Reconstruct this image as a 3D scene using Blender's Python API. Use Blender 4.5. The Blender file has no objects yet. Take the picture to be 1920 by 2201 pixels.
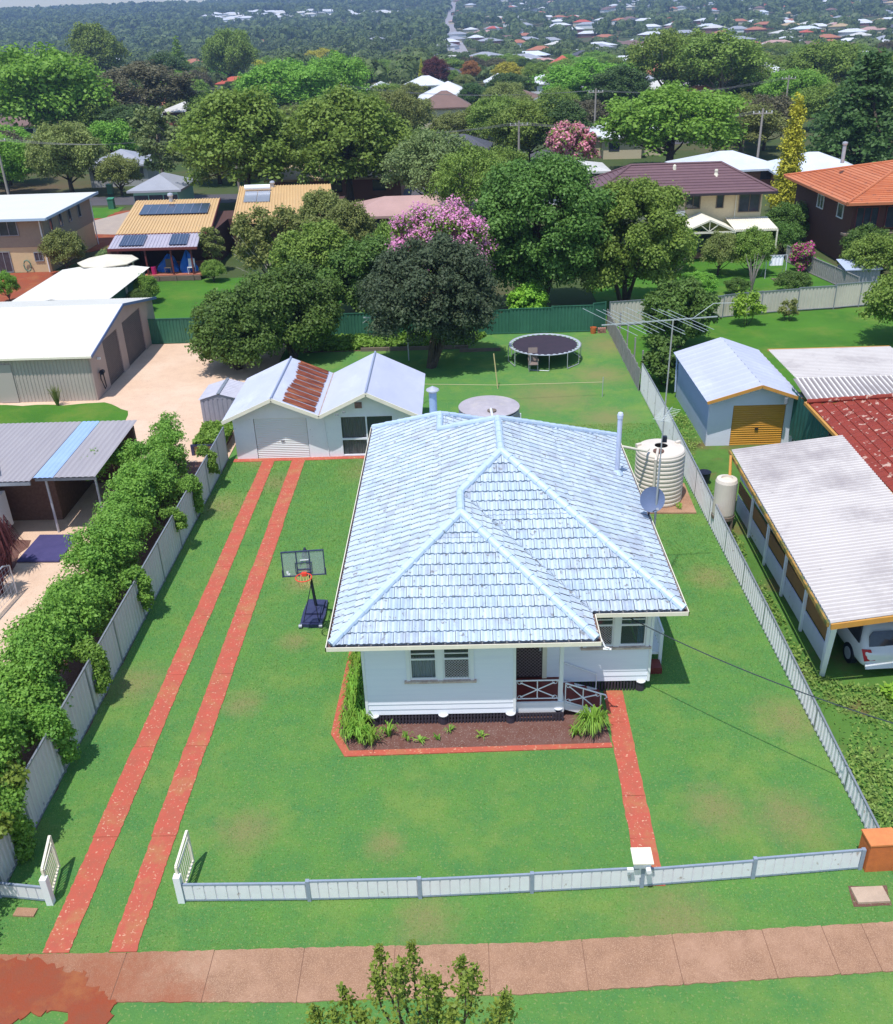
import bpy, math, random
import numpy as np
from mathutils import Vector, Matrix
R = math.radians; PI = math.pi
S = bpy.context.scene; C = S.collection
# ---------------------------------------------------------------- camera
cam = bpy.data.cameras.new('camera'); camo = bpy.data.objects.new('camera', cam); C.objects.link(camo)
cam.sensor_fit = 'HORIZONTAL'; cam.sensor_width = 36; cam.lens = 36 * 2000 / 1920
cam.clip_start = .1; cam.clip_end = 20000
yaw, th, rho = R(-1.3046), R(27.482), R(2.0)
fw = Vector((math.sin(yaw) * math.cos(th), math.cos(yaw) * math.cos(th), -math.sin(th)))
r0 = Vector((math.cos(yaw), -math.sin(yaw), 0)); u0 = r0.cross(fw)
rt = math.cos(rho) * r0 - math.sin(rho) * u0; up = math.cos(rho) * u0 + math.sin(rho) * r0
m = Matrix((rt, up, -fw)).transposed().to_4x4(); m.translation = (0, 0, 16.15); camo.matrix_world = m
S.camera = camo
# ---------------------------------------------------------------- light
SUNV = Vector((-.17, -.34, 1)).normalized()
W = bpy.data.worlds.new('World'); S.world = W; W.use_nodes = True
nt = W.node_tree; bg = nt.nodes['Background']; sky = nt.nodes.new('ShaderNodeTexSky')
sky.sky_type = 'NISHITA'; sky.sun_disc = False; sky.sun_elevation = math.asin(SUNV.z); sky.sun_rotation = math.atan2(SUNV.x, SUNV.y)
sky.air_density = 1.3; sky.dust_density = .4; sky.ozone_density = 2.5
nt.links.new(sky.outputs[0], bg.inputs[0]); bg.inputs[1].default_value = .15
sl = bpy.data.lights.new('sun', 'SUN'); sl.energy = 4.0; sl.angle = R(.53); sl.color = (1, .965, .91)
so = bpy.data.objects.new('sun', sl); C.objects.link(so); so.rotation_euler = SUNV.to_track_quat('Z', 'Y').to_euler()
S.view_settings.view_transform = 'Standard'; S.view_settings.look = 'None'; S.view_settings.exposure = .22; S.view_settings.gamma = 1
S.render.engine = 'CYCLES'
S.cycles.max_bounces = 6; S.cycles.volume_bounces = 0; S.cycles.transparent_max_bounces = 8
# ---------------------------------------------------------------- helpers
rnd = random.Random(7)
ORG = {}
def tag(o, label=None, cat=None, group=None, kind=None):
    if label: o['label'] = label
    if cat: o['category'] = cat
    if group: o['group'] = group
    if kind: o['kind'] = kind
    return o
def thing(name, label, cat, loc=(0, 0, 0), group=None):
    o = bpy.data.objects.new(name, None); C.objects.link(o); o.location = loc; o.empty_display_size = .3
    ORG[o.name] = Vector(loc); return tag(o, label, cat, group)
class MB:
    def __init__(s): s.v = []; s.f = []; s.t = []; s.m = []
    def face(s, pts, t=.5, m=0):
        n = len(s.v); s.v += [tuple(p) for p in pts]; s.f.append(tuple(range(n, n + len(pts)))); s.t.append(t); s.m.append(m); return s
    def box(s, x0, x1, y0, y1, z0, z1, t=.5, m=0):
        n = len(s.v); s.v += [(x0, y0, z0), (x1, y0, z0), (x1, y1, z0), (x0, y1, z0), (x0, y0, z1), (x1, y0, z1), (x1, y1, z1), (x0, y1, z1)]
        for f in ((3, 2, 1, 0), (4, 5, 6, 7), (0, 1, 5, 4), (1, 2, 6, 5), (2, 3, 7, 6), (3, 0, 4, 7)): s.f.append(tuple(n + i for i in f)); s.t.append(t); s.m.append(m)
        return s
    def obox(s, c, size, rz=0, rx=0, ry=0, t=.5, m=0):
        M = Matrix.Translation(c) @ Matrix.Rotation(rz, 4, 'Z') @ Matrix.Rotation(ry, 4, 'Y') @ Matrix.Rotation(rx, 4, 'X')
        a, b, h = [q / 2 for q in size]; n = len(s.v)
        for p in ((-a, -b, -h), (a, -b, -h), (a, b, -h), (-a, b, -h), (-a, -b, h), (a, -b, h), (a, b, h), (-a, b, h)): s.v.append(tuple(M @ Vector(p)))
        for f in ((3, 2, 1, 0), (4, 5, 6, 7), (0, 1, 5, 4), (1, 2, 6, 5), (2, 3, 7, 6), (3, 0, 4, 7)): s.f.append(tuple(n + i for i in f)); s.t.append(t); s.m.append(m)
        return s
    def beam(s, p, q, w, h, t=.5, m=0):      # rectangular bar between two points
        p, q = Vector(p), Vector(q); d = (q - p).normalized(); u = Vector((0, 0, 1)) if abs(d.z) < .95 else Vector((0, 1, 0))
        a = d.cross(u).normalized() * w / 2; b = a.cross(d).normalized() * h / 2; n = len(s.v)
        for o in (p, q):
            for k in (-a - b, a - b, a + b, -a + b): s.v.append(tuple(o + k))
        for f in ((0, 1, 2, 3), (7, 6, 5, 4), (0, 4, 5, 1), (1, 5, 6, 2), (2, 6, 7, 3), (3, 7, 4, 0)): s.f.append(tuple(n + i for i in f)); s.t.append(t); s.m.append(m)
        return s
    def tube(s, pts, r, n=8, t=.5, cap=True, m=0):
        pts = [Vector(p) for p in pts]; rs = r if isinstance(r, (list, tuple)) else [r] * len(pts); b0 = len(s.v)
        for i, p in enumerate(pts):
            d = (pts[min(i + 1, len(pts) - 1)] - pts[max(i - 1, 0)]).normalized(); u = Vector((0, 0, 1)) if abs(d.z) < .9 else Vector((1, 0, 0))
            a = d.cross(u).normalized(); b = a.cross(d)
            for k in range(n): q = 2 * PI * k / n; s.v.append(tuple(p + (a * math.cos(q) + b * math.sin(q)) * rs[i]))
        for i in range(len(pts) - 1):
            for k in range(n): s.f.append((b0 + i * n + k, b0 + i * n + (k + 1) % n, b0 + (i + 1) * n + (k + 1) % n, b0 + (i + 1) * n + k)); s.t.append(t); s.m.append(m)
        if cap:
            s.f.append(tuple(b0 + k for k in reversed(range(n)))); s.f.append(tuple(b0 + (len(pts) - 1) * n + k for k in range(n))); s.t += [t, t]; s.m += [m, m]
        return s
    def lathe(s, c, prof, n=32, t=.5, m=0):   # prof: (radius, z)
        b0 = len(s.v)
        for r, z in prof:
            for k in range(n): q = 2 * PI * k / n; s.v.append((c[0] + r * math.cos(q), c[1] + r * math.sin(q), c[2] + z))
        for i in range(len(prof) - 1):
            for k in range(n): s.f.append((b0 + i * n + k, b0 + i * n + (k + 1) % n, b0 + (i + 1) * n + (k + 1) % n, b0 + (i + 1) * n + k)); s.t.append(t); s.m.append(m)
        return s
    def wave(s, o, A, B, n, amp, prof, t=None, m=0):   # sheet o + A*a + B*b, profile repeats n times along A, offset along the normal
        o, A, B = Vector(o), Vector(A), Vector(B); N = A.cross(B).normalized(); b0 = len(s.v); k = 0
        for i in range(n):
            for fr, h in prof: p = o + A * ((i + fr) / n) + N * (h * amp); s.v.append(tuple(p)); s.v.append(tuple(p + B)); k += 1
        p = o + A + N * (prof[0][1] * amp); s.v.append(tuple(p)); s.v.append(tuple(p + B)); k += 1
        hs = [h for _, h in prof]; q_ = len(hs)
        for i in range(k - 1): s.f.append((b0 + 2 * i, b0 + 2 * i + 2, b0 + 2 * i + 3, b0 + 2 * i + 1)); s.t.append(t if t is not None else 1 - (hs[i % q_] + hs[(i + 1) % q_]) / 2); s.m.append(m)  # valley faces get more tint: groove shading and dirt put into the colour
        return s
    def prism(s, poly, z0, z1, t=.5, m=0):
        n = len(poly); b = len(s.v); s.v += [(x, y, z0) for x, y in poly] + [(x, y, z1) for x, y in poly]
        s.f.append(tuple(b + i for i in reversed(range(n)))); s.f.append(tuple(b + n + i for i in range(n))); s.t += [t, t]; s.m += [m, m]
        for i in range(n): s.f.append((b + i, b + (i + 1) % n, b + n + (i + 1) % n, b + n + i)); s.t.append(t); s.m.append(m)
        return s
    def build(s, name, mats, parent=None, loc=None, smooth=False):
        o = ORG[parent.name] if parent is not None else Vector(loc or (0, 0, 0))
        me = bpy.data.meshes.new(name); me.from_pydata([(x - o.x, y - o.y, z - o.z) for x, y, z in s.v], [], s.f)
        if not isinstance(mats, (list, tuple)): mats = [mats]
        for q in mats: me.materials.append(q)
        if len(mats) > 1: me.polygons.foreach_set('material_index', s.m)
        if smooth: me.shade_smooth()
        a = me.attributes.new('tint', 'FLOAT', 'FACE'); a.data.foreach_set('value', s.t)
        ob = bpy.data.objects.new(name, me); C.objects.link(ob); ORG[ob.name] = o
        if parent is not None: ob.parent = parent
        else: ob.location = o
        return ob
def single(mb, name, mat, label, cat, loc=(0, 0, 0), group=None, smooth=False, kind=None):
    return tag(mb.build(name, mat, None, loc, smooth), label, cat, group, kind)
def struct(mb, name, mat, smooth=False): return tag(mb.build(name, mat, smooth=smooth), kind='structure')
RIB = [(0, 0), (.55, 0), (.65, 1), (.9, 1)]
THIN = [(0, 1), (.86, 1), (.90, 0), (.96, 0)]
SIN = [(k / 6, .5 - .5 * math.cos(2 * PI * k / 6)) for k in range(6)]
# ---------------------------------------------------------------- materials
def mat(name, c1, c2=None, sc=3, lo=.35, hi=.65, rough=.75, bump=0, bsc=40, metal=0, spots=None, tint=0, tcol=None, coord='Object', spec=.4, stretch=None, alpha=1, c3=None, sc3=.6, bands=None, oi=0):
    M = bpy.data.materials.new(name); M.use_nodes = True; n = M.node_tree.nodes; L = M.node_tree.links.new; b = n['Principled BSDF']
    b.inputs['Roughness'].default_value = rough; b.inputs['Metallic'].default_value = metal; b.inputs['Specular IOR Level'].default_value = spec
    b.inputs['Base Color'].default_value = (*c1, 1); tc = n.new('ShaderNodeTexCoord'); co = tc.outputs[coord]
    if stretch:
        mp = n.new('ShaderNodeMapping'); mp.inputs['Scale'].default_value = stretch; L(co, mp.inputs[0]); co = mp.outputs[0]
    def noise(scale, det=5, ro=.6):
        t = n.new('ShaderNodeTexNoise'); t.inputs['Scale'].default_value = scale; t.inputs['Detail'].default_value = det; t.inputs['Roughness'].default_value = ro; L(co, t.inputs[0]); return t.outputs[0]
    def rng(src, a, z, o0=0, o1=1):
        t = n.new('ShaderNodeMapRange'); L(src, t.inputs[0]); t.inputs[1].default_value = a; t.inputs[2].default_value = z; t.inputs[3].default_value = o0; t.inputs[4].default_value = o1; return t.outputs[0]
    def mix(f, A, B, typ='MIX'):
        t = n.new('ShaderNodeMix'); t.data_type = 'RGBA'; t.blend_type = typ
        if hasattr(f, 'links'): L(f, t.inputs[0])
        else: t.inputs[0].default_value = f
        for s_, q in ((6, A), (7, B)):
            if hasattr(q, 'links'): L(q, t.inputs[s_])
            else: t.inputs[s_].default_value = (*q, 1)
        return t.outputs[2]
    def math_(op, A, B):
        t = n.new('ShaderNodeMath'); t.operation = op
        for i, q in enumerate((A, B)):
            if hasattr(q, 'links'): L(q, t.inputs[i])
            else: t.inputs[i].default_value = q
        return t.outputs[0]
    col = None
    if c2: col = mix(rng(noise(sc, 9, .72), lo, hi), c1, c2)
    if c3: col = mix(rng(noise(sc3, 7, .7), .5, .66), col if col else c1, c3)
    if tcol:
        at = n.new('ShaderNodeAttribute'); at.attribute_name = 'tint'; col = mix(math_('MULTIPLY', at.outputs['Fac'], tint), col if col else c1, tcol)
    if spots:      # (scale, threshold, colour)
        col = mix(rng(noise(spots[0], 3, .5), spots[1], spots[1] + .06), col if col else c1, spots[2])
    if bands:      # (list of (x, y, r), colour): worn patches at fixed places
        g = n.new('ShaderNodeNewGeometry'); tot = None
        for (x, y, r) in bands[0]:
            d = n.new('ShaderNodeVectorMath'); d.operation = 'DISTANCE'; L(g.outputs['Position'], d.inputs[0]); d.inputs[1].default_value = (x, y, 0)
            q = rng(d.outputs['Value'], r, 0); tot = math_('MAXIMUM', tot, q) if tot else q
        f = rng(math_('ADD', tot, math_('MULTIPLY', noise(2.6, 9, .85), 1.5)), 1.0, 1.65); col = mix(math_('MULTIPLY', f, .65), col if col else c1, bands[1])
    if oi:
        ob = n.new('ShaderNodeObjectInfo'); hs = n.new('ShaderNodeHueSaturation'); L(col, hs.inputs['Color'])
        L(rng(ob.outputs['Random'], 0, 1, .5 - oi * .25, .5 + oi * .22), hs.inputs['Hue']); L(rng(ob.outputs['Random'], 0, 1, 1 - oi * 3, 1 + oi * 3), hs.inputs['Value']); col = hs.outputs[0]
    if col is not None: L(col, b.inputs['Base Color'])
    if bump:
        bp = n.new('ShaderNodeBump'); bp.inputs['Strength'].default_value = bump; bp.inputs['Distance'].default_value = .02; L(noise(bsc, 4, .7), bp.inputs['Height']); L(bp.outputs[0], b.inputs['Normal'])
    if alpha < 1: b.inputs['Alpha'].default_value = alpha
    return M
def leafmat(name, dark, light, oi=.05, trans=.35, rough=.55):
    M = mat(name, dark, light, sc=.9, lo=.3, hi=.7, rough=rough, tint=1, oi=oi, tcol=tuple(min(1, q * 1.35) for q in light), spec=.3)
    n = M.node_tree.nodes; L = M.node_tree.links.new; b = n['Principled BSDF']; src = b.inputs['Base Color'].links[0].from_socket
    tr = n.new('ShaderNodeBsdfTranslucent'); L(src, tr.inputs[0]); mx = n.new('ShaderNodeMixShader'); mx.inputs[0].default_value = trans
    L(b.outputs[0], mx.inputs[1]); L(tr.outputs[0], mx.inputs[2]); L(mx.outputs[0], n['Material Output'].inputs[0]); return M
white = mat('white_paint', (.86, .86, .91), (.80, .80, .87), sc=2.5, rough=.5, bump=.05, spots=(9, .72, (.5, .48, .48)))
cream = mat('cream_paint', (.82, .76, .62), (.74, .68, .55), sc=3, rough=.5)
whitep = mat('bright_white_paint', (.8, .8, .82), rough=.4)
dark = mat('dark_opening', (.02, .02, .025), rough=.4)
glass = mat('window_glass', (.03, .035, .045), (.06, .07, .09), sc=1.2, rough=.06, spec=.8)
clear = mat('clear_glass', (.10, .12, .14), rough=.03, spec=.8, alpha=.3)
curtain = mat('curtain_cloth', (.7, .74, .8), (.5, .55, .63), sc=8, stretch=(6, 6, .3), rough=.9)
browncurt = mat('brown_curtain', (.13, .10, .08), (.06, .05, .045), sc=7, stretch=(6, 6, .2), rough=.9)
tile = mat('pale_blue_tile', (.38, .47, .58), (.48, .56, .66), sc=1.3, rough=.65, tint=.5, tcol=(.60, .67, .74), spots=(6.5, .635, (.25, .26, .28)), c3=(.33, .36, .44), sc3=1.2, bump=.15, bsc=60, spec=.3)
lipm = mat('tile_edge_shade', (.21, .27, .35), (.31, .38, .46), sc=3, rough=.9)  # darker course edges: gap shadow below each tile row painted into the colour
capm = mat('ridge_cap_paint', (.44, .56, .72), (.52, .63, .76), sc=3, rough=.5, bump=.1, bsc=40, spots=(10, .66, (.30, .35, .41)))
greyrib = mat('grey_steel', (.30, .32, .36), (.24, .26, .30), sc=3, rough=.4, metal=.3)
railm = mat('blue_grey_rail', (.23, .28, .36), (.30, .34, .42), sc=6, rough=.45)
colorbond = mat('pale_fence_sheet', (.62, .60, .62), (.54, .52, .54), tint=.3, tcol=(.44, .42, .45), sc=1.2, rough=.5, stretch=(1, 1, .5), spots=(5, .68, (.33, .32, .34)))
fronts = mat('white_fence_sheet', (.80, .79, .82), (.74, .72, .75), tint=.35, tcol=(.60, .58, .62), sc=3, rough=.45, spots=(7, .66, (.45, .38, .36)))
greenf = mat('green_fence_sheet', (.035, .13, .085), (.05, .17, .11), sc=1, rough=.45)
creamf = mat('cream_fence_sheet', (.62, .57, .49), (.52, .48, .42), sc=.8, rough=.5)
redpath = mat('red_painted_concrete', (.52, .095, .06), (.38, .10, .06), sc=2.5, lo=.3, hi=.7, rough=.85, bump=.3, bsc=40, spots=(17, .63, (.62, .34, .22)), c3=(.42, .16, .07), sc3=1.1)
redpaint = mat('dark_red_floor', (.22, .035, .03), (.16, .03, .025), sc=2, rough=.5)
concrete = mat('stained_footpath_concrete', (.37, .205, .122), (.26, .14, .085), sc=2.2, lo=.3, hi=.7, rough=.9, bump=.4, bsc=60, spots=(75, .55, (.48, .29, .185)), c3=(.41, .235, .15), sc3=.6)
slabdirt = mat('dirt_washed_concrete', (.37, .205, .122), (.26, .14, .085), sc=2.2, lo=.3, hi=.7, rough=.9, bump=.4, bsc=60, spots=(75, .55, (.48, .29, .185)), c3=(.41, .235, .15), sc3=.6, bands=([(-9.5, 11.6, 4.2), (-7.2, 11.5, 2.6), (-5.8, 11.2, 1.2), (-13, 11.6, 5)], (.30, .075, .03)))
redsoil = mat('red_soil', (.30, .055, .02), (.24, .07, .035), sc=1.2, rough=.95, bump=.5, bsc=25, c3=(.33, .11, .04), sc3=.8)
gravel = mat('pinkish_gravel', (.70, .50, .36), (.62, .43, .31), sc=1.2, rough=.95, bump=.6, bsc=30, spots=(30, .63, (.36, .24, .15)), c3=(.70, .54, .41), sc3=.25)
mulch = mat('mulch_soil', (.14, .055, .04), (.17, .09, .075), sc=2, rough=.95, bump=.8, bsc=30, spots=(30, .6, (.28, .20, .17)))
timber = mat('weathered_timber', (.22, .17, .13), (.14, .11, .09), sc=4, rough=.85, stretch=(1, 1, 6))
greytimber = mat('old_grey_paling', (.38, .36, .36), (.22, .21, .21), sc=5, rough=.9, stretch=(4, 4, 1))
blackish = mat('black_plastic', (.012, .014, .03), rough=.45)
navy = mat('navy_plastic', (.03, .035, .09), (.045, .05, .12), sc=5, rough=.45)
galv = mat('galvanised_steel', (.52, .54, .60), (.44, .45, .52), sc=2, rough=.35, metal=.25)
barkm = mat('bark', (.10, .075, .055), (.06, .045, .035), sc=6, rough=.95, bump=.6, bsc=15)
palebark = mat('pale_bark', (.30, .26, .22), (.17, .14, .12), sc=4, rough=.95)
orange = mat('ochre_paint', (.62, .30, .06), (.52, .25, .06), sc=3, rough=.5)
orangedoor = mat('orange_door_sheet', (.60, .29, .035), (.52, .24, .035), sc=1, rough=.4)
brick = mat('brown_brick', (.18, .10, .075), (.12, .065, .05), sc=9, rough=.9, bump=.3, bsc=30)
orangebrick = mat('orange_brick', (.62, .17, .045), (.48, .13, .04), sc=5, rough=.85, bump=.3, bsc=30)
# ---------------------------------------------------------------- the ground
def sm(t): t = max(0, min(1, t)); return t * t * (3 - 2 * t)
def terr(x, y):
    h = 85 * sm((y - 420) / 2400) ** 1.15 + 26 * sm((x - 100) / 1500) * sm((y - 500) / 2000)
    return h + sm((y - 250) / 900) * (3.5 * math.sin(x / 140 + 1) * math.cos(y / 170) + 2 * math.sin(x / 61 + y / 90)) - .03
G1, G2, G3 = (.115, .25, .05), (.072, .205, .060), (.16, .26, .06)
lawn = mat('lawn_grass', G1, G2, sc=1.1, lo=.32, hi=.68, rough=.9, bump=1, bsc=24, c3=G3, sc3=.42, spots=(17, .60, (.19, .27, .085)), spec=.15,
    bands=([(-.6, 0, .1), (7.2, 15.6, 1.5), (5.6, 15.9, 1.3), (-9.4, 21, 1.6), (-5.2, 22.9, .9), (-3.8, 35, 2.2), (4.4, 43, 3.6), (7.2, 46, 2.6), (8.3, 51, 3.2), (4.6, 38.5, 1.8), (6.6, 40, 2.4), (7.9, 26, 1.3), (8.2, 19, 1.5), (-5.2, 15.5, 1.2), (-1, 13, 1.2), (4, 12.9, 1.8), (-9.5, 32, 1.8), (-7.6, 34, 1.6), (-6.2, 20, 1.0), (-2, 15, .8), (-8.6, 36.2, 1.2), (-5.5, 26.2, 1)], (.26, .21, .095)))
lawn2 = mat('neighbour_grass', (.075, .20, .022), (.05, .15, .018), sc=.25, rough=.9, bump=1, bsc=14, c3=(.12, .20, .03), sc3=.3, spots=(22, .62, (.10, .2, .04)), spec=.15)
weedy = mat('weedy_grass', (.10, .21, .04), (.065, .15, .03), sc=.8, rough=.95, bump=1, bsc=12, c3=(.16, .12, .05), sc3=.5, spec=.15)
wild = mat('suburban_ground', (.05, .085, .025), (.09, .10, .045), sc=.06, rough=.95, c3=(.12, .085, .05), sc3=.03, spec=.1)
asphalt = mat('asphalt', (.075, .07, .08), (.10, .09, .10), sc=.5, rough=.9)
grid = MB(); ys = [-60, -20, 0, 20, 60, 120, 180, 250] + [250 + 50 * k for k in range(1, 64)] + [3500, 3700]; xs = [-2600 + 100 * k for k in range(53)]
grid.v = [(x, y, terr(x, y)) for y in ys for x in xs]; nx = len(xs)
for j in range(len(ys) - 1):
    for i in range(nx - 1): grid.f.append((j * nx + i, j * nx + i + 1, (j + 1) * nx + i + 1, (j + 1) * nx + i)); grid.t.append(.5); grid.m.append(0)
struct(grid, 'ground', wild, True)
def sheet(name, poly, z, m, jit=0, step=.5, base=-.05):
    pts = []
    for i, (x, y) in enumerate(poly):
        x2, y2 = poly[(i + 1) % len(poly)]; d = math.hypot(x2 - x, y2 - y); k = max(1, int(d / step)) if jit else 1
        for q in range(k):
            a = q / k; j = jit if 0 < q else 0
            pts.append((x + (x2 - x) * a + rnd.uniform(-j, j), y + (y2 - y) * a + rnd.uniform(-j, j)))
    b = MB(); n = len(pts); b.face([(x, y, z) for x, y in pts])
    for i in range(n): (x, y), (x2, y2) = pts[i], pts[(i + 1) % n]; b.face([(x, y, base), (x2, y2, base), (x2, y2, z), (x, y, z)])
    return struct(b, name, m)
sheet('lawn', [(-10.15, 12.3), (8.85, 12.3), (8.75, 54), (-10.1, 54)], .0, lawn)
sheet('verge', [(-30, 2), (30, 2), (30, 12.305), (-30, 12.305)], -.004, lawn)
sheet('road', [(-60, -8), (60, -8), (60, 2), (-60, 2)], -.012, asphalt)
sheet('neighbour_lawn', [(8.85, 12.3), (30, 12.3), (30, 57), (8.85, 54.6)], -.004, weedy)
sheet('back_lawn', [(8.9, 40), (30, 40), (30, 58), (8.9, 54.7)], .002, lawn2, .1)
sheet('rear_lawn', [(8.9, 54.7), (28, 58), (27, 71.2), (8.9, 72)], -.002, lawn2)
sheet('left_lawn', [(-34, 53.7), (-10, 53.7), (-6, 70), (-34, 70)], -.003, lawn2)
sheet('gravel_drive', [(-34, 12.3), (-10.15, 12.3), (-10.15, 53.6), (-34, 53.6)], -.006, gravel)
sheet('shed_lawn', [(-34, 36.3), (-19.5, 36.4), (-17.2, 37.6), (-15.9, 40.2), (-16.4, 42.6), (-18, 43.9), (-20, 43.6), (-23, 43.9), (-34, 43.9)], .0, lawn2, .12)
sheet('left_garden_bed', [(-26, 14), (-15.9, 14), (-15.6, 24), (-15.9, 29.6), (-18, 29.6), (-26, 29.6)], .001, mulch, .1)
sheet('hedge_soil', [(-13.6, 12.3), (-10.15, 12.3), (-10.15, 36.3), (-12.2, 36.3)], .002, mulch, .08)
sheet('red_earth', [(-44, 58), (-22.5, 58), (-22.8, 65), (-27, 70), (-30, 74), (-44, 74)], .001, redsoil, .2)
# paths (sheets a few millimetres proud of the grass)
def walk(x): return .018 * x
NY = [(-30, 11.1), (-7, 11.28), (-3.35, 11.22), (.96, 11.32), (7.9, 11.69), (30, 12.1)]; FY = [(-30, 12.3), (-7, 12.34), (-2.5, 12.4), (1, 12.42), (8.4, 12.79), (30, 13.2)]
def lerp(T, x):
    for (a, b), (c, d) in zip(T, T[1:]):
        if x <= c: return b + (d - b) * (x - a) / (c - a)
cuts = [-30, -24, -18, -12, -8.9, -6.95, -5.2, -3.4, -1.6, .25, 2.1, 3.9, 5.7, 6.9, 7.7, 9.5, 12, 18, 24, 30]
for i in range(len(cuts) - 1):
    a, b = cuts[i] + .007, cuts[i + 1] - .007; k = max(2, int((b - a) / .08)); top = []; bot = []
    for q in range(k + 1):
        x = a + (b - a) * q / k; bot.append((x, lerp(NY, x) + (rnd.uniform(-.014, .016)))); top.append((x, lerp(FY, x) + rnd.uniform(-.016, .014)))
    sheet('footpath', bot + top[::-1], .022, slabdirt if i < 8 else concrete)
sheet('footpath_base', [(x, y + .03) for x, y in NY] + [(x, y - .03) for x, y in FY[::-1]], .014, mat('joint_dirt', (.22, .12, .08), rough=.95))
sheet('red_soil_patch', [(-14, 12.28), (-14, 11.3), (-9.35, 11.2), (-9.15, 11.0), (-9.3, 10), (-8.75, 10), (-8.65, 10.85), (-8.35, 11.08), (-7.8, 11.1), (-7.62, 10.9), (-7.7, 10), (-6.6, 10), (-6.8, 10.8), (-6.8, 11.25), (-7.1, 11.45), (-7.45, 11.6), (-7.6, 11.9), (-8.1, 11.95), (-8.6, 12.2), (-10, 12.28)], .027, redsoil, .08, .07)
for (xa, xb, xc, xd) in ((-8.68, -8.12, -8.6, -8.06), (-7.33, -6.76, -7.33, -6.76)):
    y = 12.36; 
    while y < 36.1:
        y2 = min(36.2, y + 3.0); f = (y - 12.3) / 23.9; g = (y2 - 12.3) / 23.9; j = [rnd.uniform(-.015, .015) for _ in range(2)]; L_ = []; Rr = []
        for q in range(41):
            yy = y + (y2 - .012 - y) * q / 40; e = f + (g - f) * q / 40
            L_.append((xa + (xc - xa) * e + j[0] + rnd.uniform(-.013, .013), yy)); Rr.append((xb + (xd - xb) * e + j[1] + rnd.uniform(-.013, .013), yy))
        sheet('driveway_strip', L_ + Rr[::-1], .018, redpath); y = y2
sheet('garage_apron', [(-9.85, 36.1), (-1.9, 36.15), (-1.9, 36.42), (-9.85, 36.42)], .02, redpath, .02, .4)
y = 13.75; e = lambda y: (y - 14) / 6.3
while y < 20.2:
    y2 = min(20.3, y + 1.3); sheet('garden_path', [(3.46 + .18 * e(y), y), (4.02 + .13 * e(y), y), (4.02 + .13 * e(y2), y2 - .01), (3.46 + .18 * e(y2), y2 - .01)], .016, redpath, .015, .2); y = y2
sheet('garden_edging', [(-3.5, 22.3), (-3.62, 18.7), (-3.18, 17.85), (3.55, 18.0), (3.55, 18.16), (-3.08, 18.05), (-3.42, 18.75), (-3.38, 22.3)], .03, redpath)
sheet('garden_bed', [(-3.36, 22.3), (-3.4, 18.76), (-3.06, 18.07), (3.54, 18.18), (3.5, 19.3), (2.3, 20.2), (-2.6, 20.2), (-2.6, 22.3)], .012, mulch)
sheet('tank_pad', [(6.4, 30.5), (8.5, 30.4), (8.6, 32.9), (6.4, 33)], .06, concrete)
sheet('pit_surround', [(7.72, 13.16), (8.5, 13.18), (8.6, 13.68), (7.8, 13.68)], .006, mulch, .03, .2)
pit = MB(); pit.obox((8.15, 13.42, .03), (.66, .38, .06), R(2)); single(pit, 'pit_cover', mat('pale_concrete', (.52, .38, .28), (.42, .31, .23), sc=5, rough=.9, bump=.3), 'flat pale concrete pit cover set in the verge grass below the brick pillar', 'pit cover', (8.15, 13.42, 0))
pv = MB(); pv.obox((-9.4, 13.33, .02), (.45, .2, .04), R(-4)); single(pv, 'paving_slab', concrete, 'small flat worn paver in the grass in front of the short left fence', 'paver', (-9.4, 13.33, 0))
# ---------------------------------------------------------------- the house
H = thing('house', 'white weatherboard house with a pale blue hipped tile roof in the middle of the lawn', 'house', (0, 20, 0))
SL = .578; EZ = 3.0
tl = MB()
XL, XR, XF, YF, YM, YB, XW, YW = -3.33, 5.42, 3.08, 18.42, 19.62, 30.8, 1.77, 32.15
h1, h2, h3 = (XF - XL) / 2, (XR - XL) / 2, (XW - XL) / 2
def course(k, va, vb, first, lim, pt, fr, hh, tw, vmax):
        a0, a1 = lim(va); b0, b1 = lim(vb); t = 0
        j = math.floor((min(a0, b0) - 1) / tw) - 1; off = (k % 2) * tw / 2
        while j * tw + off < max(a1, b1):
            ua = j * tw + off; j += 1; t = rnd.random(); lift = rnd.uniform(-.003, .005); cols = []
            if ua + tw < min(a0, b0) or ua > max(a1, b1): continue
            for f_, h_ in zip(fr, hh):
                u = ua + tw * .985 * f_; A = min(max(u, a0), a1); B = min(max(u, b0), b1)
                cols.append((pt(A, va, h_ + .002), pt(A, va, h_ + (.052 if first else .02) + lift), pt(B, vb, h_ + .004)))
            n = len(tl.v)
            for c in cols: tl.v += [tuple(q) for q in c]
            for i in range(len(cols) - 1):
                for r_ in (0, 1): tl.f.append((n + i * 3 + r_, n + i * 3 + 3 + r_, n + i * 3 + 4 + r_, n + i * 3 + 1 + r_)); tl.t.append(t if r_ else .1); tl.m.append(0 if r_ else 1)
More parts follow.
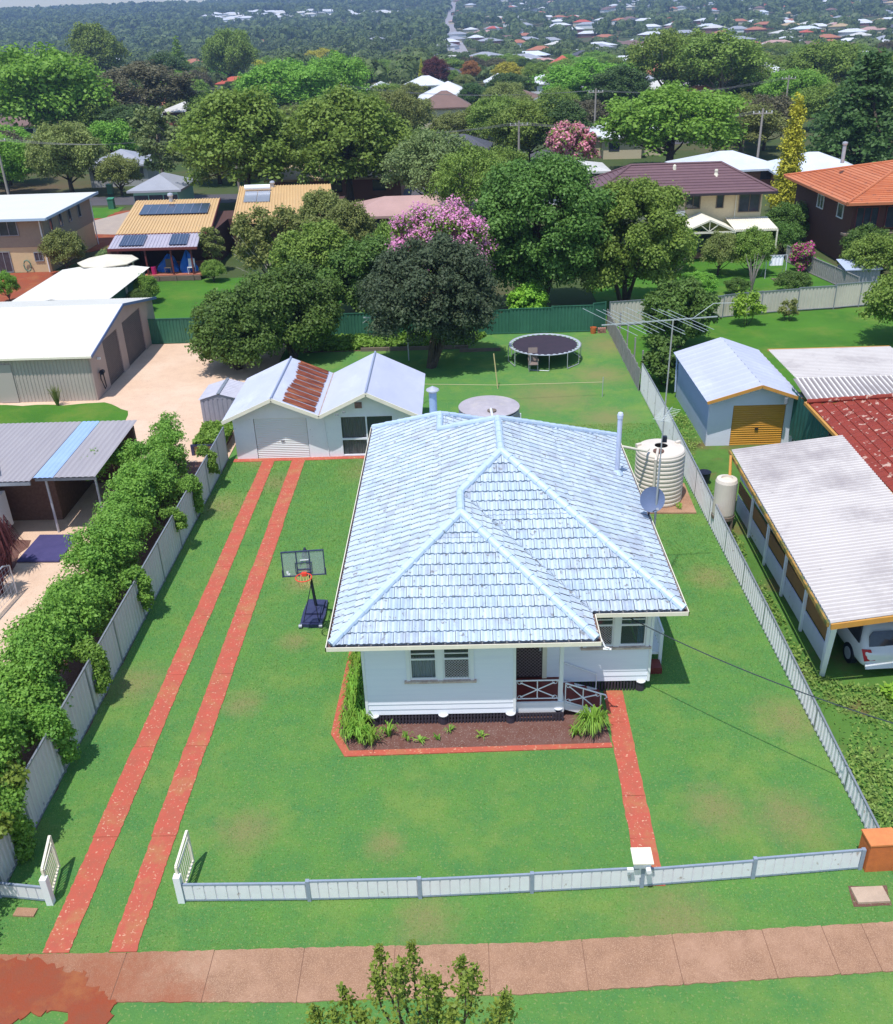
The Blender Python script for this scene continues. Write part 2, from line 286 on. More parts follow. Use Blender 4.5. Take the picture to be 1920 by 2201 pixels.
def tiles(P0, U, V, lim, vmax, tw=.3, cw=.2675):
    P0, U, V = Vector(P0), Vector(U), Vector(V); N = (Vector((0, 0, 1)) - V * SL).normalized(); k = 0
    def pt(u, v, h): p = P0 + U * u + V * v; return Vector((p.x, p.y, EZ + SL * v)) + N * h
    fr = [0, .1, .2, .32, .5, .6, .7, .82, .95, 1]; hh = [.034, .040, .022, -.004, .004, .040, .026, -.004, .024, .002]
    while k * cw < vmax - .02:
        va, vb = k * cw, min(vmax, (k + 1) * cw + .02); cut = [q for q in (h1, h3) if va < q < vb - .001]; k += 1
        for va, vb, first in ([(va, cut[0] - 1e-4, 1), (cut[0] + 1e-4, vb, 0)] if cut else [(va, vb, 1)]): course(k - 1, va, vb, first, lim, pt, fr, hh, tw, vmax)
tiles((XL, 0, 0), (0, 1, 0), (1, 0, 0), lambda v: ((YF + v) if v <= h1 else (YM + v), (YW - v) if v <= h3 else (YB - v)), h2)
tiles((0, YF, 0), (1, 0, 0), (0, 1, 0), lambda v: (XL + v, XF - v), h1)
tiles((XF, 0, 0), (0, 1, 0), (-1, 0, 0), lambda v: (YF + v, YM + v), h1)
tiles((0, YM, 0), (1, 0, 0), (0, 1, 0), lambda v: ((XF - v) if v <= h1 else (XL + v), XR - v), h2)
tiles((XR, 0, 0), (0, 1, 0), (-1, 0, 0), lambda v: (YM + v, YB - v), h2)
tiles((0, YB, 0), (1, 0, 0), (0, -1, 0), lambda v: ((XW - v) if v <= h3 else (XL + v), XR - v), h2)
tiles((XW, 0, 0), (0, 1, 0), (-1, 0, 0), lambda v: (YB - v, YW - v), h3)
tiles((0, YW, 0), (1, 0, 0), (0, -1, 0), lambda v: (XL + v, XW - v), h3)
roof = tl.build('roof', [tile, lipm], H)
cp = MB(); zz = lambda v: EZ + SL * v + .045
a1 = (XL + h1, YF + h1, zz(h1)); a2 = (XL + h1, YM + h1, zz(h1)); p1 = (XL + h2, YM + h2, zz(h2)); p2 = (XL + h2, YB - h2, zz(h2)); w1 = (XL + h3, YB - h3, zz(h3)); w2 = (XL + h3, YW - h3, zz(h3))
for a, b in (((XL, YF, zz(0)), a1), ((XF, YF, zz(0)), a1), (a1, a2), (a2, p1), ((XR, YM, zz(0)), p1), (p1, p2), ((XR, YB, zz(0)), p2), (w1, p2), (w1, w2), ((XL, YW, zz(0)), w2), ((XW, YW, zz(0)), w2)):
    a, b = Vector(a), Vector(b); n = max(1, round((b - a).length / .38)); d = (b - a) / n
    for i in range(n):
        s0 = a + d * i; j = Vector((rnd.uniform(-.006, .006), 0, rnd.uniform(-.004, .006)))
        cp.tube([s0 + j, s0 + d * 1.08 + j], [.118, .098], 10, rnd.random())
cp.build('ridge_cap', capm, roof, smooth=False)
gut = MB(); flo = MB(); EV = [(XL, YF), (XF, YF), (XF, YM), (XR, YM), (XR, YB), (XW, YB), (XW, YW), (XL, YW)]
nrm = [(0, -1), (1, 0), (0, -1), (1, 0), (0, 1), (1, 0), (0, 1), (-1, 0)]; O = .11; ex = []
for i in range(8):
    a = nrm[i - 1]; b = nrm[i]; ex.append((EV[i][0] + (a[0] + b[0]) * O, EV[i][1] + (a[1] + b[1]) * O))
for i in range(8):
    (ax, ay_), (bx, by) = ex[i], ex[(i + 1) % 8]; (cx, cy), (dx, dy) = EV[i], EV[(i + 1) % 8]; n_ = nrm[i]
    d = Vector((bx - ax, by - ay_, 0)).normalized() * .011
    gut.beam((ax - d.x, ay_ - d.y, EZ - .035), (bx + d.x, by + d.y, EZ - .035), .022, .11)
    flo.face([(ax, ay_, EZ - .07), (bx, by, EZ - .07), (dx - n_[0] * .05, dy - n_[1] * .05, EZ - .07), (cx - n_[0] * .05, cy - n_[1] * .05, EZ - .07)])
gu = gut.build('gutter', cream, H); flo.build('gutter_floor', mat('gutter_rust', (.20, .11, .09), (.11, .07, .07), sc=4, rough=.8), gu)
so_ = MB(); so_.prism([(x - nrm[i][0] * .0, y_) for i, (x, y_) in enumerate(EV)], 2.86, 2.9); so_.build('soffit', whitep, H)
# walls of lapped boards with real openings
wl = MB()
def boards(p, q, z0, z1, nrm, ops=(), bd=.1655):
    p, q, n = Vector((*p, 0)), Vector((*q, 0)), Vector((*nrm, 0)); Lh = (q - p).length; d = (q - p) / Lh; z = z0
    while z < z1 - .01:
        zt = min(z + bd, z1); segs = [(0, Lh)]
        for a, b, c, e in ops:
            if min(zt, e) - max(z, c) > bd * .5:
                ns = []
                for s0, s1 in segs:
                    if a > s0: ns.append((s0, min(a, s1)))
                    if b < s1: ns.append((max(b, s0), s1))
                segs = [s for s in ns if s[1] - s[0] > .01]
        for s0, s1 in segs:
            A, B = p + d * s0, p + d * s1; up_ = Vector((0, 0, 1)); t = rnd.random()
            wl.face([A + n * .024 + up_ * z, B + n * .024 + up_ * z, B + n * .004 + up_ * zt, A + n * .004 + up_ * zt], t)
            wl.face([A + up_ * z, B + up_ * z, B + n * .024 + up_ * z, A + n * .024 + up_ * z], t)
        z = zt
B0, B1 = .34, 2.87
boards((-2.67, 19.05), (1.15, 19.05), B0, B1, (0, -1), [(1.14, 2.73, 1.42, 2.42)])
boards((1.15, 20.27), (4.83, 20.27), B0, B1, (0, -1), [(.09, .86, .3, 2.42), (1.93, 3.56, 1.47, 2.50)])
boards((1.15, 19.05), (1.15, 20.27), B0, B1, (1, 0))
boards((4.83, 20.27), (4.83, 30.2), B0, B1, (1, 0), [(4, 5.4, 1.4, 2.4)])
boards((-2.67, 31.55), (-2.67, 19.05), B0, B1, (-1, 0)); boards((1.2, 31.55), (-2.67, 31.55), B0, B1, (0, 1)); boards((4.83, 30.2), (1.2, 30.2), B0, B1, (0, 1)); boards((1.2, 30.2), (1.2, 31.55), B0, B1, (1, 0))
walls = wl.build('wall', mat('white_weatherboard', (.80, .82, .89), (.75, .77, .86), sc=2, rough=.5, stretch=(.4, .4, 6), tint=.3, tcol=(.84, .85, .9)), H)
for x, y_ in ((-2.67, 19.05), (1.15, 19.05), (4.83, 20.27)): cor = MB(); cor.box(x - .035, x + .035, y_ - .035, y_ + .02, B0 - .02, 2.86); cor.build('corner_board', whitep, walls)
fl_ = MB(); fl_.box(-2.6, 4.78, 20.32, 31.5, .3, .34); fl_.box(-2.6, 1.1, 19.1, 20.3, .3, .34); fl_.build('floor', timber, H)
def pane_window(par, x0, x1, z0, z1, y, kind, back=None):
    f = MB(); g = .045
    f.box(x0 - .09, x0, y - .05, y + .06, z0 - .02, z1 + .06); f.box(x1, x1 + .09, y - .05, y + .06, z0 - .02, z1 + .06)
    f.box(x0, x1, y - .048, y + .06, z1, z1 + .058); mid = (x0 + x1) / 2; f.box(mid - .075, mid + .075, y - .046, y + .06, z0 - .02, z1)
    fr = f.build('window', whitep, par); s = MB(); s.box(x0 - .15, x1 + .15, y - .1, y + .04, z0 - .075, z0 - .022); s.build('sill', mat('flaking_sill', (.68, .58, .5), (.45, .3, .25), sc=9, rough=.8), fr)
    for k, (a, b) in enumerate(((x0, mid - .075), (mid + .075, x1))):
        sf = MB(); zm = z0 + (z1 - z0) * .62
        for c, d in ((a, a + g), (b - g, b)): sf.box(c, d, y - .012, y + .03, z0 - .02, z1)
        for c, d in ((z0 - .018, z0 + g), (zm, zm + g * 1.1), (z1 - g, z1), ((zm + z1) / 2, (zm + z1) / 2 + .025)): sf.box(a + g, b - g, y - .014, y + .028, c, d)
        sf.build('sash', whitep, fr); p = MB(); p.box(a + g, b - g, y + .006, y + .012, z0, z1); p.build('pane', clear, fr)
        if kind[k] == 'c': c = MB(); c.wave((a + .03, y + .12, z0), (b - a - .06, 0, 0), (0, 0, zm - z0 + .02), 9, .05, SIN); c.build('curtain', curtain, fr)
        if kind[k] == 'h': c = MB(); c.wave((b - .2, y + .12, z0), (.17, 0, 0), (0, 0, z1 - z0), 4, .04, SIN); c.build('curtain', mat('blue_curtain', (.12, .25, .42), rough=.9), fr)
        if kind[k] == 's':
            m_ = MB(); hx, hz = b - a - 2 * g, zm - z0 - g; st = .075; n = int((hx + hz) / st) + 1
            for i in range(n):
                for sg in (0, 1):
                    u0_ = i * st; pa = (min(u0_, hx), max(0, u0_ - hx)); pb = (max(0, u0_ - hz), min(u0_, hz))
                    if sg: pa = (hx - pa[0], pa[1]); pb = (hx - pb[0], pb[1])
                    if abs(pa[0] - pb[0]) > .01: m_.beam((a + g + pa[0], y - .03, z0 + g + pa[1]), (a + g + pb[0], y - .03, z0 + g + pb[1]), .009, .009)
            m_.build('security_screen', mat('screen_mesh', (.55, .50, .52), rough=.5), fr)
    return fr
pane_window(H, -1.5, .03, 1.46, 2.42, 19.05, 'cs'); pane_window(H, 3.12, 4.68, 1.50, 2.5, 20.27, 'sh')
d = MB(); d.box(1.26, 1.96, 20.2, 20.24, .58, 2.36)
dr = d.build('door', mat('dark_brown_door', (.07, .045, .045), (.05, .03, .035), sc=5, rough=.5), H); s = MB()
for i in range(26):
    for sg in (0, 1):
        st = .1; hx, hz = .66, 1.74; u_ = i * st; pa = (min(u_, hx), max(0, u_ - hx)); pb = (max(0, u_ - hz), min(u_, hz))
        if u_ > hx + hz: continue
        if sg: pa = (hx - pa[0], pa[1]); pb = (hx - pb[0], pb[1])
        if abs(pa[0] - pb[0]) > .01: s.beam((1.28 + pa[0], 20.19, .6 + pa[1]), (1.28 + pb[0], 20.19, .6 + pb[1]), .007, .007)
s.build('screen', mat('door_screen', (.30, .24, .25), rough=.5), dr); s = MB(); s.box(1.87, 1.92, 20.15, 20.2, 1.45, 1.55); s.build('handle', galv, dr)
d = MB(); d.box(1.96, 2.08, 20.19, 20.27, .5, 2.45); d.box(1.19, 1.26, 20.19, 20.27, .5, 2.45); d.box(1.26, 1.96, 20.19, 20.27, 2.36, 2.45); d.build('door_frame', cream, H)
d = MB(); d.box(1.18, 2.42, 19.22, 20.24, .46, .52); pf = d.build('porch_floor', redpaint, H)
d = MB(); d.box(1.18, 2.44, 19.17, 19.22, .2, .53); d.box(2.42, 2.46, 19.22, 20.24, .2, .5); d.build('porch_fascia', whitep, H)
st = MB()
for k in range(3): st.box(2.46 + k * .34, 2.82 + k * .34, 19.3, 20.15, .36 - k * .13, .40 - k * .13)
st.build('step', redpaint, H)
for y_ in (19.24, 20.17): st = MB(); st.beam((2.44, y_, .36), (3.42, y_, .04), .05, .2); st.build('stair_stringer', whitep, H)
d = MB(); d.box(2.31, 2.41, 19.22, 19.32, .52, 2.87); d.build('porch_post', whitep, H)
def railing(P, Q, h, name='railing'):
    P, Q = Vector(P), Vector(Q); r = MB(); u = Vector((0, 0, h)); k = .016
    r.tube([P + u, Q + u], .02, 6); r.tube([P + u * .12, Q + u * .12], k, 6); r.tube([P, P + u], k, 6); r.tube([Q, Q + u], k, 6); M_ = (P + Q) / 2; r.tube([M_ + u * .12, M_ + u], k, 6)
    for a, b in ((P, Q), (Q, P)): r.tube([a + (b - a) * .1 + u * .2, a + (b - a) * .9 + u * .9], k, 6)
    for a in (P + (Q - P) * .09 + u * .18, P + (Q - P) * .91 + u * .18, P + (Q - P) * .09 + u * .92, P + (Q - P) * .91 + u * .92):
        r.tube([a + Vector((.06 * math.cos(t_ * PI / 4), 0, .06 * math.sin(t_ * PI / 4))) for t_ in range(9)], .01, 5)
    return r.build(name, whitep, H)
railing((1.2, 19.24, .53), (2.3, 19.24, .53), .66); railing((2.48, 19.24, .42), (3.4, 19.24, .06), .66)
d = MB(); d.tube([(3.4, 19.24, .72), (3.52, 19.24, .68), (3.56, 19.24, .6), (3.5, 19.24, .55)], .02, 6); d.tube([(2.46, 20.19, 1.05), (3.42, 20.19, .62)], .02, 6); d.tube([(3.42, 20.19, .62), (3.42, 20.19, .05)], .016, 6); d.build('handrail', whitep, H)
sk = MB(); x = -2.55
while x < 2.4:
    sk.box(x, x + .05, 19.035, 19.055, -.02, .3); x += .085
x = 2.3
while x < 4.75: sk.box(x, x + .05, 20.25, 20.27, -.02, .3); x += .085
for z in (.06, .2): sk.box(-2.6, 2.4, 19.06, 19.08, z, z + .05)
sk.build('base_batten', mat('charcoal_batten', (.05, .04, .055), (.035, .03, .04), sc=8, rough=.8), H)
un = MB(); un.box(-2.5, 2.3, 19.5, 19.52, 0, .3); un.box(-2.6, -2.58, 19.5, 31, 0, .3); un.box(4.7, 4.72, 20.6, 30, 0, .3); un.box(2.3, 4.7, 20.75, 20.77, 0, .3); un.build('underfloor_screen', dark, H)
for x, y_ in ((-2.5, 19.1), (-.7, 19.1), (1.05, 19.1), (2.3, 19.28), (4.64, 20.33)):
    d = MB(); d.lathe((x, y_, 0), [(.13, 0), (.13, .29)], 14); s_ = d.build('stump', mat('stump_paint', (.045, .035, .05), rough=.8), H)
    d = MB(); d.lathe((x, y_ - .03, 0), [(.0, .33), (.135, .33), (.14, .305), (.1, .295)], 18); d.build('stump_cap', whitep, s_, smooth=False)
d = MB(); d.box(4.86, 5.4, 21.4, 22.4, .35, .42); 
for k in range(7): d.beam((5.4, 21.4 + k * .166, .42), (5.4, 21.4 + k * .166, 1.1), .03, .03)
d.beam((5.4, 21.35, 1.12), (5.4, 22.45, 1.12), .05, .05); d.box(5.33, 5.42, 21.35, 21.43, 0, 1.1); d.box(5.33, 5.42, 22.37, 22.45, 0, 1.1); d.build('side_landing', whitep, H)
d = MB(); d.box(4.86, 5.36, 20.95, 21.38, .0, .2); d.build('side_step', redpaint, H)
d = MB(); d.tube([(4.88, 27, 3.3), (4.88, 27, 5.35)], .075, 12); d.lathe((4.88, 27, 5.35), [(.09, -.12), (.095, 0), (.07, .07), (0, .1)], 12); fl = d.build('vent_pipe', mat('pale_blue_pipe', (.55, .60, .76), rough=.45), H, smooth=False)
d = MB(); d.lathe((4.88, 27, 3.33), [(.2, .0), (.12, .1), (.08, .16)], 12); d.build('pipe_flashing', capm, fl)
d = MB(); d.tube([(-1.05, 31.1, 3.5), (-1.05, 31.1, 4.75)], .14, 14); f2 = d.build('flue', mat('blue_flue', (.35, .47, .66), rough=.4), H); d = MB(); d.lathe((-1.05, 31.1, 4.75), [(.15, 0), (.15, .06), (.24, .08), (.22, .12), (0, .24)], 16); d.build('flue_cowl', galv, f2)
d = MB(); d.tube([(1.3, 32.0, 2.95), (1.25, 34.6, 2.0), (1.2, 37.4, 1.62)], .055, 8); d.build('tank_inlet_pipe', whitep, H)
d = MB(); d.tube([(5.45, 30.2, 2.9), (6.6, 30.9, 2.35), (6.75, 31.2, 2.3)], .05, 8); d.tube([(5.45, 30.2, 2.9), (5.0, 30.1, 2.5), (5, 30.1, .1)], .045, 8); d.build('downpipe', cream, H)
# the service bracket and cable
d = MB(); d.tube([(3.15, 18.9, 2.95), (3.35, 18.75, 2.55), (3.45, 18.7, 2.55)], .022, 6); d.tube([(3.3, 18.75, 2.5), (3.5, 18.72, 2.5)], .03, 6); d.build('service_bracket', whitep, H)
cab = MB(); pts = []
A_, B_ = Vector((3.95, 20.1, 2.62)), Vector((13.2, 11.2, 4.4))
for i in range(25): t = i / 24; p = A_.lerp(B_, t); p.z -= 1.5 * 4 * t * (1 - t) * .45; pts.append(p)
cab.tube(pts, .014, 5); single(cab, 'service_cable', mat('cable_black', (.03, .04, .05), rough=.6), 'thin dark overhead cable sagging from the house front to the right over the lawn', 'cable', A_)
# satellite dish on the gutter
D = thing('satellite_dish', 'round grey satellite dish on a bracket at the right eave of the blue roof', 'satellite dish', (5.45, 24.5, 3.05))
d = MB(); M = Matrix.Translation((5.5, 24.45, 3.68)) @ Matrix.Rotation(R(-8), 4, 'Z') @ Matrix.Rotation(R(68), 4, 'X'); N = 28
for i in range(6):
    for k in range(N):
        q = [(.36 * i / 6, k), (.36 * (i + 1) / 6, k), (.36 * (i + 1) / 6, k + 1), (.36 * i / 6, k + 1)]
        d.face([M @ Vector((r_ * math.cos(2 * PI * a / N), r_ * math.sin(2 * PI * a / N) * 1.06, r_ * r_ * .5)) for r_, a in q])
d.build('dish', mat('dish_grey', (.13, .17, .29), (.11, .15, .26), sc=3, rough=.45), D, smooth=True)
d = MB(); d.tube([(5.46, 24.6, 3.0), (5.48, 24.6, 3.5), (5.5, 24.5, 3.66)], .025, 8); d.tube([(5.5, 24.3, 3.35), (5.55, 23.95, 3.6)], .014, 6); d.build('mount', blackish, D); d = MB(); d.tube([(5.55, 23.97, 3.58), (5.55, 23.9, 3.64)], .045, 8); d.build('receiver', greyrib, D)
# tall mast with its aerials
A = thing('antenna_mast', 'very tall thin antenna mast rising from the right eave with a wide aerial on top', 'antenna', (5.6, 24.38, 0))
d = MB(); d.tube([(5.6, 24.38, .2), (5.62, 24.38, 5)], .034, 8); d.tube([(5.62, 24.38, 5), (5.66, 24.38, 9.05)], .02, 8); d.build('mast', mat('mast_steel', (.42, .44, .44), rough=.4, metal=.4), A)
d = MB(); alu = mat('aluminium_rod', (.45, .50, .50), rough=.4, metal=.3)
d.beam((3.75, 24.3, 9.0), (6.85, 24.46, 9.1), .028, .028)
for k, (x, l) in enumerate(((3.95, 1.5), (4.25, 1.35), (4.42, 1.3), (4.62, 1.25), (4.85, 1.1), (5.15, 1.5), (5.3, 1.2), (5.75, 1.3), (5.9, 1.2), (6.1, 1.1))): d.tube([(x - l * .35, 24.35 + l * .9, 9.06 + .02), (x + l * .35, 24.35 - l * .9, 9.06 + .02)], .0065, 5)
d.tube([(6.2, 24.4, 9.1), (6.75, 24.6, 9.42), (7.3, 24.6, 9.42)], .009, 5); d.build('aerial', alu, A)
d = MB(); d.beam((5.45, 23.9, 6.35), (5.95, 24.85, 6.4), .02, .02)
for k in range(9): c = Vector((5.47 + k * .058, 23.95 + k * .105, 6.38)); d.tube([c + Vector((-.22, .12, 0)), c + Vector((.22, -.12, 0))], .004, 4)
d.build('small_aerial', alu, A)
d = MB(); d.box(5.63, 5.75, 24.3, 24.42, 5.55, 5.72); d.build('junction_box', blackish, A)
# ---------------------------------------------------------------- fences
def fence(name, label, cat, pts, hs, mp, mr, ribs=9, name_panel='panel', step=None, amp=.03, post=.06, gap=.03, group=None, railh=.05, prof=RIB):
    T = thing(name, label, cat, (*pts[0], 0), group)
    for i in range(len(pts) - 1):
        (x, y), (x2, y2) = pts[i], pts[i + 1]; h = hs[i] if isinstance(hs, (list, tuple)) else hs; h2 = hs[i + 1] if isinstance(hs, (list, tuple)) and step is None else h
        dx, dy = x2 - x, y2 - y; Lh = math.hypot(dx, dy); ux, uy = dx / Lh, dy / Lh
        b = MB(); b.wave((x + ux * .03, y + uy * .03, gap), (dx - ux * .06, dy - uy * .06, 0), (0, 0, 1), ribs, amp, prof)
        for q in range(1, len(b.v), 2):
            px, py, _ = b.v[q]; t = ((px - x) * ux + (py - y) * uy) / Lh; b.v[q] = (px, py, h + (h2 - h) * t - .01)
        b.build(name_panel, mp, T)
        for zz, nm in ((0, 'top_rail'), (1, 'bottom_rail')):
            b = MB(); z1_, z2_ = (h, h2) if zz == 0 else (gap + .03, gap + .03); b.beam((x + ux * .03, y + uy * .03, z1_), (x2 - ux * .03, y2 - uy * .03, z2_), .045, railh); b.build(nm, mr, T)
    for i, (x, y) in enumerate(pts):
        h = hs[min(i, len(hs) - 1)] if isinstance(hs, (list, tuple)) else hs
        if step is not None and i: h = max(h, hs[i - 1])
        b = MB(); b.box(x - post / 2, x + post / 2, y - post / 2, y + post / 2, -.05, h + .03); b.build('post', mr, T)
    return T
ff = [(-6.12, 13.56), (-3.46, 13.54), (-1.14, 13.56), (1.2, 13.65), (3.51, 13.75), (5.88, 13.93), (8.2, 14.12)]
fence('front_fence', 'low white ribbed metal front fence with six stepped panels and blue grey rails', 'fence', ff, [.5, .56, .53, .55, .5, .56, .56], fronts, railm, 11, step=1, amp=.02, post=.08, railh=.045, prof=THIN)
fence('side_front_fence', 'short low white metal fence stub left of the driveway beside the left gate', 'fence', [(-10.1, 13.75), (-8.95, 13.6)], .42, fronts, railm, 5, amp=.02, post=.07, prof=THIN)
lf = [(-10.12, y) for y in (13.9, 15.5, 17.5, 19.73, 22.0, 24.26, 26.5, 28.72, 30.9, 33.0, 35.0, 36.35)]
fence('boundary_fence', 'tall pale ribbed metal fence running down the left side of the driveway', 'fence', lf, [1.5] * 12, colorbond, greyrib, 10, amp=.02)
ry = [14.3, 16.44, 18.54, 20.81, 23.03, 25.23, 27.4, 29.61, 31.8, 34.0, 36.0, 37.9, 39.8, 41.6, 43.4]
rh = [.5, .56, .66, .76, .86, .94, 1.02, 1.1, 1.18, 1.24, 1.3, 1.36, 1.4, 1.4, 1.4]
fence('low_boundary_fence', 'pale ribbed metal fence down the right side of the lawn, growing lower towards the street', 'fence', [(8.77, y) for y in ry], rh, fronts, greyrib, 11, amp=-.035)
T = thing('paling_fence', 'old weathered grey paling fence at the back right side of the yard', 'fence', (8.7, 43.5, 0)); y = 43.5; b = MB()
while y < 54.3:
    h = 1.12 + rnd.uniform(-.06, .06); b.obox((8.68 + rnd.uniform(-.01, .01), y, h / 2), (.02, .12, h), 0, 0, rnd.uniform(-.03, .03), rnd.random()); y += .135
b.build('palings', greytimber, T); b = MB(); b.beam((8.73, 43.5, .9), (8.73, 54.3, .9), .05, .08); b.build('rail', greytimber, T)
for y in (45, 47.2, 49.5, 52): b = MB(); b.box(9.05, 9.12, y, y + .07, 0, 1.55); b.build('post', greytimber, T)
gx = [-18.87 + k * 2.42 for k in range(12)]; gh = [1.5, 1.5, 1.52, 1.5, 1.48, 1.5, 1.42, 1.42, 1.45, 1.5, 1.58, 1.68]
fence('green_fence', 'dark green ribbed metal fence with stepped panels across the back of the yard', 'fence', [(x, 53.62) for x in gx] + [(8.5, 53.85)], gh, greenf, greenf, 12, step=1, amp=-.03)
cx_ = [(8.85, 54.5), (11.2, 54.85), (13.5, 55.2), (15.9, 55.75), (18.4, 56.4), (20.74, 56.78), (23.07, 57.06), (24.75, 57.41), (27.1, 57.8)]
fence('cream_fence', 'cream ribbed metal fence with dark posts behind the right back lawn', 'fence', cx_, [1.5, 1.35, 1.35, 1.38, 1.36, 1.42, 1.5, 1.5, 1.5], creamf, greyrib, 10, step=1, amp=-.03)
def gate(label, hinge, end):
    T = thing('driveway_gate', label, 'gate', hinge, 'open driveway gates'); P, Q = Vector(hinge), Vector(end); h = .95; u = Vector((0, 0, 1))
    b = MB(); b.beam(P + u * .12, P + u * h, .05, .05); b.beam(Q + u * .12, Q + u * (h + .1), .05, .05); b.beam(P + u * .12, Q + u * .16, .045, .045); b.beam(P + u * h, Q + u * (h + .1), .05, .05); b.beam(P + u * .8, Q + u * .86, .03, .03); b.build('frame', cream, T)
    b = MB(); b.box(hinge[0] - .07, hinge[0] + .07, hinge[1] - .12, hinge[1] + .02, 0, .75); b.build('post', whitep, T)
    for k in range(1, 9): c = P.lerp(Q, k / 9); b = MB(); b.beam(c + u * .14, c + u * .83, .018, .018); b.build('bar', cream, T)
gate('open cream barred gate at the left end of the long front fence', (-6.16, 13.62, 0), (-6.14, 14.5, 0))
gate('open cream barred gate against the tall left fence, left of both driveway strips', (-8.95, 13.62, 0), (-9.08, 14.42, 0))
T = thing('mailbox', 'white boxy mailbox mounted on the front fence beside the garden path', 'mailbox', (3.5, 13.7, 0))
b = MB(); b.box(3.3, 3.64, 13.62, 13.92, .68, .86); b.build('box', whitep, T); b = MB(); b.obox((3.47, 13.76, .885), (.42, .4, .03), 0, R(6)); b.build('lid', cream, T)
b = MB(); b.tube([(3.58, 13.5, .7), (3.58, 13.64, .7)], .055, 12); b.build('paper_tube', whitep, T); b = MB(); b.box(3.15, 3.28, 13.58, 13.64, .62, .7); b.box(3.43, 3.5, 13.72, 13.8, .3, .68); b.build('bracket', whitep, T)
T = thing('brick_pillar', 'squat orange brick pillar at the right end of the front fence', 'pillar', (8.55, 14.2, 0))
b = MB(); b.obox((8.58, 14.25, .38), (.62, .42, .76), R(3)); b.build('shaft', orangebrick, T); b = MB(); b.obox((8.58, 14.25, .78), (.66, .46, .04), R(3)); b.build('cap', mat('clay_cap', (.72, .24, .08), (.6, .2, .07), sc=6, rough=.7), T)
# ---------------------------------------------------------------- yard things
T = thing('basketball_hoop', 'portable basketball hoop with clear backboard and orange rim on the lawn left of the house', 'basketball hoop', (-4.8, 24.2, 0))
b = MB(); b.prism([(-5.14, 23.62), (-4.48, 23.55), (-4.42, 24.1), (-4.44, 24.95), (-5.08, 25.0), (-5.14, 24.3)], 0, .12); b.prism([(-5.06, 24.1), (-4.52, 24.08), (-4.5, 24.85), (-5.02, 24.9)], .12, .2); b.prism([(-5.08, 23.7), (-4.56, 23.66), (-4.56, 24.05), (-5.04, 24.08)], .12, .15); ba = b.build('base', navy, T)
for x in (-5.12, -4.5): b = MB(); b.tube([(x - .05, 23.58, .07), (x + .05, 23.58, .07)], .07, 12); b.build('wheel', greyrib, T)
b = MB(); b.tube([(-4.76, 24.55, .18), (-4.72, 23.6, 2.75)], .048, 10); b.build('pole', blackish, T)
b = MB(); b.tube([(-5.03, 23.7, .15), (-4.75, 24.15, 1.25)], .014, 6); b.tube([(-4.56, 23.68, .15), (-4.74, 24.15, 1.25)], .014, 6); b.build('brace', blackish, T)
bc, bw, bh = Vector((-4.66, 22.85, 2.72)), 1.16, .74; rz = R(5)
Mb = Matrix.Translation(bc) @ Matrix.Rotation(rz, 4, 'Z') @ Matrix.Rotation(R(-4), 4, 'X')
def bq(b, x0, x1, z0, z1, y0, y1):
    n = len(b.v); tmp = MB().box(x0, x1, y0, y1, z0, z1)
    for v in tmp.v: b.v.append(tuple(Mb @ Vector(v)))
    for f in tmp.f: b.f.append(tuple(n + i for i in f)); b.t.append(.5); b.m.append(0)
b = MB(); bq(b, -bw / 2, bw / 2, -bh / 2, bh / 2, 0, .012); bb = b.build('backboard', mat('acrylic', (.35, .42, .42), rough=.08, spec=.6, alpha=.42), T)
b = MB(); k = .028
for q in ((-bw / 2, bw / 2, bh / 2, bh / 2 + k), (-bw / 2, bw / 2, -bh / 2 - k, -bh / 2), (-bw / 2 - k, -bw / 2, -bh / 2 - k, bh / 2 + k), (bw / 2, bw / 2 + k, -bh / 2 - k, bh / 2 + k), (-.2, -.17, -bh / 2, bh / 2), (.17, .2, -bh / 2, bh / 2), (-.17, .17, -.2, -.17)): bq(b, *q, -.015, .03)
for q in ((-bw / 2 - .05, -bw / 2 - .028, -bh / 2 - .04, -.17), (bw / 2 + .028, bw / 2 + .05, -bh / 2 - .04, -.17), (-.24, .24, 0.02, .04), (-.24, .24, -.3, -.28), (-.24, -.22, -.28, .02), (.22, .24, -.28, .02)): bq(b, *q, -.02, -.004)
b.build('backboard_frame', navy, bb); b = MB(); bq(b, -.08, .16, .1, .125, -.02, -.006); bq(b, -.5, -.44, -.3, -.22, -.02, -.006); bq(b, -.48, -.4, -.34, -.29, -.02, -.006); b.build('white_mark', whitep, bb)
b = MB(); b.beam(Mb @ Vector((-.1, .03, -.1)), (-4.73, 23.7, 2.55), .03, .05); b.beam(Mb @ Vector((.1, .03, -.1)), (-4.71, 23.7, 2.55), .03, .05); b.beam(Mb @ Vector((0, .03, .2)), (-4.72, 23.62, 2.78), .06, .06); b.build('arm', blackish, T)
rimc = Mb @ Vector((0, -.3, -.3)); b = MB(); b.tube([rimc + Vector((.23 * math.cos(a * PI / 12), .23 * math.sin(a * PI / 12), 0)) for a in range(25)], .016, 6, cap=False); redr = mat('red_orange_rim', (.78, .07, .04), rough=.4)
bq(b, -.07, .07, -.36, -.26, -.12, -.01); ri = b.build('rim', redr, T); b = MB()
for a in range(12):
    for s_ in (1, -1):
        p = [rimc + Vector((r_ * math.cos(a * PI / 6 + s_ * w), r_ * math.sin(a * PI / 6 + s_ * w), -z)) for r_, z, w in ((.22, .01, 0), (.18, .12, .18), (.15, .24, .36), (.13, .34, .5))]; b.tube(p, .006, 4)
b.build('net', mat('yellow_net', (.8, .62, .25), rough=.8), ri)
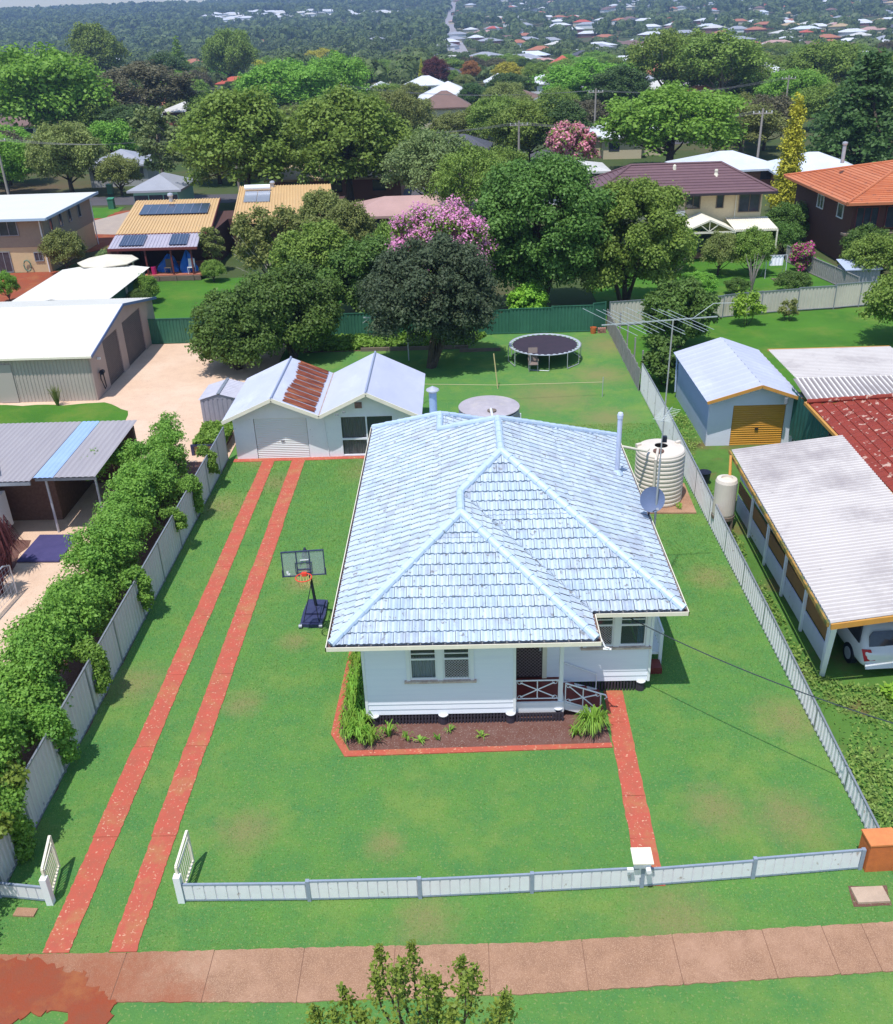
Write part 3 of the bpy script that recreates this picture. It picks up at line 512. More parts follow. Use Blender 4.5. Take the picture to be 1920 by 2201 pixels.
T = thing('trampoline', 'round black trampoline with white sprung edge in the back yard', 'trampoline', (4.5, 48.6, 0)); c = (4.5, 48.65, 0); N = 48
b = MB(); b.lathe(c, [(0, .86), (1.74, .87), (1.74, .85)], N); b.build('mat', mat('trampoline_mat', (.035, .028, .045), (.05, .035, .055), sc=3, rough=.7), T)
b = MB(); b.tube([(c[0] + 1.92 * math.cos(a * 2 * PI / N), c[1] + 1.92 * math.sin(a * 2 * PI / N), .88) for a in range(N + 1)], .026, 8, cap=False); b.build('frame', galv, T)
b = MB()
for a in range(144):
    q = a * 2 * PI / 144; ri_ = 1.72 if a % 4 < 2 else 1.83; b.v += [(c[0] + ri_ * math.cos(q), c[1] + ri_ * math.sin(q), .876), (c[0] + 1.91 * math.cos(q), c[1] + 1.91 * math.sin(q), .886)]
    k = (a + 1) % 144; b.f.append((2 * a, 2 * a + 1, 2 * k + 1, 2 * k)); b.t.append(.5); b.m.append(0)
b.build('springs', mat('spring_white', (.42, .46, .52), rough=.5), T)
for a in range(6): q = a * PI / 3 + .3; b = MB(); p = Vector((c[0] + 1.9 * math.cos(q), c[1] + 1.9 * math.sin(q), 0)); t_ = Vector((-math.sin(q), math.cos(q), 0)) * .5; b.tube([p - t_ + Vector((0, 0, .86)), p - t_ + Vector((0, 0, .05)), p + t_ + Vector((0, 0, .05)), p + t_ + Vector((0, 0, .86))], .022, 6); b.build('leg', galv, T)
T = thing('patio_chair', 'brown mesh patio chair standing in front of the trampoline', 'chair', (3.75, 46.85, 0)); br = mat('taupe_mesh', (.22, .17, .15), rough=.7)
b = MB(); b.obox((3.75, 46.9, .42), (.5, .5, .03), 0, R(4)); b.build('seat', br, T); b = MB(); b.obox((3.75, 47.2, .78), (.48, .03, .75), 0, R(-14)); b.build('backrest', br, T)
for x, y in ((3.52, 46.7), (3.98, 46.7), (3.52, 47.12), (3.98, 47.12)): b = MB(); b.tube([(x, y, 0), (x, y, .62 if y < 47 else .42)], .018, 6); b.build('leg', greyrib, T)
for x in (3.5, 4.0): b = MB(); b.tube([(x, 46.65, .62), (x, 47.15, .66)], .022, 6); b.build('armrest', br, T)
T = thing('steel_water_tank', 'round galvanised corrugated water tank behind the blue roof', 'water tank', (1.15, 38.3, 0))
pr = [(1.3, 0)]; z = 0
while z < 1.3: pr += [(1.3, z + .02), (1.335, z + .055), (1.3, z + .09)]; z += .1
b = MB(); b.lathe((1.15, 38.3, 0), pr, 56); b.build('wall', mat('corrugated_tank_steel', (.55, .56, .62), (.35, .31, .34), sc=2, rough=.4, metal=.4, stretch=(2, 2, .3)), T, smooth=True)
b = MB(); b.lathe((1.15, 38.3, 0), [(1.34, 1.36), (1.34, 1.40), (0, 1.55)], 56); b.build('lid', mat('tank_lid', (.46, .42, .46), (.36, .33, .36), sc=1.6, rough=.6, c3=(.50, .45, .42)), T)
b = MB(); b.lathe((1.25, 37.55, 1.47), [(.2, 0), (.2, .04), (.15, .05), (0, .03)], 18); b.build('strainer', timber, T); b = MB(); b.tube([(2.5, 38.1, 1.1), (2.55, 38.1, .1)], .05, 8); b.build('overflow_pipe', whitep, T)
T = thing('poly_water_tank', 'beige ribbed plastic water tank beside the house on a red slab', 'water tank', (7.3, 31.7, .06))
pr = [(.88, .06)]; z = .06
while z < 2.0: pr += [(.88, z + .02), (.905, z + .06), (.905, z + .11), (.88, z + .15)]; z += .165
pr += [(.88, 2.08), (.84, 2.13), (.3, 2.2), (.24, 2.22), (.24, 2.2)]
b = MB(); b.lathe((7.3, 31.7, 0), pr, 56); poly = mat('beige_poly', (.72, .64, .55), (.66, .58, .5), sc=1, rough=.45); b.build('body', poly, T, smooth=False)
b = MB(); b.lathe((7.12, 31.25, 2.185), [(.2, 0), (.2, .03), (.16, .035), (0, .02)], 20); b.build('inlet_lid', brick, T); b = MB(); b.tube([(7.1, 31.3, 2.24), (6.98, 30.85, 2.24), (6.92, 30.72, 2.1), (6.92, 30.72, .2)], .05, 8); b.build('inlet_pipe', poly, T)
for x, y in ((6.5, 31.9), (8.0, 32.05)): b = MB(); b.obox((x, y, 2.16), (.2, .12, .12), .5); b.build('lug', poly, T)
T = thing('wash_line', 'leaning yellow timber prop with a line strung across the back lawn', 'washing line', (1.75, 44.4, 0)); b = MB(); b.tube([(1.78, 44.3, 0), (1.6, 44.6, 1.75)], .03, 6); b.build('prop', mat('yellow_timber', (.5, .42, .2), rough=.8), T)
b = MB(); b.tube([(-1.9, 42.5, 1.0), (1.7, 42.5, .85), (6.8, 42.8, .75)], .012, 5); b.build('line', mat('line_cord', (.6, .5, .3), rough=.8), T)
for x, y in ((6.8, 42.8), (-1.9, 42.5)): b = MB(); b.tube([(x, y, 0), (x, y, 1.0)], .018, 6); b.build('peg_post', galv, T)
T = thing('clothes_hoist', 'grey bar clothes hoist with slanted arms behind the garage, before the dark tree', 'clothes hoist', (-3.6, 49.2, 0))
b = MB(); b.tube([(-2.9, 49.2, 0), (-2.9, 49.2, 2.35)], .035, 8); b.build('post', galv, T); b = MB(); b.beam((-5.2, 48.9, 2.55), (-2.85, 49.2, 2.35), .06, .06); b.build('boom', alu, T)
for x, l in ((-4.95, .6), (-4.1, 1.3), (-3.6, 1.3), (-2.95, 1.7)): b = MB(); b.tube([(x - l * .4, 49.0 - l, 2.4), (x + l * .5, 49.1 + l, 2.5)], .018, 5); b.build('arm', alu, T)
# loose bricks by the fence corner
for k, (x, y, w, h, m_, l) in enumerate(((7.75, 53.3, .35, .38, orangebrick, 'orange plastic tub beside the bricks in the far corner of the yard'), (8.25, 53.35, .5, .3, mat('pink_brick', (.45, .22, .17), (.35, .18, .15), sc=9, rough=.9), 'low stack of pinkish bricks in the far right corner of the yard'))):
    b = MB()
    if k == 0: b.lathe((x, y, 0), [(.15, 0), (.19, .36), (.17, .36), (.14, .05), (0, .05)], 16)
    else:
        for i in range(3):
            for j in range(4): b.obox((x - .18 + j * .12, y + rnd.uniform(-.03, .03), .05 + i * .1), (.1, .22, .09), rnd.uniform(-.1, .1))
    single(b, 'tub' if k == 0 else 'brick_stack', m_, l, 'tub' if k == 0 else 'bricks', (x, y, 0))
# ---------------------------------------------------------------- the double garage
T = thing('garage', 'white double-gabled garage with one rusty roof slope at the end of the driveway', 'garage', (-5.8, 38, 0)); Y0, Y1 = 36.4, 41.0; E0 = 2.08
def shed_wall(b, poly, y, ops): pass
gx0, gx1, gx2 = -9.7, -5.95, -2.0; z1_, z2_ = 2.86, 3.0; xm1, xm2 = -7.85, -3.95
b = MB()
def front(b, x0, x1, zf, ops, y, th=.1):     # wall built round rectangular openings, top follows zf(x)
    xs_ = sorted({x0, x1, *[o[0] for o in ops], *[o[1] for o in ops], *[q for q in (xm1, xm2, gx1) if x0 < q < x1]})
    for a, c in zip(xs_, xs_[1:]):
        o = [o for o in ops if o[0] <= a + 1e-6 and o[1] >= c - 1e-6]
        for lo_, hi_ in ([(0, None)] if not o else [(0, o[0][2]), (o[0][3], None)]):
            if hi_ is not None and hi_ <= lo_: continue
            pa = zf(a) if hi_ is None else hi_; pc = zf(c) if hi_ is None else hi_; n = len(b.v)
            b.v += [(a, y, lo_), (c, y, lo_), (c, y, pc), (a, y, pa), (a, y + th, lo_), (c, y + th, lo_), (c, y + th, pc), (a, y + th, pa)]
            for f in ((0, 1, 2, 3), (5, 4, 7, 6), (3, 2, 6, 7), (1, 0, 4, 5), (0, 3, 7, 4), (2, 1, 5, 6)): b.f.append(tuple(n + i for i in f)); b.t.append(.5); b.m.append(0)
def zf(x): return (E0 + (z1_ - E0) * (1 - abs(x - xm1) / 1.87)) if x < gx1 else (E0 + (z2_ - E0) * (1 - abs(x - xm2) / 1.97))
front(b, gx0, gx2, zf, [(-8.82, -6.58, 0, 1.84), (-5.2, -2.9, .04, 1.88)], Y0)
b.box(gx0, gx0 + .1, Y0 + .1, Y1, 0, E0); b.box(gx2 - .1, gx2, Y0 + .1, Y1, 0, E0); b.box(gx0, gx2, Y1, Y1 + .1, 0, E0)
b.build('wall', white, T)
roofm = mat('pale_garage_roof', (.50, .52, .64), (.44, .46, .58), sc=.7, rough=.5, c3=(.56, .58, .70), sc3=.5, stretch=(1, .5, 1)); rustm = mat('rusty_iron', (.26, .06, .025), (.10, .02, .012), sc=2.2, lo=.4, hi=.6, rough=.9, stretch=(.5, 2.2, 1), bump=.4, bsc=20, c3=(.42, .15, .06), sc3=1.4)
ya, yb = Y0 - .55, Y1 + .25; ex_ = .3
slopes = [((gx0 - ex_, E0 - .12), (xm1, z1_ + .05)), ((gx1, E0 + .02), (xm1, z1_ + .05)), ((gx1, E0 + .02), (xm2, z2_ + .05)), ((gx2 + ex_, E0 - .13), (xm2, z2_ + .05))]
for k, ((xa, za), (xb, zb)) in enumerate(slopes):
    b = MB(); dirx = 1 if xb > xa else -1
    o = (xa, yb, za) if dirx > 0 else (xa, ya, za); A_ = (0, ya - yb, 0) if dirx > 0 else (0, yb - ya, 0)
    b.wave(o, A_, (xb - xa, 0, zb - za), 46, .014, SIN[::2]); rf = b.build('roof', roofm, T, smooth=False)
    if k == 1:
        b = MB()
        for i in range(9):
            y0_ = ya + .16 + i * .585; f0, f1 = .10, .74; p = lambda f, y_, h=.045: (xa + (xb - xa) * f, y_, za + (zb - za) * f + h); n_ = 12; L0 = [f0 + rnd.uniform(-.02, .03) for _ in range(n_ + 1)]; L1 = [f1 + rnd.uniform(-.03, .04) + .03 * math.sin(i) for _ in range(n_ + 1)]; w_ = .485
            for q in range(n_): b.face([p(L0[q], y0_ + w_ * q / n_), p(L1[q], y0_ + w_ * q / n_), p(L1[q + 1], y0_ + w_ * (q + 1) / n_), p(L0[q + 1], y0_ + w_ * (q + 1) / n_)][::-1])
        b.build('rust', rustm, rf)
b = MB()
for x, z in ((xm1, z1_), (xm2, z2_)): b = MB(); b.tube([(x, ya, z + .07), (x, yb, z + .07)], .05, 6); b.build('ridge_capping', bpy.data.materials.get('blue_capping') or mat('blue_capping', (.30, .34, .46), rough=.5), T)
b = MB(); b.beam((gx1 + .03, ya, E0 + .03), (gx1 + .03, yb, E0 + .03), .2, .02); b.build('valley_gutter', mat('lichen_gutter', (.42, .38, .35), (.30, .15, .08), sc=5, rough=.9), T)
for (xa, za), (xb, zb) in slopes: b = MB(); b.beam((xa, ya - .02, za - .05), (xb, ya - .02, zb - .05), .04, .15); b.build('barge_board', cream, T)
b = MB(); b.wave((-8.8, Y0 + .03, 0.01), (0, 0, 1.82), (2.2, 0, 0), 22, .02, SIN[::2]); dd = b.build('roller_door', mat('white_roller', (.74, .74, .74), rough=.4), T); b = MB(); b.box(-7.75, -7.6, Y0 - .0, Y0 + .02, .78, .82); b.build('lock', greyrib, dd)
b = MB(); b.box(-5.2, -5.13, Y0 - .02, Y0 + .05, .04, 1.88); b.box(-2.97, -2.9, Y0 - .02, Y0 + .05, .04, 1.88); b.box(-5.13, -2.97, Y0 - .02, Y0 + .05, 1.82, 1.88); b.box(-5.13, -2.97, Y0 - .02, Y0 + .05, .04, .1); b.box(-4.1, -4.04, Y0 - .021, Y0 + .05, .1, 1.82); b.box(-5.13, -4.1, Y0 - .02, Y0 + .04, .78, .86)
wf = b.build('sliding_door', white, T); b = MB(); b.box(-5.13, -2.97, Y0 + .05, Y0 + .06, .1, 1.82); b.build('pane', clear, wf); b = MB(); b.wave((-5.1, Y0 + .16, .1), (1.0, 0, 0), (0, 0, 1.7), 9, .06, SIN); b.build('curtain', mat('grey_brown_curtain', (.34, .29, .26), (.24, .2, .19), sc=5, rough=.9, stretch=(5, 5, .3)), wf)
b = MB(); b.box(-4.5, -4.2, Y0 - .03, Y0 - .002, 2.2, 2.46); b.build('vent', mat('vent_brown', (.35, .2, .18), (.16, .1, .1), sc=14, rough=.9), T); b = MB(); b.box(-5.25, -5.12, ya - .1, ya - .04, 2.14, 2.2); b.box(-4.95, -4.83, ya - .1, ya - .04, 2.24, 2.3); b.build('flood_light', greyrib, T)
b = MB(); b.tube([(-5.75, Y0 - .03, 0), (-5.85, Y0 - .03, 1.85)], .02, 6); b.build('conduit', white, T)
T = thing('garden_shed', 'small grey ribbed metal garden shed against the left wall of the garage', 'shed', (-11.1, 40.8, 0)); gs = mat('shed_grey', (.34, .33, .39), (.29, .28, .33), sc=1.5, rough=.5)
b = MB(); b.wave((-12.0, 40.0, 0), (1.75, 0, 0), (0, 0, 1.45), 8, -.02, RIB); b.wave((-12.0, 42, 0), (0, -2.0, 0), (0, 0, 1.45), 9, -.02, RIB); b.box(-10.27, -10.24, 40.0, 42, 0, 1.45); b.box(-11.98, -10.27, 41.97, 42, 0, 1.45); b.face([(-12, 40, 1.45), (-10.25, 40, 1.45), (-11.12, 40, 1.7)]); b.build('wall', gs, T)
for s_ in (-1, 1): b = MB(); b.wave((-11.12 + s_ * .95, 39.95 if s_ > 0 else 42.05, 1.42), (0, 2.1 * s_, 0), (-.95 * s_, 0, .28), 11, .02, RIB); b.build('roof', mat('shed_roof_grey', (.50, .49, .56), (.42, .41, .47), sc=2, rough=.4), T)
b = MB(); b.beam((-11.12, 39.93, 1.72), (-11.12, 42.07, 1.72), .14, .03); b.build('ridge_cap', greyrib, T)
T = thing('planter_box', 'raised dark timber planter box full of leafy greens left of the garage', 'planter', (-11.3, 37.2, 0))
b = MB(); 
for k in range(3): b.box(-11.75, -10.55, 37.0, 37.05, k * .16, k * .16 + .15); b.box(-11.75, -11.7, 37.05, 39.2, k * .16, k * .16 + .15)
b.build('boards', mat('yellow_board', (.5, .42, .2), (.4, .32, .15), sc=6, rough=.8), T); b = MB(); b.box(-11.82, -11.7, 36.93, 36.998, 0, .5); b.box(-11.7, -10.5, 36.93, 36.998, .42, .5); b.build('corner_post', navy, T); b = MB(); b.box(-11.7, -10.5, 37.05, 39.2, 0, .4); b.build('soil', mulch, T)
b = MB(); b.box(-5.7, 0.4, 51.0, 51.12, 0, .2); b.box(-.1, 2.2, 50.4, 50.5, 0, .18); single(b, 'garden_sleeper', timber, 'timber sleepers edging the vegetable bed by the green fence', 'garden edging', (-3, 51, 0))
sheet('vegetable_bed', [(-9, 51.1), (.4, 51.1), (.4, 53.5), (-9, 53.5)], .012, mulch)
# ---------------------------------------------------------------- neighbours
whiteroof = mat('white_roof_sheet', (.76, .73, .66), (.70, .67, .61), tint=.4, tcol=(.56, .53, .48), sc=.6, rough=.4)
beige = mat('beige_wall_sheet', (.46, .40, .36), (.40, .35, .32), sc=.7, rough=.5); brownd = mat('brown_roller_door', (.13, .10, .10), (.10, .08, .085), sc=2, rough=.5)
bluetrim = mat('blue_trim', (.10, .16, .34), rough=.5); corrg = mat('weathered_corrugated', (.80, .75, .71), (.68, .63, .60), tint=1, tcol=(.24, .21, .21), sc=.5, rough=.6, spots=(3, .70, (.30, .28, .27)), c3=(.42, .38, .38), sc3=.25)  # corrg tint darkens the corrugation valleys: painted line shading plus grime
greyroof = mat('grey_flat_roof', (.40, .37, .38), (.34, .31, .33), tint=.5, tcol=(.25, .22, .24), sc=.8, rough=.5, stretch=(3, .4, 1))
tanroof = mat('tan_roof_sheet', (.70, .47, .22), (.62, .41, .20), tint=.5, tcol=(.46, .28, .12), sc=.8, rough=.5); maroon = mat('maroon_trim', (.15, .035, .035), rough=.6); darkbrick = mat('dark_brick', (.10, .045, .035), (.07, .035, .03), sc=6, rough=.9)
solar = mat('solar_cell', (.012, .018, .055), (.02, .03, .08), sc=20, rough=.15, spec=.7)
T = thing('beige_shed', 'big beige metal shed with white roof and two brown roller doors by the gravel', 'shed', (-22, 49, 0)); X = -18.4; E_ = 2.4; Yf, Ym, Yb, ZM = 44.2, 49.6, 55.0, 3.42
b = MB(); b.wave((-36, Yf, 0), (36 + X, 0, 0), (0, 0, E_), 96, -.025, RIB); b.build('front_wall', beige, T)
b = MB(); zf2 = lambda y: E_ + (ZM - E_) * (1 - abs(y - Ym) / (Ym - Yf)); ops = [(46.2, 48.5, 2.45), (49.4, 52.6, 2.5)]; ys_ = sorted({Yf, Ym, Yb, *[o[0] for o in ops], *[o[1] for o in ops]})
for a, c in zip(ys_, ys_[1:]):
    o = [o for o in ops if o[0] <= a + 1e-6 and o[1] >= c - 1e-6]; z0 = o[0][2] if o else 0; n = len(b.v)
    b.v += [(X, a, z0), (X, c, z0), (X, c, zf2(c)), (X, a, zf2(a)), (X - .1, a, z0), (X - .1, c, z0), (X - .1, c, zf2(c)), (X - .1, a, zf2(a))]
    for f in ((0, 1, 2, 3), (5, 4, 7, 6), (1, 0, 4, 5), (0, 3, 7, 4), (2, 1, 5, 6)): b.f.append(tuple(n + i for i in f)); b.t.append(.5); b.m.append(0)
b.build('gable_wall', mat('pinkish_beige', (.42, .33, .30), (.38, .30, .28), sc=2, rough=.6), T)
for a, c, h in ops: b = MB(); b.wave((X - .07, a, 0), (0, 0, h), (0, c - a, 0), 26, -.02, SIN[::2]); b.build('roller_door', brownd, T)
for s_ in (0, 1):
    b = MB(); ya_, yb_ = (Yf - .2, Ym) if s_ == 0 else (Yb + .2, Ym); za_ = E_ - .02
    if s_ == 0: b.wave((-36, ya_, za_), (36.3 + X - .1, 0, 0), (0, yb_ - ya_, ZM - za_ + .05), 110, .02, SIN[::2])
    else: b.wave((X + .2, ya_, za_), (-36.2 - X, 0, 0), (0, yb_ - ya_, ZM - za_ + .05), 110, .02, SIN[::2])
    b.build('roof', whiteroof, T); b = MB(); b.beam((X + .22, ya_, za_ - .02), (X + .22, yb_, ZM + .02), .04, .14); b.build('barge', bluetrim, T)
b = MB(); b.beam((-36, Yf - .24, E_ - .06), (X + .2, Yf - .24, E_ - .06), .1, .1); b.build('gutter', cream, T)
b = MB(); b.box(-23.3, -22.4, Yf - .05, Yf - .035, .02, 2.0); b.build('side_door', mat('beige_door', (.42, .37, .34), rough=.5), T)
b = MB(); b.tube([(X + .1, 44.9, 1.25), (X + .12, 44.8, .9), (X + .12, 45.1, .3), (X + .12, 45.3, .35), (X + .12, 45.2, 1.1), (X + .1, 45, 1.3)], .03, 6); b.tube([(X + .15, 44.95, 1.2), (X + .15, 45.15, 1.2)], .12, 12); b.build('hose_reel', blackish, T)
b = MB(); b.obox((X + .1, 45.1, 1.9), (.16, .1, .1)); b.build('wall_light', whitep, T)
T = thing('low_shed', 'white low-gabled shed with green doors behind the big beige shed', 'shed', (-24.8, 61, 0))
b = MB(); b.box(-27.7, -22.1, 56.3, 65.6, 0, 1.82); b.face([(-27.7, 56.3, 1.82), (-22.1, 56.3, 1.82), (-24.9, 56.3, 2.2)]); b.build('wall', beige, T)
for xa, xb in ((-28, -24.88), (-21.8, -24.88)): b = MB(); (b.wave((xa, 66, 1.84), (0, -10, 0), (xb - xa, 0, .4), 60, .02, SIN[::2]) if xa < xb else b.wave((xa, 56, 1.84), (0, 10, 0), (xb - xa, 0, .4), 60, .02, SIN[::2])); b.build('roof', whiteroof, T)
for y in (58.3, 61.6): b = MB(); b.wave((-22.08, y, .05), (0, 2.8, 0), (0, 0, 1.6), 14, .02, RIB); b.build('door', mat('dark_green_door', (.03, .10, .08), rough=.5), T)
def ngon_roof(b, c, r, z0, z1, n, th=.06, rot=.2):
    P = [(c[0] + r * math.cos(rot + i * 2 * PI / n), c[1] + r * math.sin(rot + i * 2 * PI / n)) for i in range(n)]
    for i in range(n): a, d = P[i], P[(i + 1) % n]; b.face([(*a, z0), (*d, z0), (*c, z1)]); b.face([(*a, z0 - th), (*d, z0 - th), (*d, z0), (*a, z0)])
T = thing('gazebo', 'cream eight-sided gazebo roof standing behind the white sheds', 'gazebo', (-24.9, 67.2, 0)); b = MB(); ngon_roof(b, (-24.9, 66.6), 2.1, 2.25, 2.7, 8); b.build('roof', mat('cream_canvas', (.72, .66, .52), (.62, .55, .45), sc=1.5, rough=.7), T)
for i in range(4): b = MB(); q = i * PI / 2 + .6; b.box(-24.95 + 1.7 * math.cos(q), -24.85 + 1.7 * math.cos(q), 66.55 + 1.7 * math.sin(q), 66.65 + 1.7 * math.sin(q), 0, 2.25); b.build('post', cream, T)
# two storey brick house
def window(par, x0, x1, z0, z1, y, ny=-1, split=1, frame=None, axis='x'):
    f = MB(); fr = frame or greyrib; t = .06
    def bx(a0, a1, c0, c1, d0, d1):
        lo, hi = sorted((y + ny * d0, y + ny * d1))
        if axis == 'x': f.box(a0, a1, lo, hi, c0, c1)
        else: f.box(lo, hi, a0, a1, c0, c1)
    bx(x0 - t, x0, z0, z1, .005, .07); bx(x1, x1 + t, z0, z1, .005, .07); bx(x0 - t, x1 + t, z1, z1 + t, .005, .07); bx(x0 - t, x1 + t, z0 - t, z0, .005, .09)
    for k in range(1, split + 1 if split > 1 else split): m_ = x0 + (x1 - x0) * k / split; bx(m_ - .025, m_ + .025, z0, z1, .006, .06)
    w = f.build('window', fr, par); f = MB(); bx(x0, x1, z0, z1, .004, .02); f.build('pane', glass, w); return w
T = thing('brick_house', 'two-storey beige brick house with flat white roof on the far left', 'house', (-38, 78, 0)); bb_ = mat('beige_brick', (.33, .27, .20), (.28, .23, .18), sc=6, rough=.85); yb2 = mat('yellow_render', (.62, .46, .26), (.55, .42, .25), sc=2, rough=.8)
b = MB(); b.box(-46, -32.2, 73.9, 84.5, 1.95, 4.1); b.build('upper_wall', bb_, T); b = MB(); b.box(-45.98, -32.22, 73.92, 84.4, 0, 1.95); b.build('lower_wall', yb2, T)
b = MB(); b.prism([(-46.5, 73.3), (-31.5, 73.1), (-31.9, 86), (-46.5, 86)], 4.1, 4.22); b.build('roof', whiteroof, T); b = MB(); b.beam((-31.45, 73.1, 4.16), (-31.85, 86, 4.16), .06, .2); b.beam((-46.5, 73.25, 4.14), (-31.5, 73.05, 4.14), .06, .18); b.build('gutter', mat('pale_blue_gutter', (.35, .48, .62), rough=.5), T)
window(T, -35.6, -34.2, 2.9, 3.9, 73.9, -1, 2); window(T, -36.3, -35.3, .1, 1.6, 73.92, -1, 2); window(T, -33.3, -32.7, .9, 1.5, 73.92, -1, 2); window(T, -40, -38, 2.9, 3.9, 73.9, -1, 2)
for y in (75.2, 77.2, 79.2, 81.4): window(T, y, y + .55, 2.9, 4.0, -32.2, 1, 1, axis='y')
b = MB(); b.tube([(-32.35, 73.8, 4.1), (-32.35, 73.8, 0)], .05, 6); b.build('downpipe', whitep, T); b = MB(); b.tube([(-32.1, 84.4, 4.1), (-32.1, 84.4, 0)], .05, 6); b.build('downpipe', whitep, T)
b = MB(); b.lathe((-33.9, 73.4, .55), [(.0, 0), (.35, .02), (.35, .08), (.2, .1)], 14); hz = MB(); hz.tube([(-34.0 + .28 * math.cos(a / 2), 73.75, .55 + .42 * math.sin(a / 2)) for a in range(14)], .05, 6); hz.build('hose', mat('green_hose', (.1, .2, .15), rough=.6), T)
# tan roofed house with patio
T = thing('tan_roof_house', 'brown brick house with tan ribbed roof, solar panels and a covered patio', 'house', (-20, 77, 0))
def slab_roof(P, Q, A_, Bz, n, nm, m_, par, th=.1): pass
b = MB(); b.box(-26.3, -19.2, 74.4, 84, 0, 2.6); b.box(-17.9, -10.2, 77.2, 88, 0, 2.9); b.box(-19.2, -17.9, 80, 87, 0, 2.6); b.build('wall', darkbrick, T)
o = Vector((-26.5, 73.4, 2.78)); A_ = Vector((7.4, -.1, 0)); B_ = Vector((-1.7, 11.5, .75))
b = MB(); b.wave(o, A_, B_, 30, .05, RIB); rf = b.build('roof', tanroof, T); b = MB(); b.beam(o - Vector((0, .03, .05)), o + A_ - Vector((0, .03, .05)), .05, .14); b.beam(o + A_ + Vector((.03, 0, -.05)), o + A_ + B_ + Vector((.03, 0, -.05)), .05, .2); b.build('fascia', maroon, rf)
def panel(o, A_, B_, u0, u1, v0, v1, h, par, nc=1):
    N = A_.cross(B_).normalized(); f = MB(); c = [o + A_ * u + B_ * v + N * h for u, v in ((u0, v0), (u1, v0), (u1, v1), (u0, v1))]; d = N * .05; n = len(f.v); f.v += [tuple(q) for q in c] + [tuple(q + d) for q in c]
    for q in ((3, 2, 1, 0), (4, 5, 6, 7), (0, 1, 5, 4), (1, 2, 6, 5), (2, 3, 7, 6), (3, 0, 4, 7)): f.f.append(q); f.t.append(.5); f.m.append(0)
    s_ = f.build('solar_panel', solar, par); f = MB()
    for i in range(nc + 1): f.beam(c[0].lerp(c[1], i / nc) + d * 1.2, c[3].lerp(c[2], i / nc) + d * 1.2, .03, .02)
    f.build('cell_line', mat('cell_line_grey', (.16, .18, .26), rough=.4) if 'cell_line_grey' not in bpy.data.materials else bpy.data.materials['cell_line_grey'], s_)
for k in range(8): panel(o, A_, B_, .145 + k * .096, .145 + k * .096 + .093, .5, .8, .1, rf)
b = MB(); q = o + A_ * .43 + B_ * .93; b.tube([q, q + Vector((0, 0, .45))], .16, 10); b.lathe(q + Vector((0, 0, .45)), [(.22, 0), (.26, .1), (.22, .25), (0, .32)], 14); b.build('roof_vent', galv, T)
o = Vector((-17.95, 76.2, 2.95)); A_ = Vector((8.3, -.2, 0)); B_ = Vector((-1.9, 13, .9)); b = MB(); b.wave(o, A_, B_, 33, .05, RIB); rf2 = b.build('roof', tanroof, T); b = MB(); b.beam(o - Vector((0, .03, .05)), o + A_ - Vector((0, .03, .05)), .05, .18); b.beam(o, o + B_, .1, .14); b.build('fascia', tanroof, rf2)
N = A_.cross(B_).normalized(); hw = thing('solar_water_heater', 'white solar water heater tank above two collector panels on the tan roof', 'water heater', o + A_ * .16 + B_ * .7)
b = MB(); c0 = o + A_ * .065 + B_ * .84 + N * .3; b.tube([c0, c0 + Vector((2.3, 0, 0))], .26, 14); b.build('tank', whitep, hw); 
for k in (0, 1): b = MB(); c1 = o + A_ * (.07 + k * .138) + B_ * .5 + N * .12; b.face([c1, c1 + Vector((1.1, 0, 0)), c1 + Vector((1.1, 0, 0)) + B_ * .3, c1 + B_ * .3]); b.face([c1 - N * .08, c1 + Vector((1.1, 0, 0)) - N * .08, c1 + Vector((1.1, 0, 0)), c1]); b.build('collector', mat('collector_glass', (.28, .31, .38), rough=.15), hw)
b = MB(); q = o + A_ * .36 + B_ * .95; b.tube([q, q + Vector((0, 0, .3))], .14, 10); b.lathe(q + Vector((0, 0, .3)), [(.2, 0), (.24, .1), (.2, .22), (0, .28)], 14); b.build('roof_vent', galv, T)
o = Vector((-25.95, 69.75, 2.42)); A_ = Vector((6.7, -.15, 0)); B_ = Vector((-.55, 3.7, .32)); b = MB(); b.wave(o, A_, B_, 26, .04, RIB); pr_ = b.build('patio_roof', mat('lavender_grey_sheet', (.44, .40, .46), (.38, .35, .42), sc=1, rough=.5), T)
b = MB(); b.beam(o + Vector((0, -.05, -.06)), o + A_ + Vector((0, -.05, -.06)), .08, .18); b.beam(o + Vector((0, 0, -.08)), o + B_ + Vector((0, 0, -.08)), .08, .14); b.build('fascia', maroon, pr_)
for k in range(3): panel(o, A_, B_, .12 + k * .09, .12 + k * .09 + .086, .12, .86, .07, pr_, 3)
for k in range(2): panel(o, A_, B_, .68 + k * .1, .68 + k * .1 + .096, .12, .86, .07, pr_, 3)
b = MB(); b.box(-23.6, -19.2, 69.7, 74.4, .3, .42); b.build('deck', mat('terracotta_deck', (.45, .16, .09), (.36, .13, .08), sc=4, rough=.8), T)
b = MB()
for k in range(4): b.box(-23.0, -19.3, 69.5, 69.62, .02 + k * .09, .1 + k * .09)
for x in (-22.5, -21.2, -19.9): b.box(x, x + .1, 69.42, 69.498, 0, .42)
b.build('retaining_board', timber, T)
for x in (-25.3, -23.3, -21.4, -19.9): b = MB(); b.box(x, x + .12, 69.75, 69.87, .0, 2.4); b.build('patio_post', maroon, T)
b = MB(); b.box(-26.3, -25.2, 70.5, 74.4, 0, 2.3); b.build('patio_side_wall', darkbrick, T)
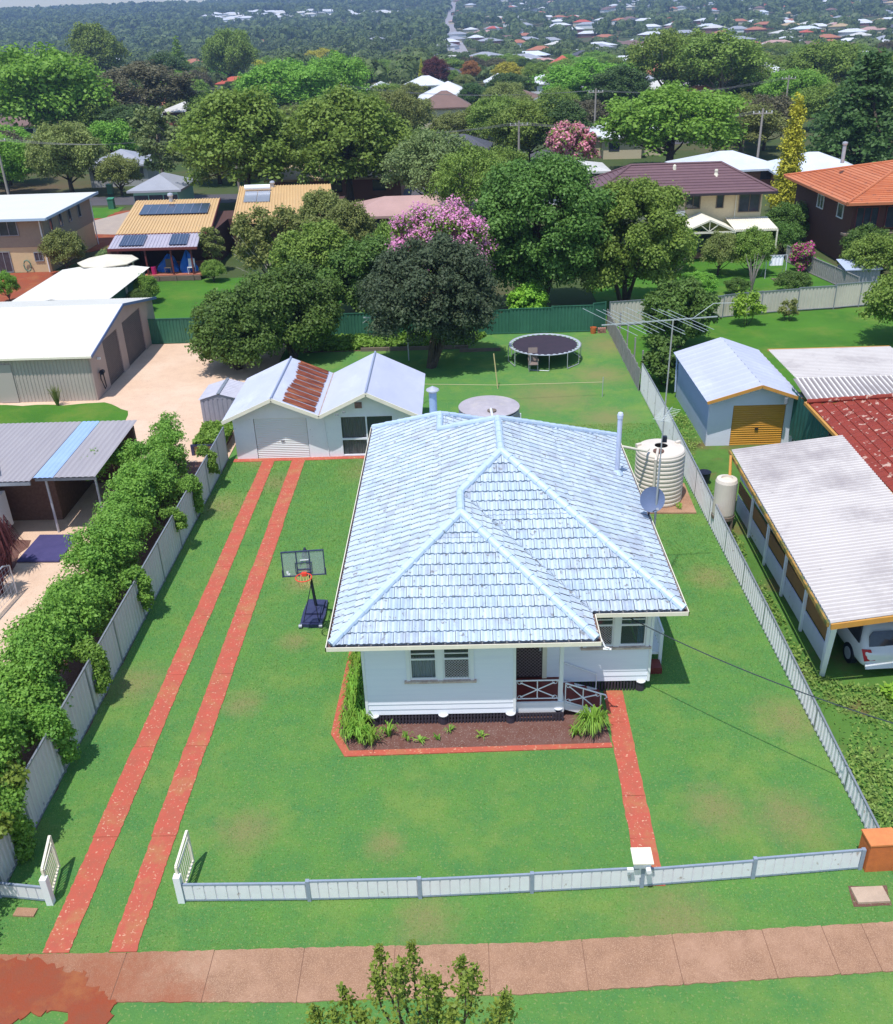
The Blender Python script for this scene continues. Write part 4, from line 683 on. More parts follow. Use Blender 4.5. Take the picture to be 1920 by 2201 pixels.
def lump(c, sx, sy, sz, seed, n=3, amp=.25):     # folded cloth heap
    rr = random.Random(seed); b = MB(); K, J = 22, 9; ph = [rr.uniform(0, 6) for _ in range(6)]
    for j in range(J + 1):
        v = j / J
        for k in range(K):
            a = 2 * PI * k / K; q = 1 + amp * (math.sin(3 * a + ph[0] + v * 2) * .5 + math.sin(7 * a + ph[1]) * .3 + math.sin(5 * a - v * 6 + ph[2]) * .3); w = math.cos(v * PI / 2) ** .6
            b.v.append((c[0] + sx * q * w * math.cos(a), c[1] + sy * q * w * math.sin(a), c[2] + sz * v * (1 + amp * .5 * math.sin(4 * a + ph[3]))))
    for j in range(J):
        for k in range(K): b.f.append((j * K + k, j * K + (k + 1) % K, (j + 1) * K + (k + 1) % K, (j + 1) * K + k)); b.t.append(rr.random()); b.m.append(0)
    b.f.append(tuple(J * K + k for k in range(K))); b.t.append(.5); b.m.append(0); return b
tarpm = mat('blue_tarp', (.01, .12, .55), (.02, .18, .62), sc=3, rough=.45)
single(lump((-20.5, 70.9, .42), .62, .6, 1.35, 3, amp=.35), 'tarp_covered_heap', tarpm, 'tall bright blue tarpaulin heap at the right end of the covered patio', 'tarpaulin', (-20.5, 70.9, .42))
single(lump((-22.0, 71.1, .42), .75, .6, 1.1, 5, amp=.35), 'tarp_covered_heap', tarpm, 'lower bright blue tarpaulin heap in the middle of the covered patio', 'tarpaulin', (-22.0, 71.1, .42))
b = MB(); b.lathe((-22.9, 70.1, .42), [(.17, 0), (.2, .55), (.17, .56), (0, .5)], 14); single(b, 'bucket', mat('pink_plastic', (.6, .03, .18), rough=.4), 'bright pink bin on the covered patio left of the blue tarpaulins', 'bin', (-22.9, 70.1, .42))
def chair(label, x, y, z, m_, group=None, s=1):
    T = thing('outdoor_chair', label, 'chair', (x, y, z), group); b = MB(); b.box(x - .22 * s, x + .22 * s, y - .22 * s, y + .22 * s, z + .4 * s, z + .44 * s); b.build('seat', m_, T); b = MB(); b.obox((x, y + .22 * s, z + .68 * s), (.44 * s, .03, .5 * s), 0, R(-10)); b.build('backrest', m_, T)
    for a, c in ((-.2, -.2), (.2, -.2), (-.2, .2), (.2, .2)): b = MB(); b.beam((x + a * s, y + c * s, z), (x + a * s, y + c * s, z + .4 * s), .03, .03); b.build('leg', m_, T)
chair('white plastic chair at the right end of the covered patio', -20.05, 70.1, .42, whitep, s=1.1); chair('brown chair among the blue tarpaulins on the covered patio', -21.8, 70.2, .42, timber, s=1.1)
# car port in the left garden
T = thing('left_carport', 'flat grey metal carport roof with a pale blue strip left of the hedge', 'carport', (-18, 32, 0))
zf_ = 2.42; 
for x0, x1, nm, m_ in ((-28, -15.35, 'roof', greyroof), (-15.33, -14.62, 'translucent_strip', mat('pale_blue_strip', (.33, .46, .72), (.28, .4, .64), sc=1, rough=.5)), (-14.6, -13.1, 'roof', greyroof)):
    b = MB(); b.wave((x0, 29.5 if x0 < -15.4 else 29.75, zf_), (x1 - x0, 0, 0), (0, 5.3 if x0 < -15.4 else 5.05, .12), max(4, int((x1 - x0) / .19)), .03, SIN[::2]); b.build(nm, m_, T)
b = MB(); b.beam((-28, 29.55, zf_ - .1), (-15.35, 29.55, zf_ - .1), .06, .14); b.beam((-15.3, 29.85, zf_ - .1), (-13.1, 29.85, zf_ - .1), .06, .1); b.build('beam', greyrib, T)
for x, y in ((-15.1, 30.2), (-13.3, 30.2), (-13.3, 34.6)): b = MB(); b.tube([(x, y, 0), (x, y, zf_ - .05)], .045, 8); b.build('post', galv, T)
b = MB(); b.box(-28, -15.3, 31.2, 31.4, 0, zf_ - .02); b.box(-15.5, -15.3, 31.4, 34.5, 0, zf_ - .02); b.box(-15.3, -13.2, 34.4, 34.6, 0, zf_ - .02); b.build('brick_wall', brick, T)
T = thing('caravan', 'white rounded van body cut off by the left edge below the grey carport roof', 'caravan', (-17.4, 29, 0)); b = MB(); b.tube([(-19.5, 27.3, 1.2), (-19.5, 30.3, 1.2)], [1.0, 1.0], 20); b.box(-22, -16.75, 27.2, 30.3, .35, 1.7); b.build('body', whitep, T); b = MB(); b.beam((-17.5, 31.3, 2.62), (-17.5, 29.9, 2.6), .06, .08); b.beam((-20, 29.8, 2.62), (-17.3, 29.9, 2.62), .06, .08); b.beam((-17.3, 31.3, 2.62), (-16.6, 29.9, 2.62), .06, .08); b.build('roof_rail', cream, T)
b = MB(); b.obox((-14.95, 28.9, .05), (1.5, 1.9, .06), R(-2)); single(b, 'ground_mat', mat('dark_blue_mat', (.05, .045, .14), (.07, .06, .17), sc=2, rough=.8), 'flat dark blue mat on the ground beside the maroon spiky plant', 'mat', (-14.95, 28.9, 0))
T = thing('mesh_gate', 'tall round-cornered wire mesh gate at the left edge of the photo', 'gate', (-14.9, 24.8, 0)); b = MB(); b.tube([(-15.1, 23.2, .05), (-15.1, 23.2, 1.1), (-15.05, 23.5, 1.25), (-14.9, 25.6, 1.25), (-14.85, 25.9, 1.1), (-14.85, 25.9, .05)], .025, 6); b.build('frame', galv, T); b = MB()
for k in range(16): y = 23.25 + k * .17; b.tube([(-15.1 + (y - 23.2) * .09, y, .1), (-15.1 + (y - 23.2) * .09, y, 1.22)], .006, 4)
for k in range(7): b.tube([(-15.1, 23.2, .12 + k * .17), (-14.85, 25.9, .12 + k * .17)], .006, 4)
b.build('mesh', galv, T)
# small white vehicle roof behind the green fence
T = thing('white_vehicle', 'small white vehicle roof showing above the green fence beside the dark shrub', 'vehicle', (-15.4, 55.4, 0))
b = MB(); b.box(-16.3, -14.5, 54.9, 56.3, .3, .85); b.box(-16.1, -14.75, 55.0, 56.2, 1.38, 1.47); b.build('body', whitep, T); b = MB(); b.box(-16.1, -14.75, 55.0, 56.2, .85, 1.38); b.build('windows', glass, T)
for x, y in ((-15.95, 54.9), (-14.9, 54.9), (-15.95, 56.25), (-14.9, 56.25)): b = MB(); b.tube([(x, y - .05, .25), (x, y + .1, .25)], .24, 14); b.build('wheel', blackish, T)
# ---- right neighbour: garage, roofs, carport, house, cars
T = thing('blue_garage', 'pale blue gabled garage with an orange roller door in the right neighbour yard', 'garage', (12, 39, 0)); pb = mat('pale_blue_wall', (.42, .50, .68), (.38, .46, .64), sc=1, rough=.6); lav = mat('lavender_wall', (.74, .74, .86), (.68, .68, .82), sc=1.2, rough=.6)
xa, xb, ya, yb = 10.3, 13.95, 36.55, 42.5; xm = (xa + xb) / 2 + .1; eh, rh_ = 2.2, 2.78
b = MB(); b.box(xa, xa + .1, ya + .1, yb, 0, eh); b.box(xa, xb, yb, yb + .1, 0, eh); b.build('side_wall', pb, T)
b = MB(); gx1_ = gx1; gx1 = 99; xm1_, xm2_ = xm1, xm2; xm1, xm2 = xm, 98
front(b, xa, xb, lambda x: eh + (rh_ - eh) * (1 - abs(x - xm) / (xb - xm + .05)), [(11.3, 13.5, 0, 1.8)], ya); gx1, xm1, xm2 = gx1_, xm1_, xm2_
b.box(xb - .1, xb, ya + .1, yb, 0, eh); b.build('front_wall', lav, T)
for (x0, z0) in ((xa - .25, eh - .03), (xb + .1, eh - .02)):
    b = MB(); o = (x0, yb + .2, z0) if x0 < xm else (x0, ya - .5, z0); A_ = (0, ya - yb - .7, 0) if x0 < xm else (0, yb - ya + .7, 0); b.wave(o, A_, (xm - x0, 0, rh_ + .07 - z0), 12, .015, RIB); b.build('roof', roofm, T)
    b = MB(); b.beam((x0, ya - .52, z0 - .03), (xm, ya - .52, rh_ + .02), .04, .13); b.build('barge_board', orange, T)
b = MB(); b.wave((11.32, ya + .03, .01), (0, 0, 1.78), (2.16, 0, 0), 18, .025, SIN[::2]); dd = b.build('roller_door', orangedoor, T); b = MB(); b.box(12.3, 12.45, ya - .02, ya + .01, .7, .76); b.build('handle', blackish, dd)
b = MB(); b.tube([(xa - .22, yb + .1, eh), (xa - .1, yb, eh - .3), (xa - .08, yb - .1, .3)], .04, 6); b.build('downpipe', pb, T); b = MB(); b.tube([(13.25, ya - .55, 2.3), (13.25, ya - .55, 2.05)], .08, 10); b.build('lamp', greyrib, T)
T = thing('lean_to_roof', 'flat ribbed pale roof joined to the right side of the blue garage', 'carport', (16.3, 40, 0))
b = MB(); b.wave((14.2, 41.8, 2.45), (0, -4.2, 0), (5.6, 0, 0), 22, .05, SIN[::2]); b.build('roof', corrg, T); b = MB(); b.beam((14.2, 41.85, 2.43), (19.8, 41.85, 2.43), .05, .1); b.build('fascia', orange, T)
for x in (16, 19.6): b = MB(); b.box(x, x + .1, 41.6, 41.7, 0, 2.42); b.build('post', timber, T)
T = thing('shade_cloth_lean_to', 'grey ribbed lean-to roof with dark green shade cloth beneath', 'lean-to', (15.5, 36, 0))
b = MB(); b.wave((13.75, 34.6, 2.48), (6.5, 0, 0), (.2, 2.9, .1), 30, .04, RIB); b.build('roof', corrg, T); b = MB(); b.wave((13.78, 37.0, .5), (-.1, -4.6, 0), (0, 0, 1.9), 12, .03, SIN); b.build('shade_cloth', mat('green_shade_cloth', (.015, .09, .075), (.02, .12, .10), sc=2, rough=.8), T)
T = thing('lattice_screen', 'white diagonal lattice screen beside the orange roller door', 'lattice', (14.0, 36, 0)); b = MB()
for k in range(16):
    for s_ in (-1, 1): x0 = 13.9; t0 = k * .12; b.beam((14.02, 36.4 - t0 * .9 + .0, .1), (14.02, 36.4 - t0 * .9 - s_ * .9 + .0, 1.35), .03, .01)
b.build('slats', white, T); b = MB(); b.box(13.97, 14.07, 36.3, 36.42, 0, 1.5); b.build('post', white, T)
T = thing('red_tile_house', 'pale house with a mossy red tiled roof at the right edge', 'house', (15, 30, 0)); redt = mat('mossy_red_tile', (.27, .035, .02), (.20, .03, .02), sc=2, rough=.75, tint=.5, tcol=(.30, .05, .03), spots=(4.5, .60, (.52, .33, .26)), bump=.2, bsc=20)
b = MB(); b.box(14.1, 22, 14, 34.0, 0, 2.7); b.build('wall', lav, T)
b = MB(); n = 34; eh = 2.75
for k in range(n):   # courses run up the slope facing left; each row of tiles a step
    v0, v1 = k * .3, (k + 1) * .3 + .03; x0, x1 = 13.45 + v0, 13.45 + v1; z0, z1 = eh + v0 * .45 + .04, eh + v1 * .45; j = 0
    while j * .33 < 22:
        y0 = 12.5 + j * .33; j += 1; y1 = y0 + .32
        if y1 > 34.2 - v0 or v0 > 5: continue
        t = rnd.random(); b.face([(x0, y1, z0), (x0, y0, z0), (x1, y0, z1), (x1, y1, z1)], t); b.face([(x0, y0, z0 - .05), (x0, y0, z0), (x0, y1, z0), (x0, y1, z0 - .05)], 0)
for k in range(17):
    v0, v1 = k * .3, (k + 1) * .3 + .03; yy0, yy1 = 34.2 - v0, 34.2 - v1
    b.face([(23, yy0, eh + v0 * .45 + .04), (13.45 + v0, yy0, eh + v0 * .45 + .04), (13.45 + v1, yy1, eh + v1 * .45), (23, yy1, eh + v1 * .45)], rnd.random())
rf = b.build('roof', redt, T); b = MB()
for k in range(17): a = Vector((13.45 + k * .3, 34.2 - k * .3, eh + k * .135 + .06)); b.tube([a, a + Vector((.33, -.33, .148))], [.11, .09], 8, rnd.random())
b.build('ridge_cap', redt, rf); b = MB(); b.box(13.33, 13.43, 12.5, 34.3, eh - .1, eh + .02); b.box(13.43, 22, 34.24, 34.34, eh - .1, eh + .02); b.build('gutter', orange, T)
window(T, 26.9, 28.9, 1.35, 2.35, 14.1, -1, 3, whitep, 'y'); window(T, 20, 22, 1.35, 2.35, 14.1, -1, 3, whitep, 'y')
T = thing('long_carport', 'long carport with a weathered corrugated roof and orange trim beside the low fence', 'carport', (10.8, 25, 0))
P0 = Vector((9.22, 19.75, 2.42)); P1 = Vector((9.52, 30.5, 2.5)); Q = Vector((4.0, .35, .3))
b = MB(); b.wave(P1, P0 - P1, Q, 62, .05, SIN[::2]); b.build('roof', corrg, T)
b = MB(); b.beam(P0 + Vector((-.05, 0, -.06)), P1 + Vector((-.05, 0, -.06)), .06, .12); b.build('side_gutter', mat('mossy_gutter', (.45, .24, .06), (.12, .13, .03), sc=1.5, lo=.45, hi=.55, rough=.9), T); b = MB(); b.beam(P0 + Vector((0, -.05, -.08)), P0 + Q + Vector((0, -.05, -.08)), .05, .16); b.build('front_beam', orange, T)
wx = lambda y: 9.85 + (y - 20.6) * .012
for i in range(5):
    y0 = 21.0 + i * 1.9; y1 = y0 + 1.86
    b = MB(); b.obox(((wx(y0) + wx(y1)) / 2, (y0 + y1) / 2, .42), (.03, 1.84, .62)); b.obox(((wx(y0) + wx(y1)) / 2 + .02, (y0 + y1) / 2, 1.85), (.03, 1.84, .95)); b.build('wall_panel', mat('peeling_white_panel', (.62, .62, .74), (.52, .52, .66), sc=1.5, rough=.7, spots=(5, .66, (.32, .24, .18))) if i == 0 else bpy.data.materials['peeling_white_panel'], T)
    b = MB(); b.obox(((wx(y0) + wx(y1)) / 2 + .01, (y0 + y1) / 2, 1.03), (.03, 1.84, .44)); b.build('brown_panel', mat('brown_board', (.30, .15, .05), (.24, .12, .05), sc=2, rough=.8) if i == 0 else bpy.data.materials['brown_board'], T)
    b = MB(); b.box(wx(y0) - .09, wx(y0) - .02, y0 - .06, y0 + .05, -.05, 2.38); b.build('post', white, T)
b = MB(); b.beam((9.72, 20.75, 0), (9.45, 19.95, 2.35), .13, .1); b.build('leaning_post', white, T)
T = thing('round_tank', 'small cream round tank raised on a stand against the long carport', 'water tank', (9.15, 29.3, 0)); b = MB(); b.lathe((9.1, 29.2, 0), [(0, .62), (.36, .62), (.38, .7), (.38, 1.9), (.34, 2.0), (.2, 2.03), (.2, 1.95), (0, 1.95)], 28); b.build('body', poly, T); b = MB(); b.lathe((9.1, 29.2, 0), [(.4, .5), (.4, .62), (0, .62)], 20)
for a, c in ((-.25, -.25), (.25, -.25), (-.25, .25), (.25, .25)): b.box(9.1 + a - .04, 9.1 + a + .04, 29.2 + c - .04, 29.2 + c + .04, 0, .5)
b.build('stand', timber, T); b = MB(); b.tube([(9.25, 29.4, 1.95), (9.35, 29.9, 2.55)], .05, 8); b.build('inlet_pipe', orange, T)
b = MB(); b.lathe((9.35, 32.9, 0), [(.2, 0), (.24, .5), (.26, .52), (.2, .5), (0, .46)], 18); single(b, 'black_bin', blackish, 'black round bin behind the low fence below the small aerial', 'bin', (9.35, 32.9, 0))
# cars
def car(name, label, ox, oy, rz, paint, L=4.6, Wd=1.75, wagon=True, s=1):
    T = thing(name, label, 'car', (ox, oy, 0)); M = Matrix.Translation((ox, oy, 0)) @ Matrix.Rotation(rz, 4, 'Z') @ Matrix.Scale(s, 4); h = Wd / 2
    # sections along the length: rear at y=0, (y, z_low, z_belt, z_roof, half width at belt, half width roof)
    sec = [(0, .38, .80, .80, .70, .60), (.10, .28, .86, .88, .80, .64), (.22, .25, .92, 1.02, .86, .64), (.50, .24, .93, 1.36, .87, .62), (.95, .24, .93, 1.44, .875, .62), (1.9, .24, .93, 1.45, .88, .62), (2.6, .24, .93, 1.40, .88, .61), (3.3, .24, .92, .96, .87, .66), (4.1, .26, .82, .86, .84, .62), (4.5, .32, .66, .68, .76, .55), (4.6, .40, .58, .6, .66, .45)]
    b = MB(); gl = MB(); rings = []
    for y, zl, zb, zr, wb, wr in sec: rings.append([(-wb * .93, y, zl), (-wb, y, zl + .18), (-wb, y, zb - .12), (-wb * .97, y, zb), (-wr - .03, y, zr - .05 if zr > zb + .1 else zb + .01), (-wr * .7, y, zr), (wr * .7, y, zr), (wr + .03, y, zr - .05 if zr > zb + .1 else zb + .01), (wb * .97, y, zb), (wb, y, zb - .12), (wb, y, zl + .18), (wb * .93, y, zl)])
    b0 = len(b.v)
    for r_ in rings: b.v += [tuple(M @ Vector(p)) for p in r_]
    K = 12
    for i in range(len(rings) - 1):
        for k in range(K): b.f.append((b0 + i * K + k, b0 + (i + 1) * K + k, b0 + (i + 1) * K + (k + 1) % K, b0 + i * K + (k + 1) % K)); b.t.append(.5); b.m.append(0)
    b.f.append(tuple(b0 + k for k in range(K))); b.f.append(tuple(b0 + (len(rings) - 1) * K + k for k in reversed(range(K)))); b.t += [.5, .5]; b.m += [0, 0]
    o = b.build('body', paint, T, smooth=True)
    md = o.modifiers.new('subdivision', 'SUBSURF'); md.levels = md.render_levels = 2
    def q(pts, nm, m_, par=o, t=.02):
        g_ = MB(); P_ = [M @ Vector(p) for p in pts]; n = (P_[1] - P_[0]).cross(P_[2] - P_[0]).normalized() * t
        k = len(P_); g_.v += [tuple(p + n) for p in P_] + [tuple(p - n) for p in P_]; g_.f.append(tuple(range(k))); g_.f.append(tuple(range(2 * k - 1, k - 1, -1)))
        for i in range(k): g_.f.append((i, k + i, k + (i + 1) % k, (i + 1) % k))
        g_.t = [.5] * len(g_.f); g_.m = [0] * len(g_.f); return g_.build(nm, m_, par)
    q([(-.66, .20, .96), (.66, .20, .96), (.63, .36, 1.22), (.5, .44, 1.32), (-.5, .44, 1.32), (-.63, .36, 1.22)], 'rear_window', glass)
    for s_ in (-1, 1):
        q([(s_ * .865, .42, .96), (s_ * .865, 1.25, .96), (s_ * .68, 1.25, 1.36), (s_ * .69, .72, 1.34)][::s_], 'side_window', glass); q([(s_ * .875, 1.35, .96), (s_ * .875, 2.2, .96), (s_ * .675, 2.2, 1.37), (s_ * .68, 1.35, 1.37)][::s_], 'side_window', glass)
        q([(s_ * .88, 2.28, .96), (s_ * .88, 3.0, .96), (s_ * .70, 2.62, 1.3), (s_ * .68, 2.28, 1.36)][::s_], 'side_window', glass)
        q([(s_ * .50, .03, .60), (s_ * .80, .07, .56), (s_ * .86, .22, .88), (s_ * .66, .10, .93)][::s_], 'tail_lamp', mat('tail_lamp_red', (.45, .015, .03), rough=.2) if 'tail_lamp_red' not in bpy.data.materials else bpy.data.materials['tail_lamp_red'])
        rr_ = MB(); rr_.tube([M @ Vector((s_ * .58, .75, 1.44)), M @ Vector((s_ * .58, .85, 1.5)), M @ Vector((s_ * .58, 2.3, 1.5)), M @ Vector((s_ * .58, 2.4, 1.42))], .018, 6); rr_.build('roof_rail', greyrib, o)
        for y in (.85, 3.65):
            w = MB(); w.tube([M @ Vector((s_ * .72, y, .31)), M @ Vector((s_ * .90, y, .31))], .31 * s, 20); tw_ = w.build('wheel', blackish, T); w = MB(); w.tube([M @ Vector((s_ * .88, y, .31)), M @ Vector((s_ * .912, y, .31))], .19 * s, 16); w.build('rim', galv, tw_)
    q([(-.26, .03, .56), (.26, .03, .56), (.26, .05, .68), (-.26, .05, .68)], 'number_plate', mat('plate_white', (.6, .6, .58), rough=.5) if 'plate_white' not in bpy.data.materials else bpy.data.materials['plate_white']); q([(-.78, -.04, .36), (.78, -.04, .36), (.8, .02, .50), (-.8, .02, .50)], 'bumper', paint)
    return T
car('white_wagon', 'white station wagon parked under the long carport, seen from behind', 11.5, 20.6, R(3), mat('white_car_paint', (.80, .80, .82), rough=.25, spec=.6), s=.95)
car('dark_car', 'dark car cut off by the right edge below the white wagon', 13.55, 17.1, R(3), mat('dark_car_paint', (.02, .022, .028), rough=.2, spec=.6), s=.95)
# ---- houses at the back
def hiproof(b, x0, x1, y0, y1, z, rise, step=.33, caps=None):
    w, d = x1 - x0, y1 - y0; h = min(w, d) / 2; n = max(3, int(h / step)); k = rise / h
    for i in range(n):
        a, c = h * i / n, h * (i + 1) / n; za, zc = z + a * k + .05, z + c * k
        for P_ in ([(x0 + a, y0 + a), (x1 - a, y0 + a), (x1 - c, y0 + c), (x0 + c, y0 + c)], [(x1 - a, y0 + a), (x1 - a, y1 - a), (x1 - c, y1 - c), (x1 - c, y0 + c)], [(x1 - a, y1 - a), (x0 + a, y1 - a), (x0 + c, y1 - c), (x1 - c, y1 - c)], [(x0 + a, y1 - a), (x0 + a, y0 + a), (x0 + c, y0 + c), (x0 + c, y1 - c)]):
            t = rnd.random(); b.face([(*P_[0], za), (*P_[1], za), (*P_[2], zc), (*P_[3], zc)], t); b.face([(*P_[0], za - .05), (*P_[1], za - .05), (*P_[1], za), (*P_[0], za)], t)
    b.box(x0 + .001, x1 - .001, y0 + .001, y1 - .001, z - .14, z)
    if caps is not None:
        A_ = (x0 + h, y0 + h, z + rise + .04); B_ = (x1 - h, y0 + h, z + rise + .04) if w > d else (x0 + h, y1 - h, z + rise + .04)
        for c_, e_ in (((x0, y0), A_), ((x1, y0), B_ if w > d else A_), ((x1, y1), B_), ((x0, y1), A_ if w > d else B_)): caps.tube([(*c_, z + .06), e_], .09, 6)
        caps.tube([A_, B_], .09, 6)
purp = mat('purple_brown_tile', (.155, .085, .095), (.13, .07, .085), sc=2, rough=.7, tint=.4, tcol=(.19, .11, .12)); buff = mat('buff_brick', (.76, .62, .40), (.68, .55, .36), sc=7, rough=.85, bump=.2, bsc=30)
T = thing('purple_roof_house', 'two-storey buff brick house with a purple-brown tiled roof behind the cream fence', 'house', (17, 78, 0))
b = MB(); b.box(10.8, 23.0, 73.4, 78.3, 0, 4.6); b.build('wall', buff, T); b = MB(); cp_ = MB(); hiproof(b, 9.9, 23.7, 72.3, 79.2, 4.62, 1.72, .3, cp_); rf = b.build('roof', purp, T); cp_.build('ridge_cap', purp, rf)
b = MB(); b.box(9.85, 23.75, 72.2, 72.29, 4.5, 4.66); b.build('gutter', mat('dark_gutter', (.04, .03, .04), rough=.5), T)
window(T, 17.3, 18.3, 3.45, 4.4, 73.4, -1, 2, timber); window(T, 19.6, 20.05, 3.45, 4.4, 73.4, -1, 1, timber); window(T, 21.3, 22.8, 3.1, 4.4, 73.4, -1, 2, timber); window(T, 14.6, 15.9, 3.4, 4.4, 73.4, -1, 2, timber); window(T, 17.4, 19.6, .1, 1.9, 73.4, -1, 2); window(T, 21, 22.4, .9, 1.9, 73.4, -1, 2); window(T, 12, 13.5, .9, 1.9, 73.4, -1, 2)
b = MB(); b.tube([(21.0, 73.3, 4.5), (21.0, 73.3, 2.7), (21.6, 73.2, 2.5)], .045, 6); b.build('downpipe', cream, T); b = MB(); b.box(16.5, 17.2, 73.1, 73.38, 2.9, 3.3); b.build('air_conditioner', whitep, T)
b = MB(); b.lathe((19.6, 74.4, 5.55), [(.25, 0), (.16, .12), (.1, .35), (.14, .36), (.12, .5), (0, .52)], 12); b.build('roof_vent', cream, T); b = MB(); b.lathe((16.6, 75.2, 6.2), [(.16, -.3), (.12, .12), (0, .2)], 10); b.build('roof_vent', cream, T)
b = MB(); b.box(16.8, 21.2, 71.9, 73.38, 0, .12); b.build('patio_slab', mat('terracotta_patio', (.42, .18, .11), (.5, .3, .2), sc=3, rough=.8), T)
T = thing('pergola', 'cream gabled patio pergola attached to the back of the purple-roofed house', 'pergola', (19, 71, 0))
xm_ = 18.35
for x0 in (16.4, 20.3): b = MB(); b.wave((x0, 73.3 if x0 < xm_ else 70.0, 2.3), (0, -3.3 if x0 < xm_ else 3.3, 0), (xm_ - x0, 0, .85), 22, .03, SIN[::2]); b.build('gable_roof', cream, T)
b = MB(); b.wave((20.3, 70.4, 2.32), (3.2, 0, 0), (0, 2.9, .35), 20, .03, SIN[::2]); b.build('flat_roof', cream, T)
b = MB(); b.beam((16.5, 70.02, 2.25), (20.3, 70.02, 2.25), .06, .14); b.beam((18.35, 70.02, 2.3), (18.35, 70.02, 3.05), .05, .06); b.beam((18.35, 70.02, 2.32), (17.7, 70.02, 2.8), .05, .06); b.beam((18.35, 70.02, 2.32), (19.0, 70.02, 2.8), .05, .06); b.beam((16.5, 70.0, 2.33), (18.35, 70.0, 3.12), .06, .12); b.beam((20.2, 70.0, 2.33), (18.35, 70.0, 3.12), .06, .12); b.beam((20.3, 70.38, 2.25), (23.5, 70.38, 2.25), .06, .12); b.build('truss', cream, T)
for x in (16.7, 20.2, 23.3): b = MB(); b.box(x, x + .1, 70.05, 70.15, 0, 2.25); b.build('post', cream, T)
ort = mat('orange_tile', (.52, .15, .055), (.42, .12, .05), sc=2, rough=.7, tint=.6, tcol=(.62, .24, .12), spots=(3, .62, (.30, .11, .07)))
T = thing('orange_roof_house', 'dark brick house with a bright orange tiled roof at the right edge', 'house', (30, 74, 0)); b = MB(); b.box(27.9, 40, 68.3, 80.4, 0, 4.4); b.build('wall', mat('maroon_brick', (.12, .045, .035), (.09, .04, .03), sc=5, rough=.85), T)
b = MB(); cp_ = MB(); hiproof(b, 27.0, 41, 67.3, 81.2, 4.45, 1.9, .3, cp_); rf = b.build('roof', ort, T); cp_.build('ridge_cap', ort, rf); b = MB(); b.tube([(29.6, 76, 6), (29.6, 76, 7.3)], .14, 10); b.lathe((29.6, 76, 7.3), [(.15, 0), (.2, .05), (.2, .2), (0, .25)], 12); b.build('flue', galv, T)
window(T, 28.2, 29.7, 2.6, 4.0, 68.3, -1, 3, maroon); window(T, 30.3, 32.2, 2.6, 4.0, 68.3, -1, 3, maroon); window(T, 70, 71, 3.0, 3.9, 27.9, -1, 1, whitep, 'y'); window(T, 74, 75.2, 3.0, 3.9, 27.9, -1, 2, whitep, 'y'); window(T, 28.4, 31, .4, 1.9, 68.3, -1, 3, maroon)
b = MB(); b.box(27.25, 33, 67.6, 68.28, 2.2, 2.34); b.build('balcony_slab', timber, T)
T = thing('grey_garden_shed', 'small lilac-grey garden shed behind the cream fence at the right', 'shed', (26.6, 62.2, 0)); b = MB(); b.wave((25.4, 61.6, 0), (2.2, 0, 0), (0, 0, 1.3), 10, -.02, RIB); b.wave((25.4, 63.2, 0), (0, -1.6, 0), (0, 0, 1.3), 8, -.02, RIB); b.build('wall', gs, T); b = MB(); b.face([(25.25, 61.45, 1.3), (27.7, 61.45, 1.3), (27.7, 63.3, 1.6), (25.25, 63.3, 1.6)]); b.face([(25.25, 61.45, 1.24), (27.7, 61.45, 1.24), (27.7, 61.45, 1.3), (25.25, 61.45, 1.3)]); b.build('roof', mat('blue_grey_roof', (.42, .47, .62), rough=.5), T)
fence('side_paling_fence', 'grey timber fence running back between the two rear gardens', 'fence', [(25.6, 60), (25.2, 63), (24.6, 66.5), (24.2, 70)], 1.15, greytimber, greytimber, 14, 'palings')
T = thing('garden_swing', 'white cloth hung on a small grey garden frame at the back of the rear lawn', 'garden frame', (22.0, 65.5, 0)); b = MB()
for x in (21.2, 22.6): b.tube([(x, 65.0, 0), (x + .1, 65.4, 1.5), (x, 65.9, 0)], .025, 6)
b.tube([(21.3, 65.4, 1.5), (22.7, 65.4, 1.5)], .025, 6); b.build('frame', galv, T); b = MB(); b.wave((21.5, 65.38, .8), (.95, .0, 0), (.05, .1, .68), 4, .05, SIN); b.build('cloth', white, T)
b = MB(); b.box(21.6, 23.4, 64.2, 64.9, 0, .05); single(b, 'timber_border', timber, 'flat timber edging on the rear lawn below the cloth-draped frame', 'edging', (22.5, 64.5, 0))
# streets beyond
sheet('far_street', [(-70, 108), (-20, 105), (10, 108), (60, 104), (60, 110), (10, 114), (-20, 111), (-70, 114)], .004, asphalt)
sheet('far_side_street', [(-2, 130), (6, 132), (40, 150), (38, 156), (4, 140), (-4, 140)], .006, asphalt)
sheet('concrete_driveway', [(-37, 90), (-29, 88), (-24, 96), (-26, 104), (-34, 103), (-37, 96)], .008, mat('driveway_concrete', (.42, .34, .28), (.36, .29, .25), sc=1, rough=.9))
sheet('street_verge', [(-60, 98), (-36, 98), (-36, 104.5), (-60, 105)], .005, lawn2, .2)
sheet('brown_yard', [(-36, 80), (-25, 84), (-20, 96), (-30, 104), (-42, 100)], -.001, redsoil, .3)
def bin_(x, y, l): T = thing('wheelie_bin', l, 'bin', (x, y, 0)); b = MB(); b.prism([(x - .3, y - .3), (x + .3, y - .3), (x + .3, y + .3), (x - .3, y + .3)], 0, 1.0); b.build('body', greenf, T); b = MB(); b.obox((x, y, 1.05), (.66, .7, .08), 0, R(6)); b.build('lid', mat('bin_lid_green', (.05, .25, .15), rough=.5) if 'bin_lid_green' not in bpy.data.materials else bpy.data.materials['bin_lid_green'], T)
bin_(-40.9, 114.5, 'green wheelie bin on the far side of the street beyond the white flat roof'); bin_(-37.2, 103.7, 'green wheelie bin on the near side of the street left of the tan roof')
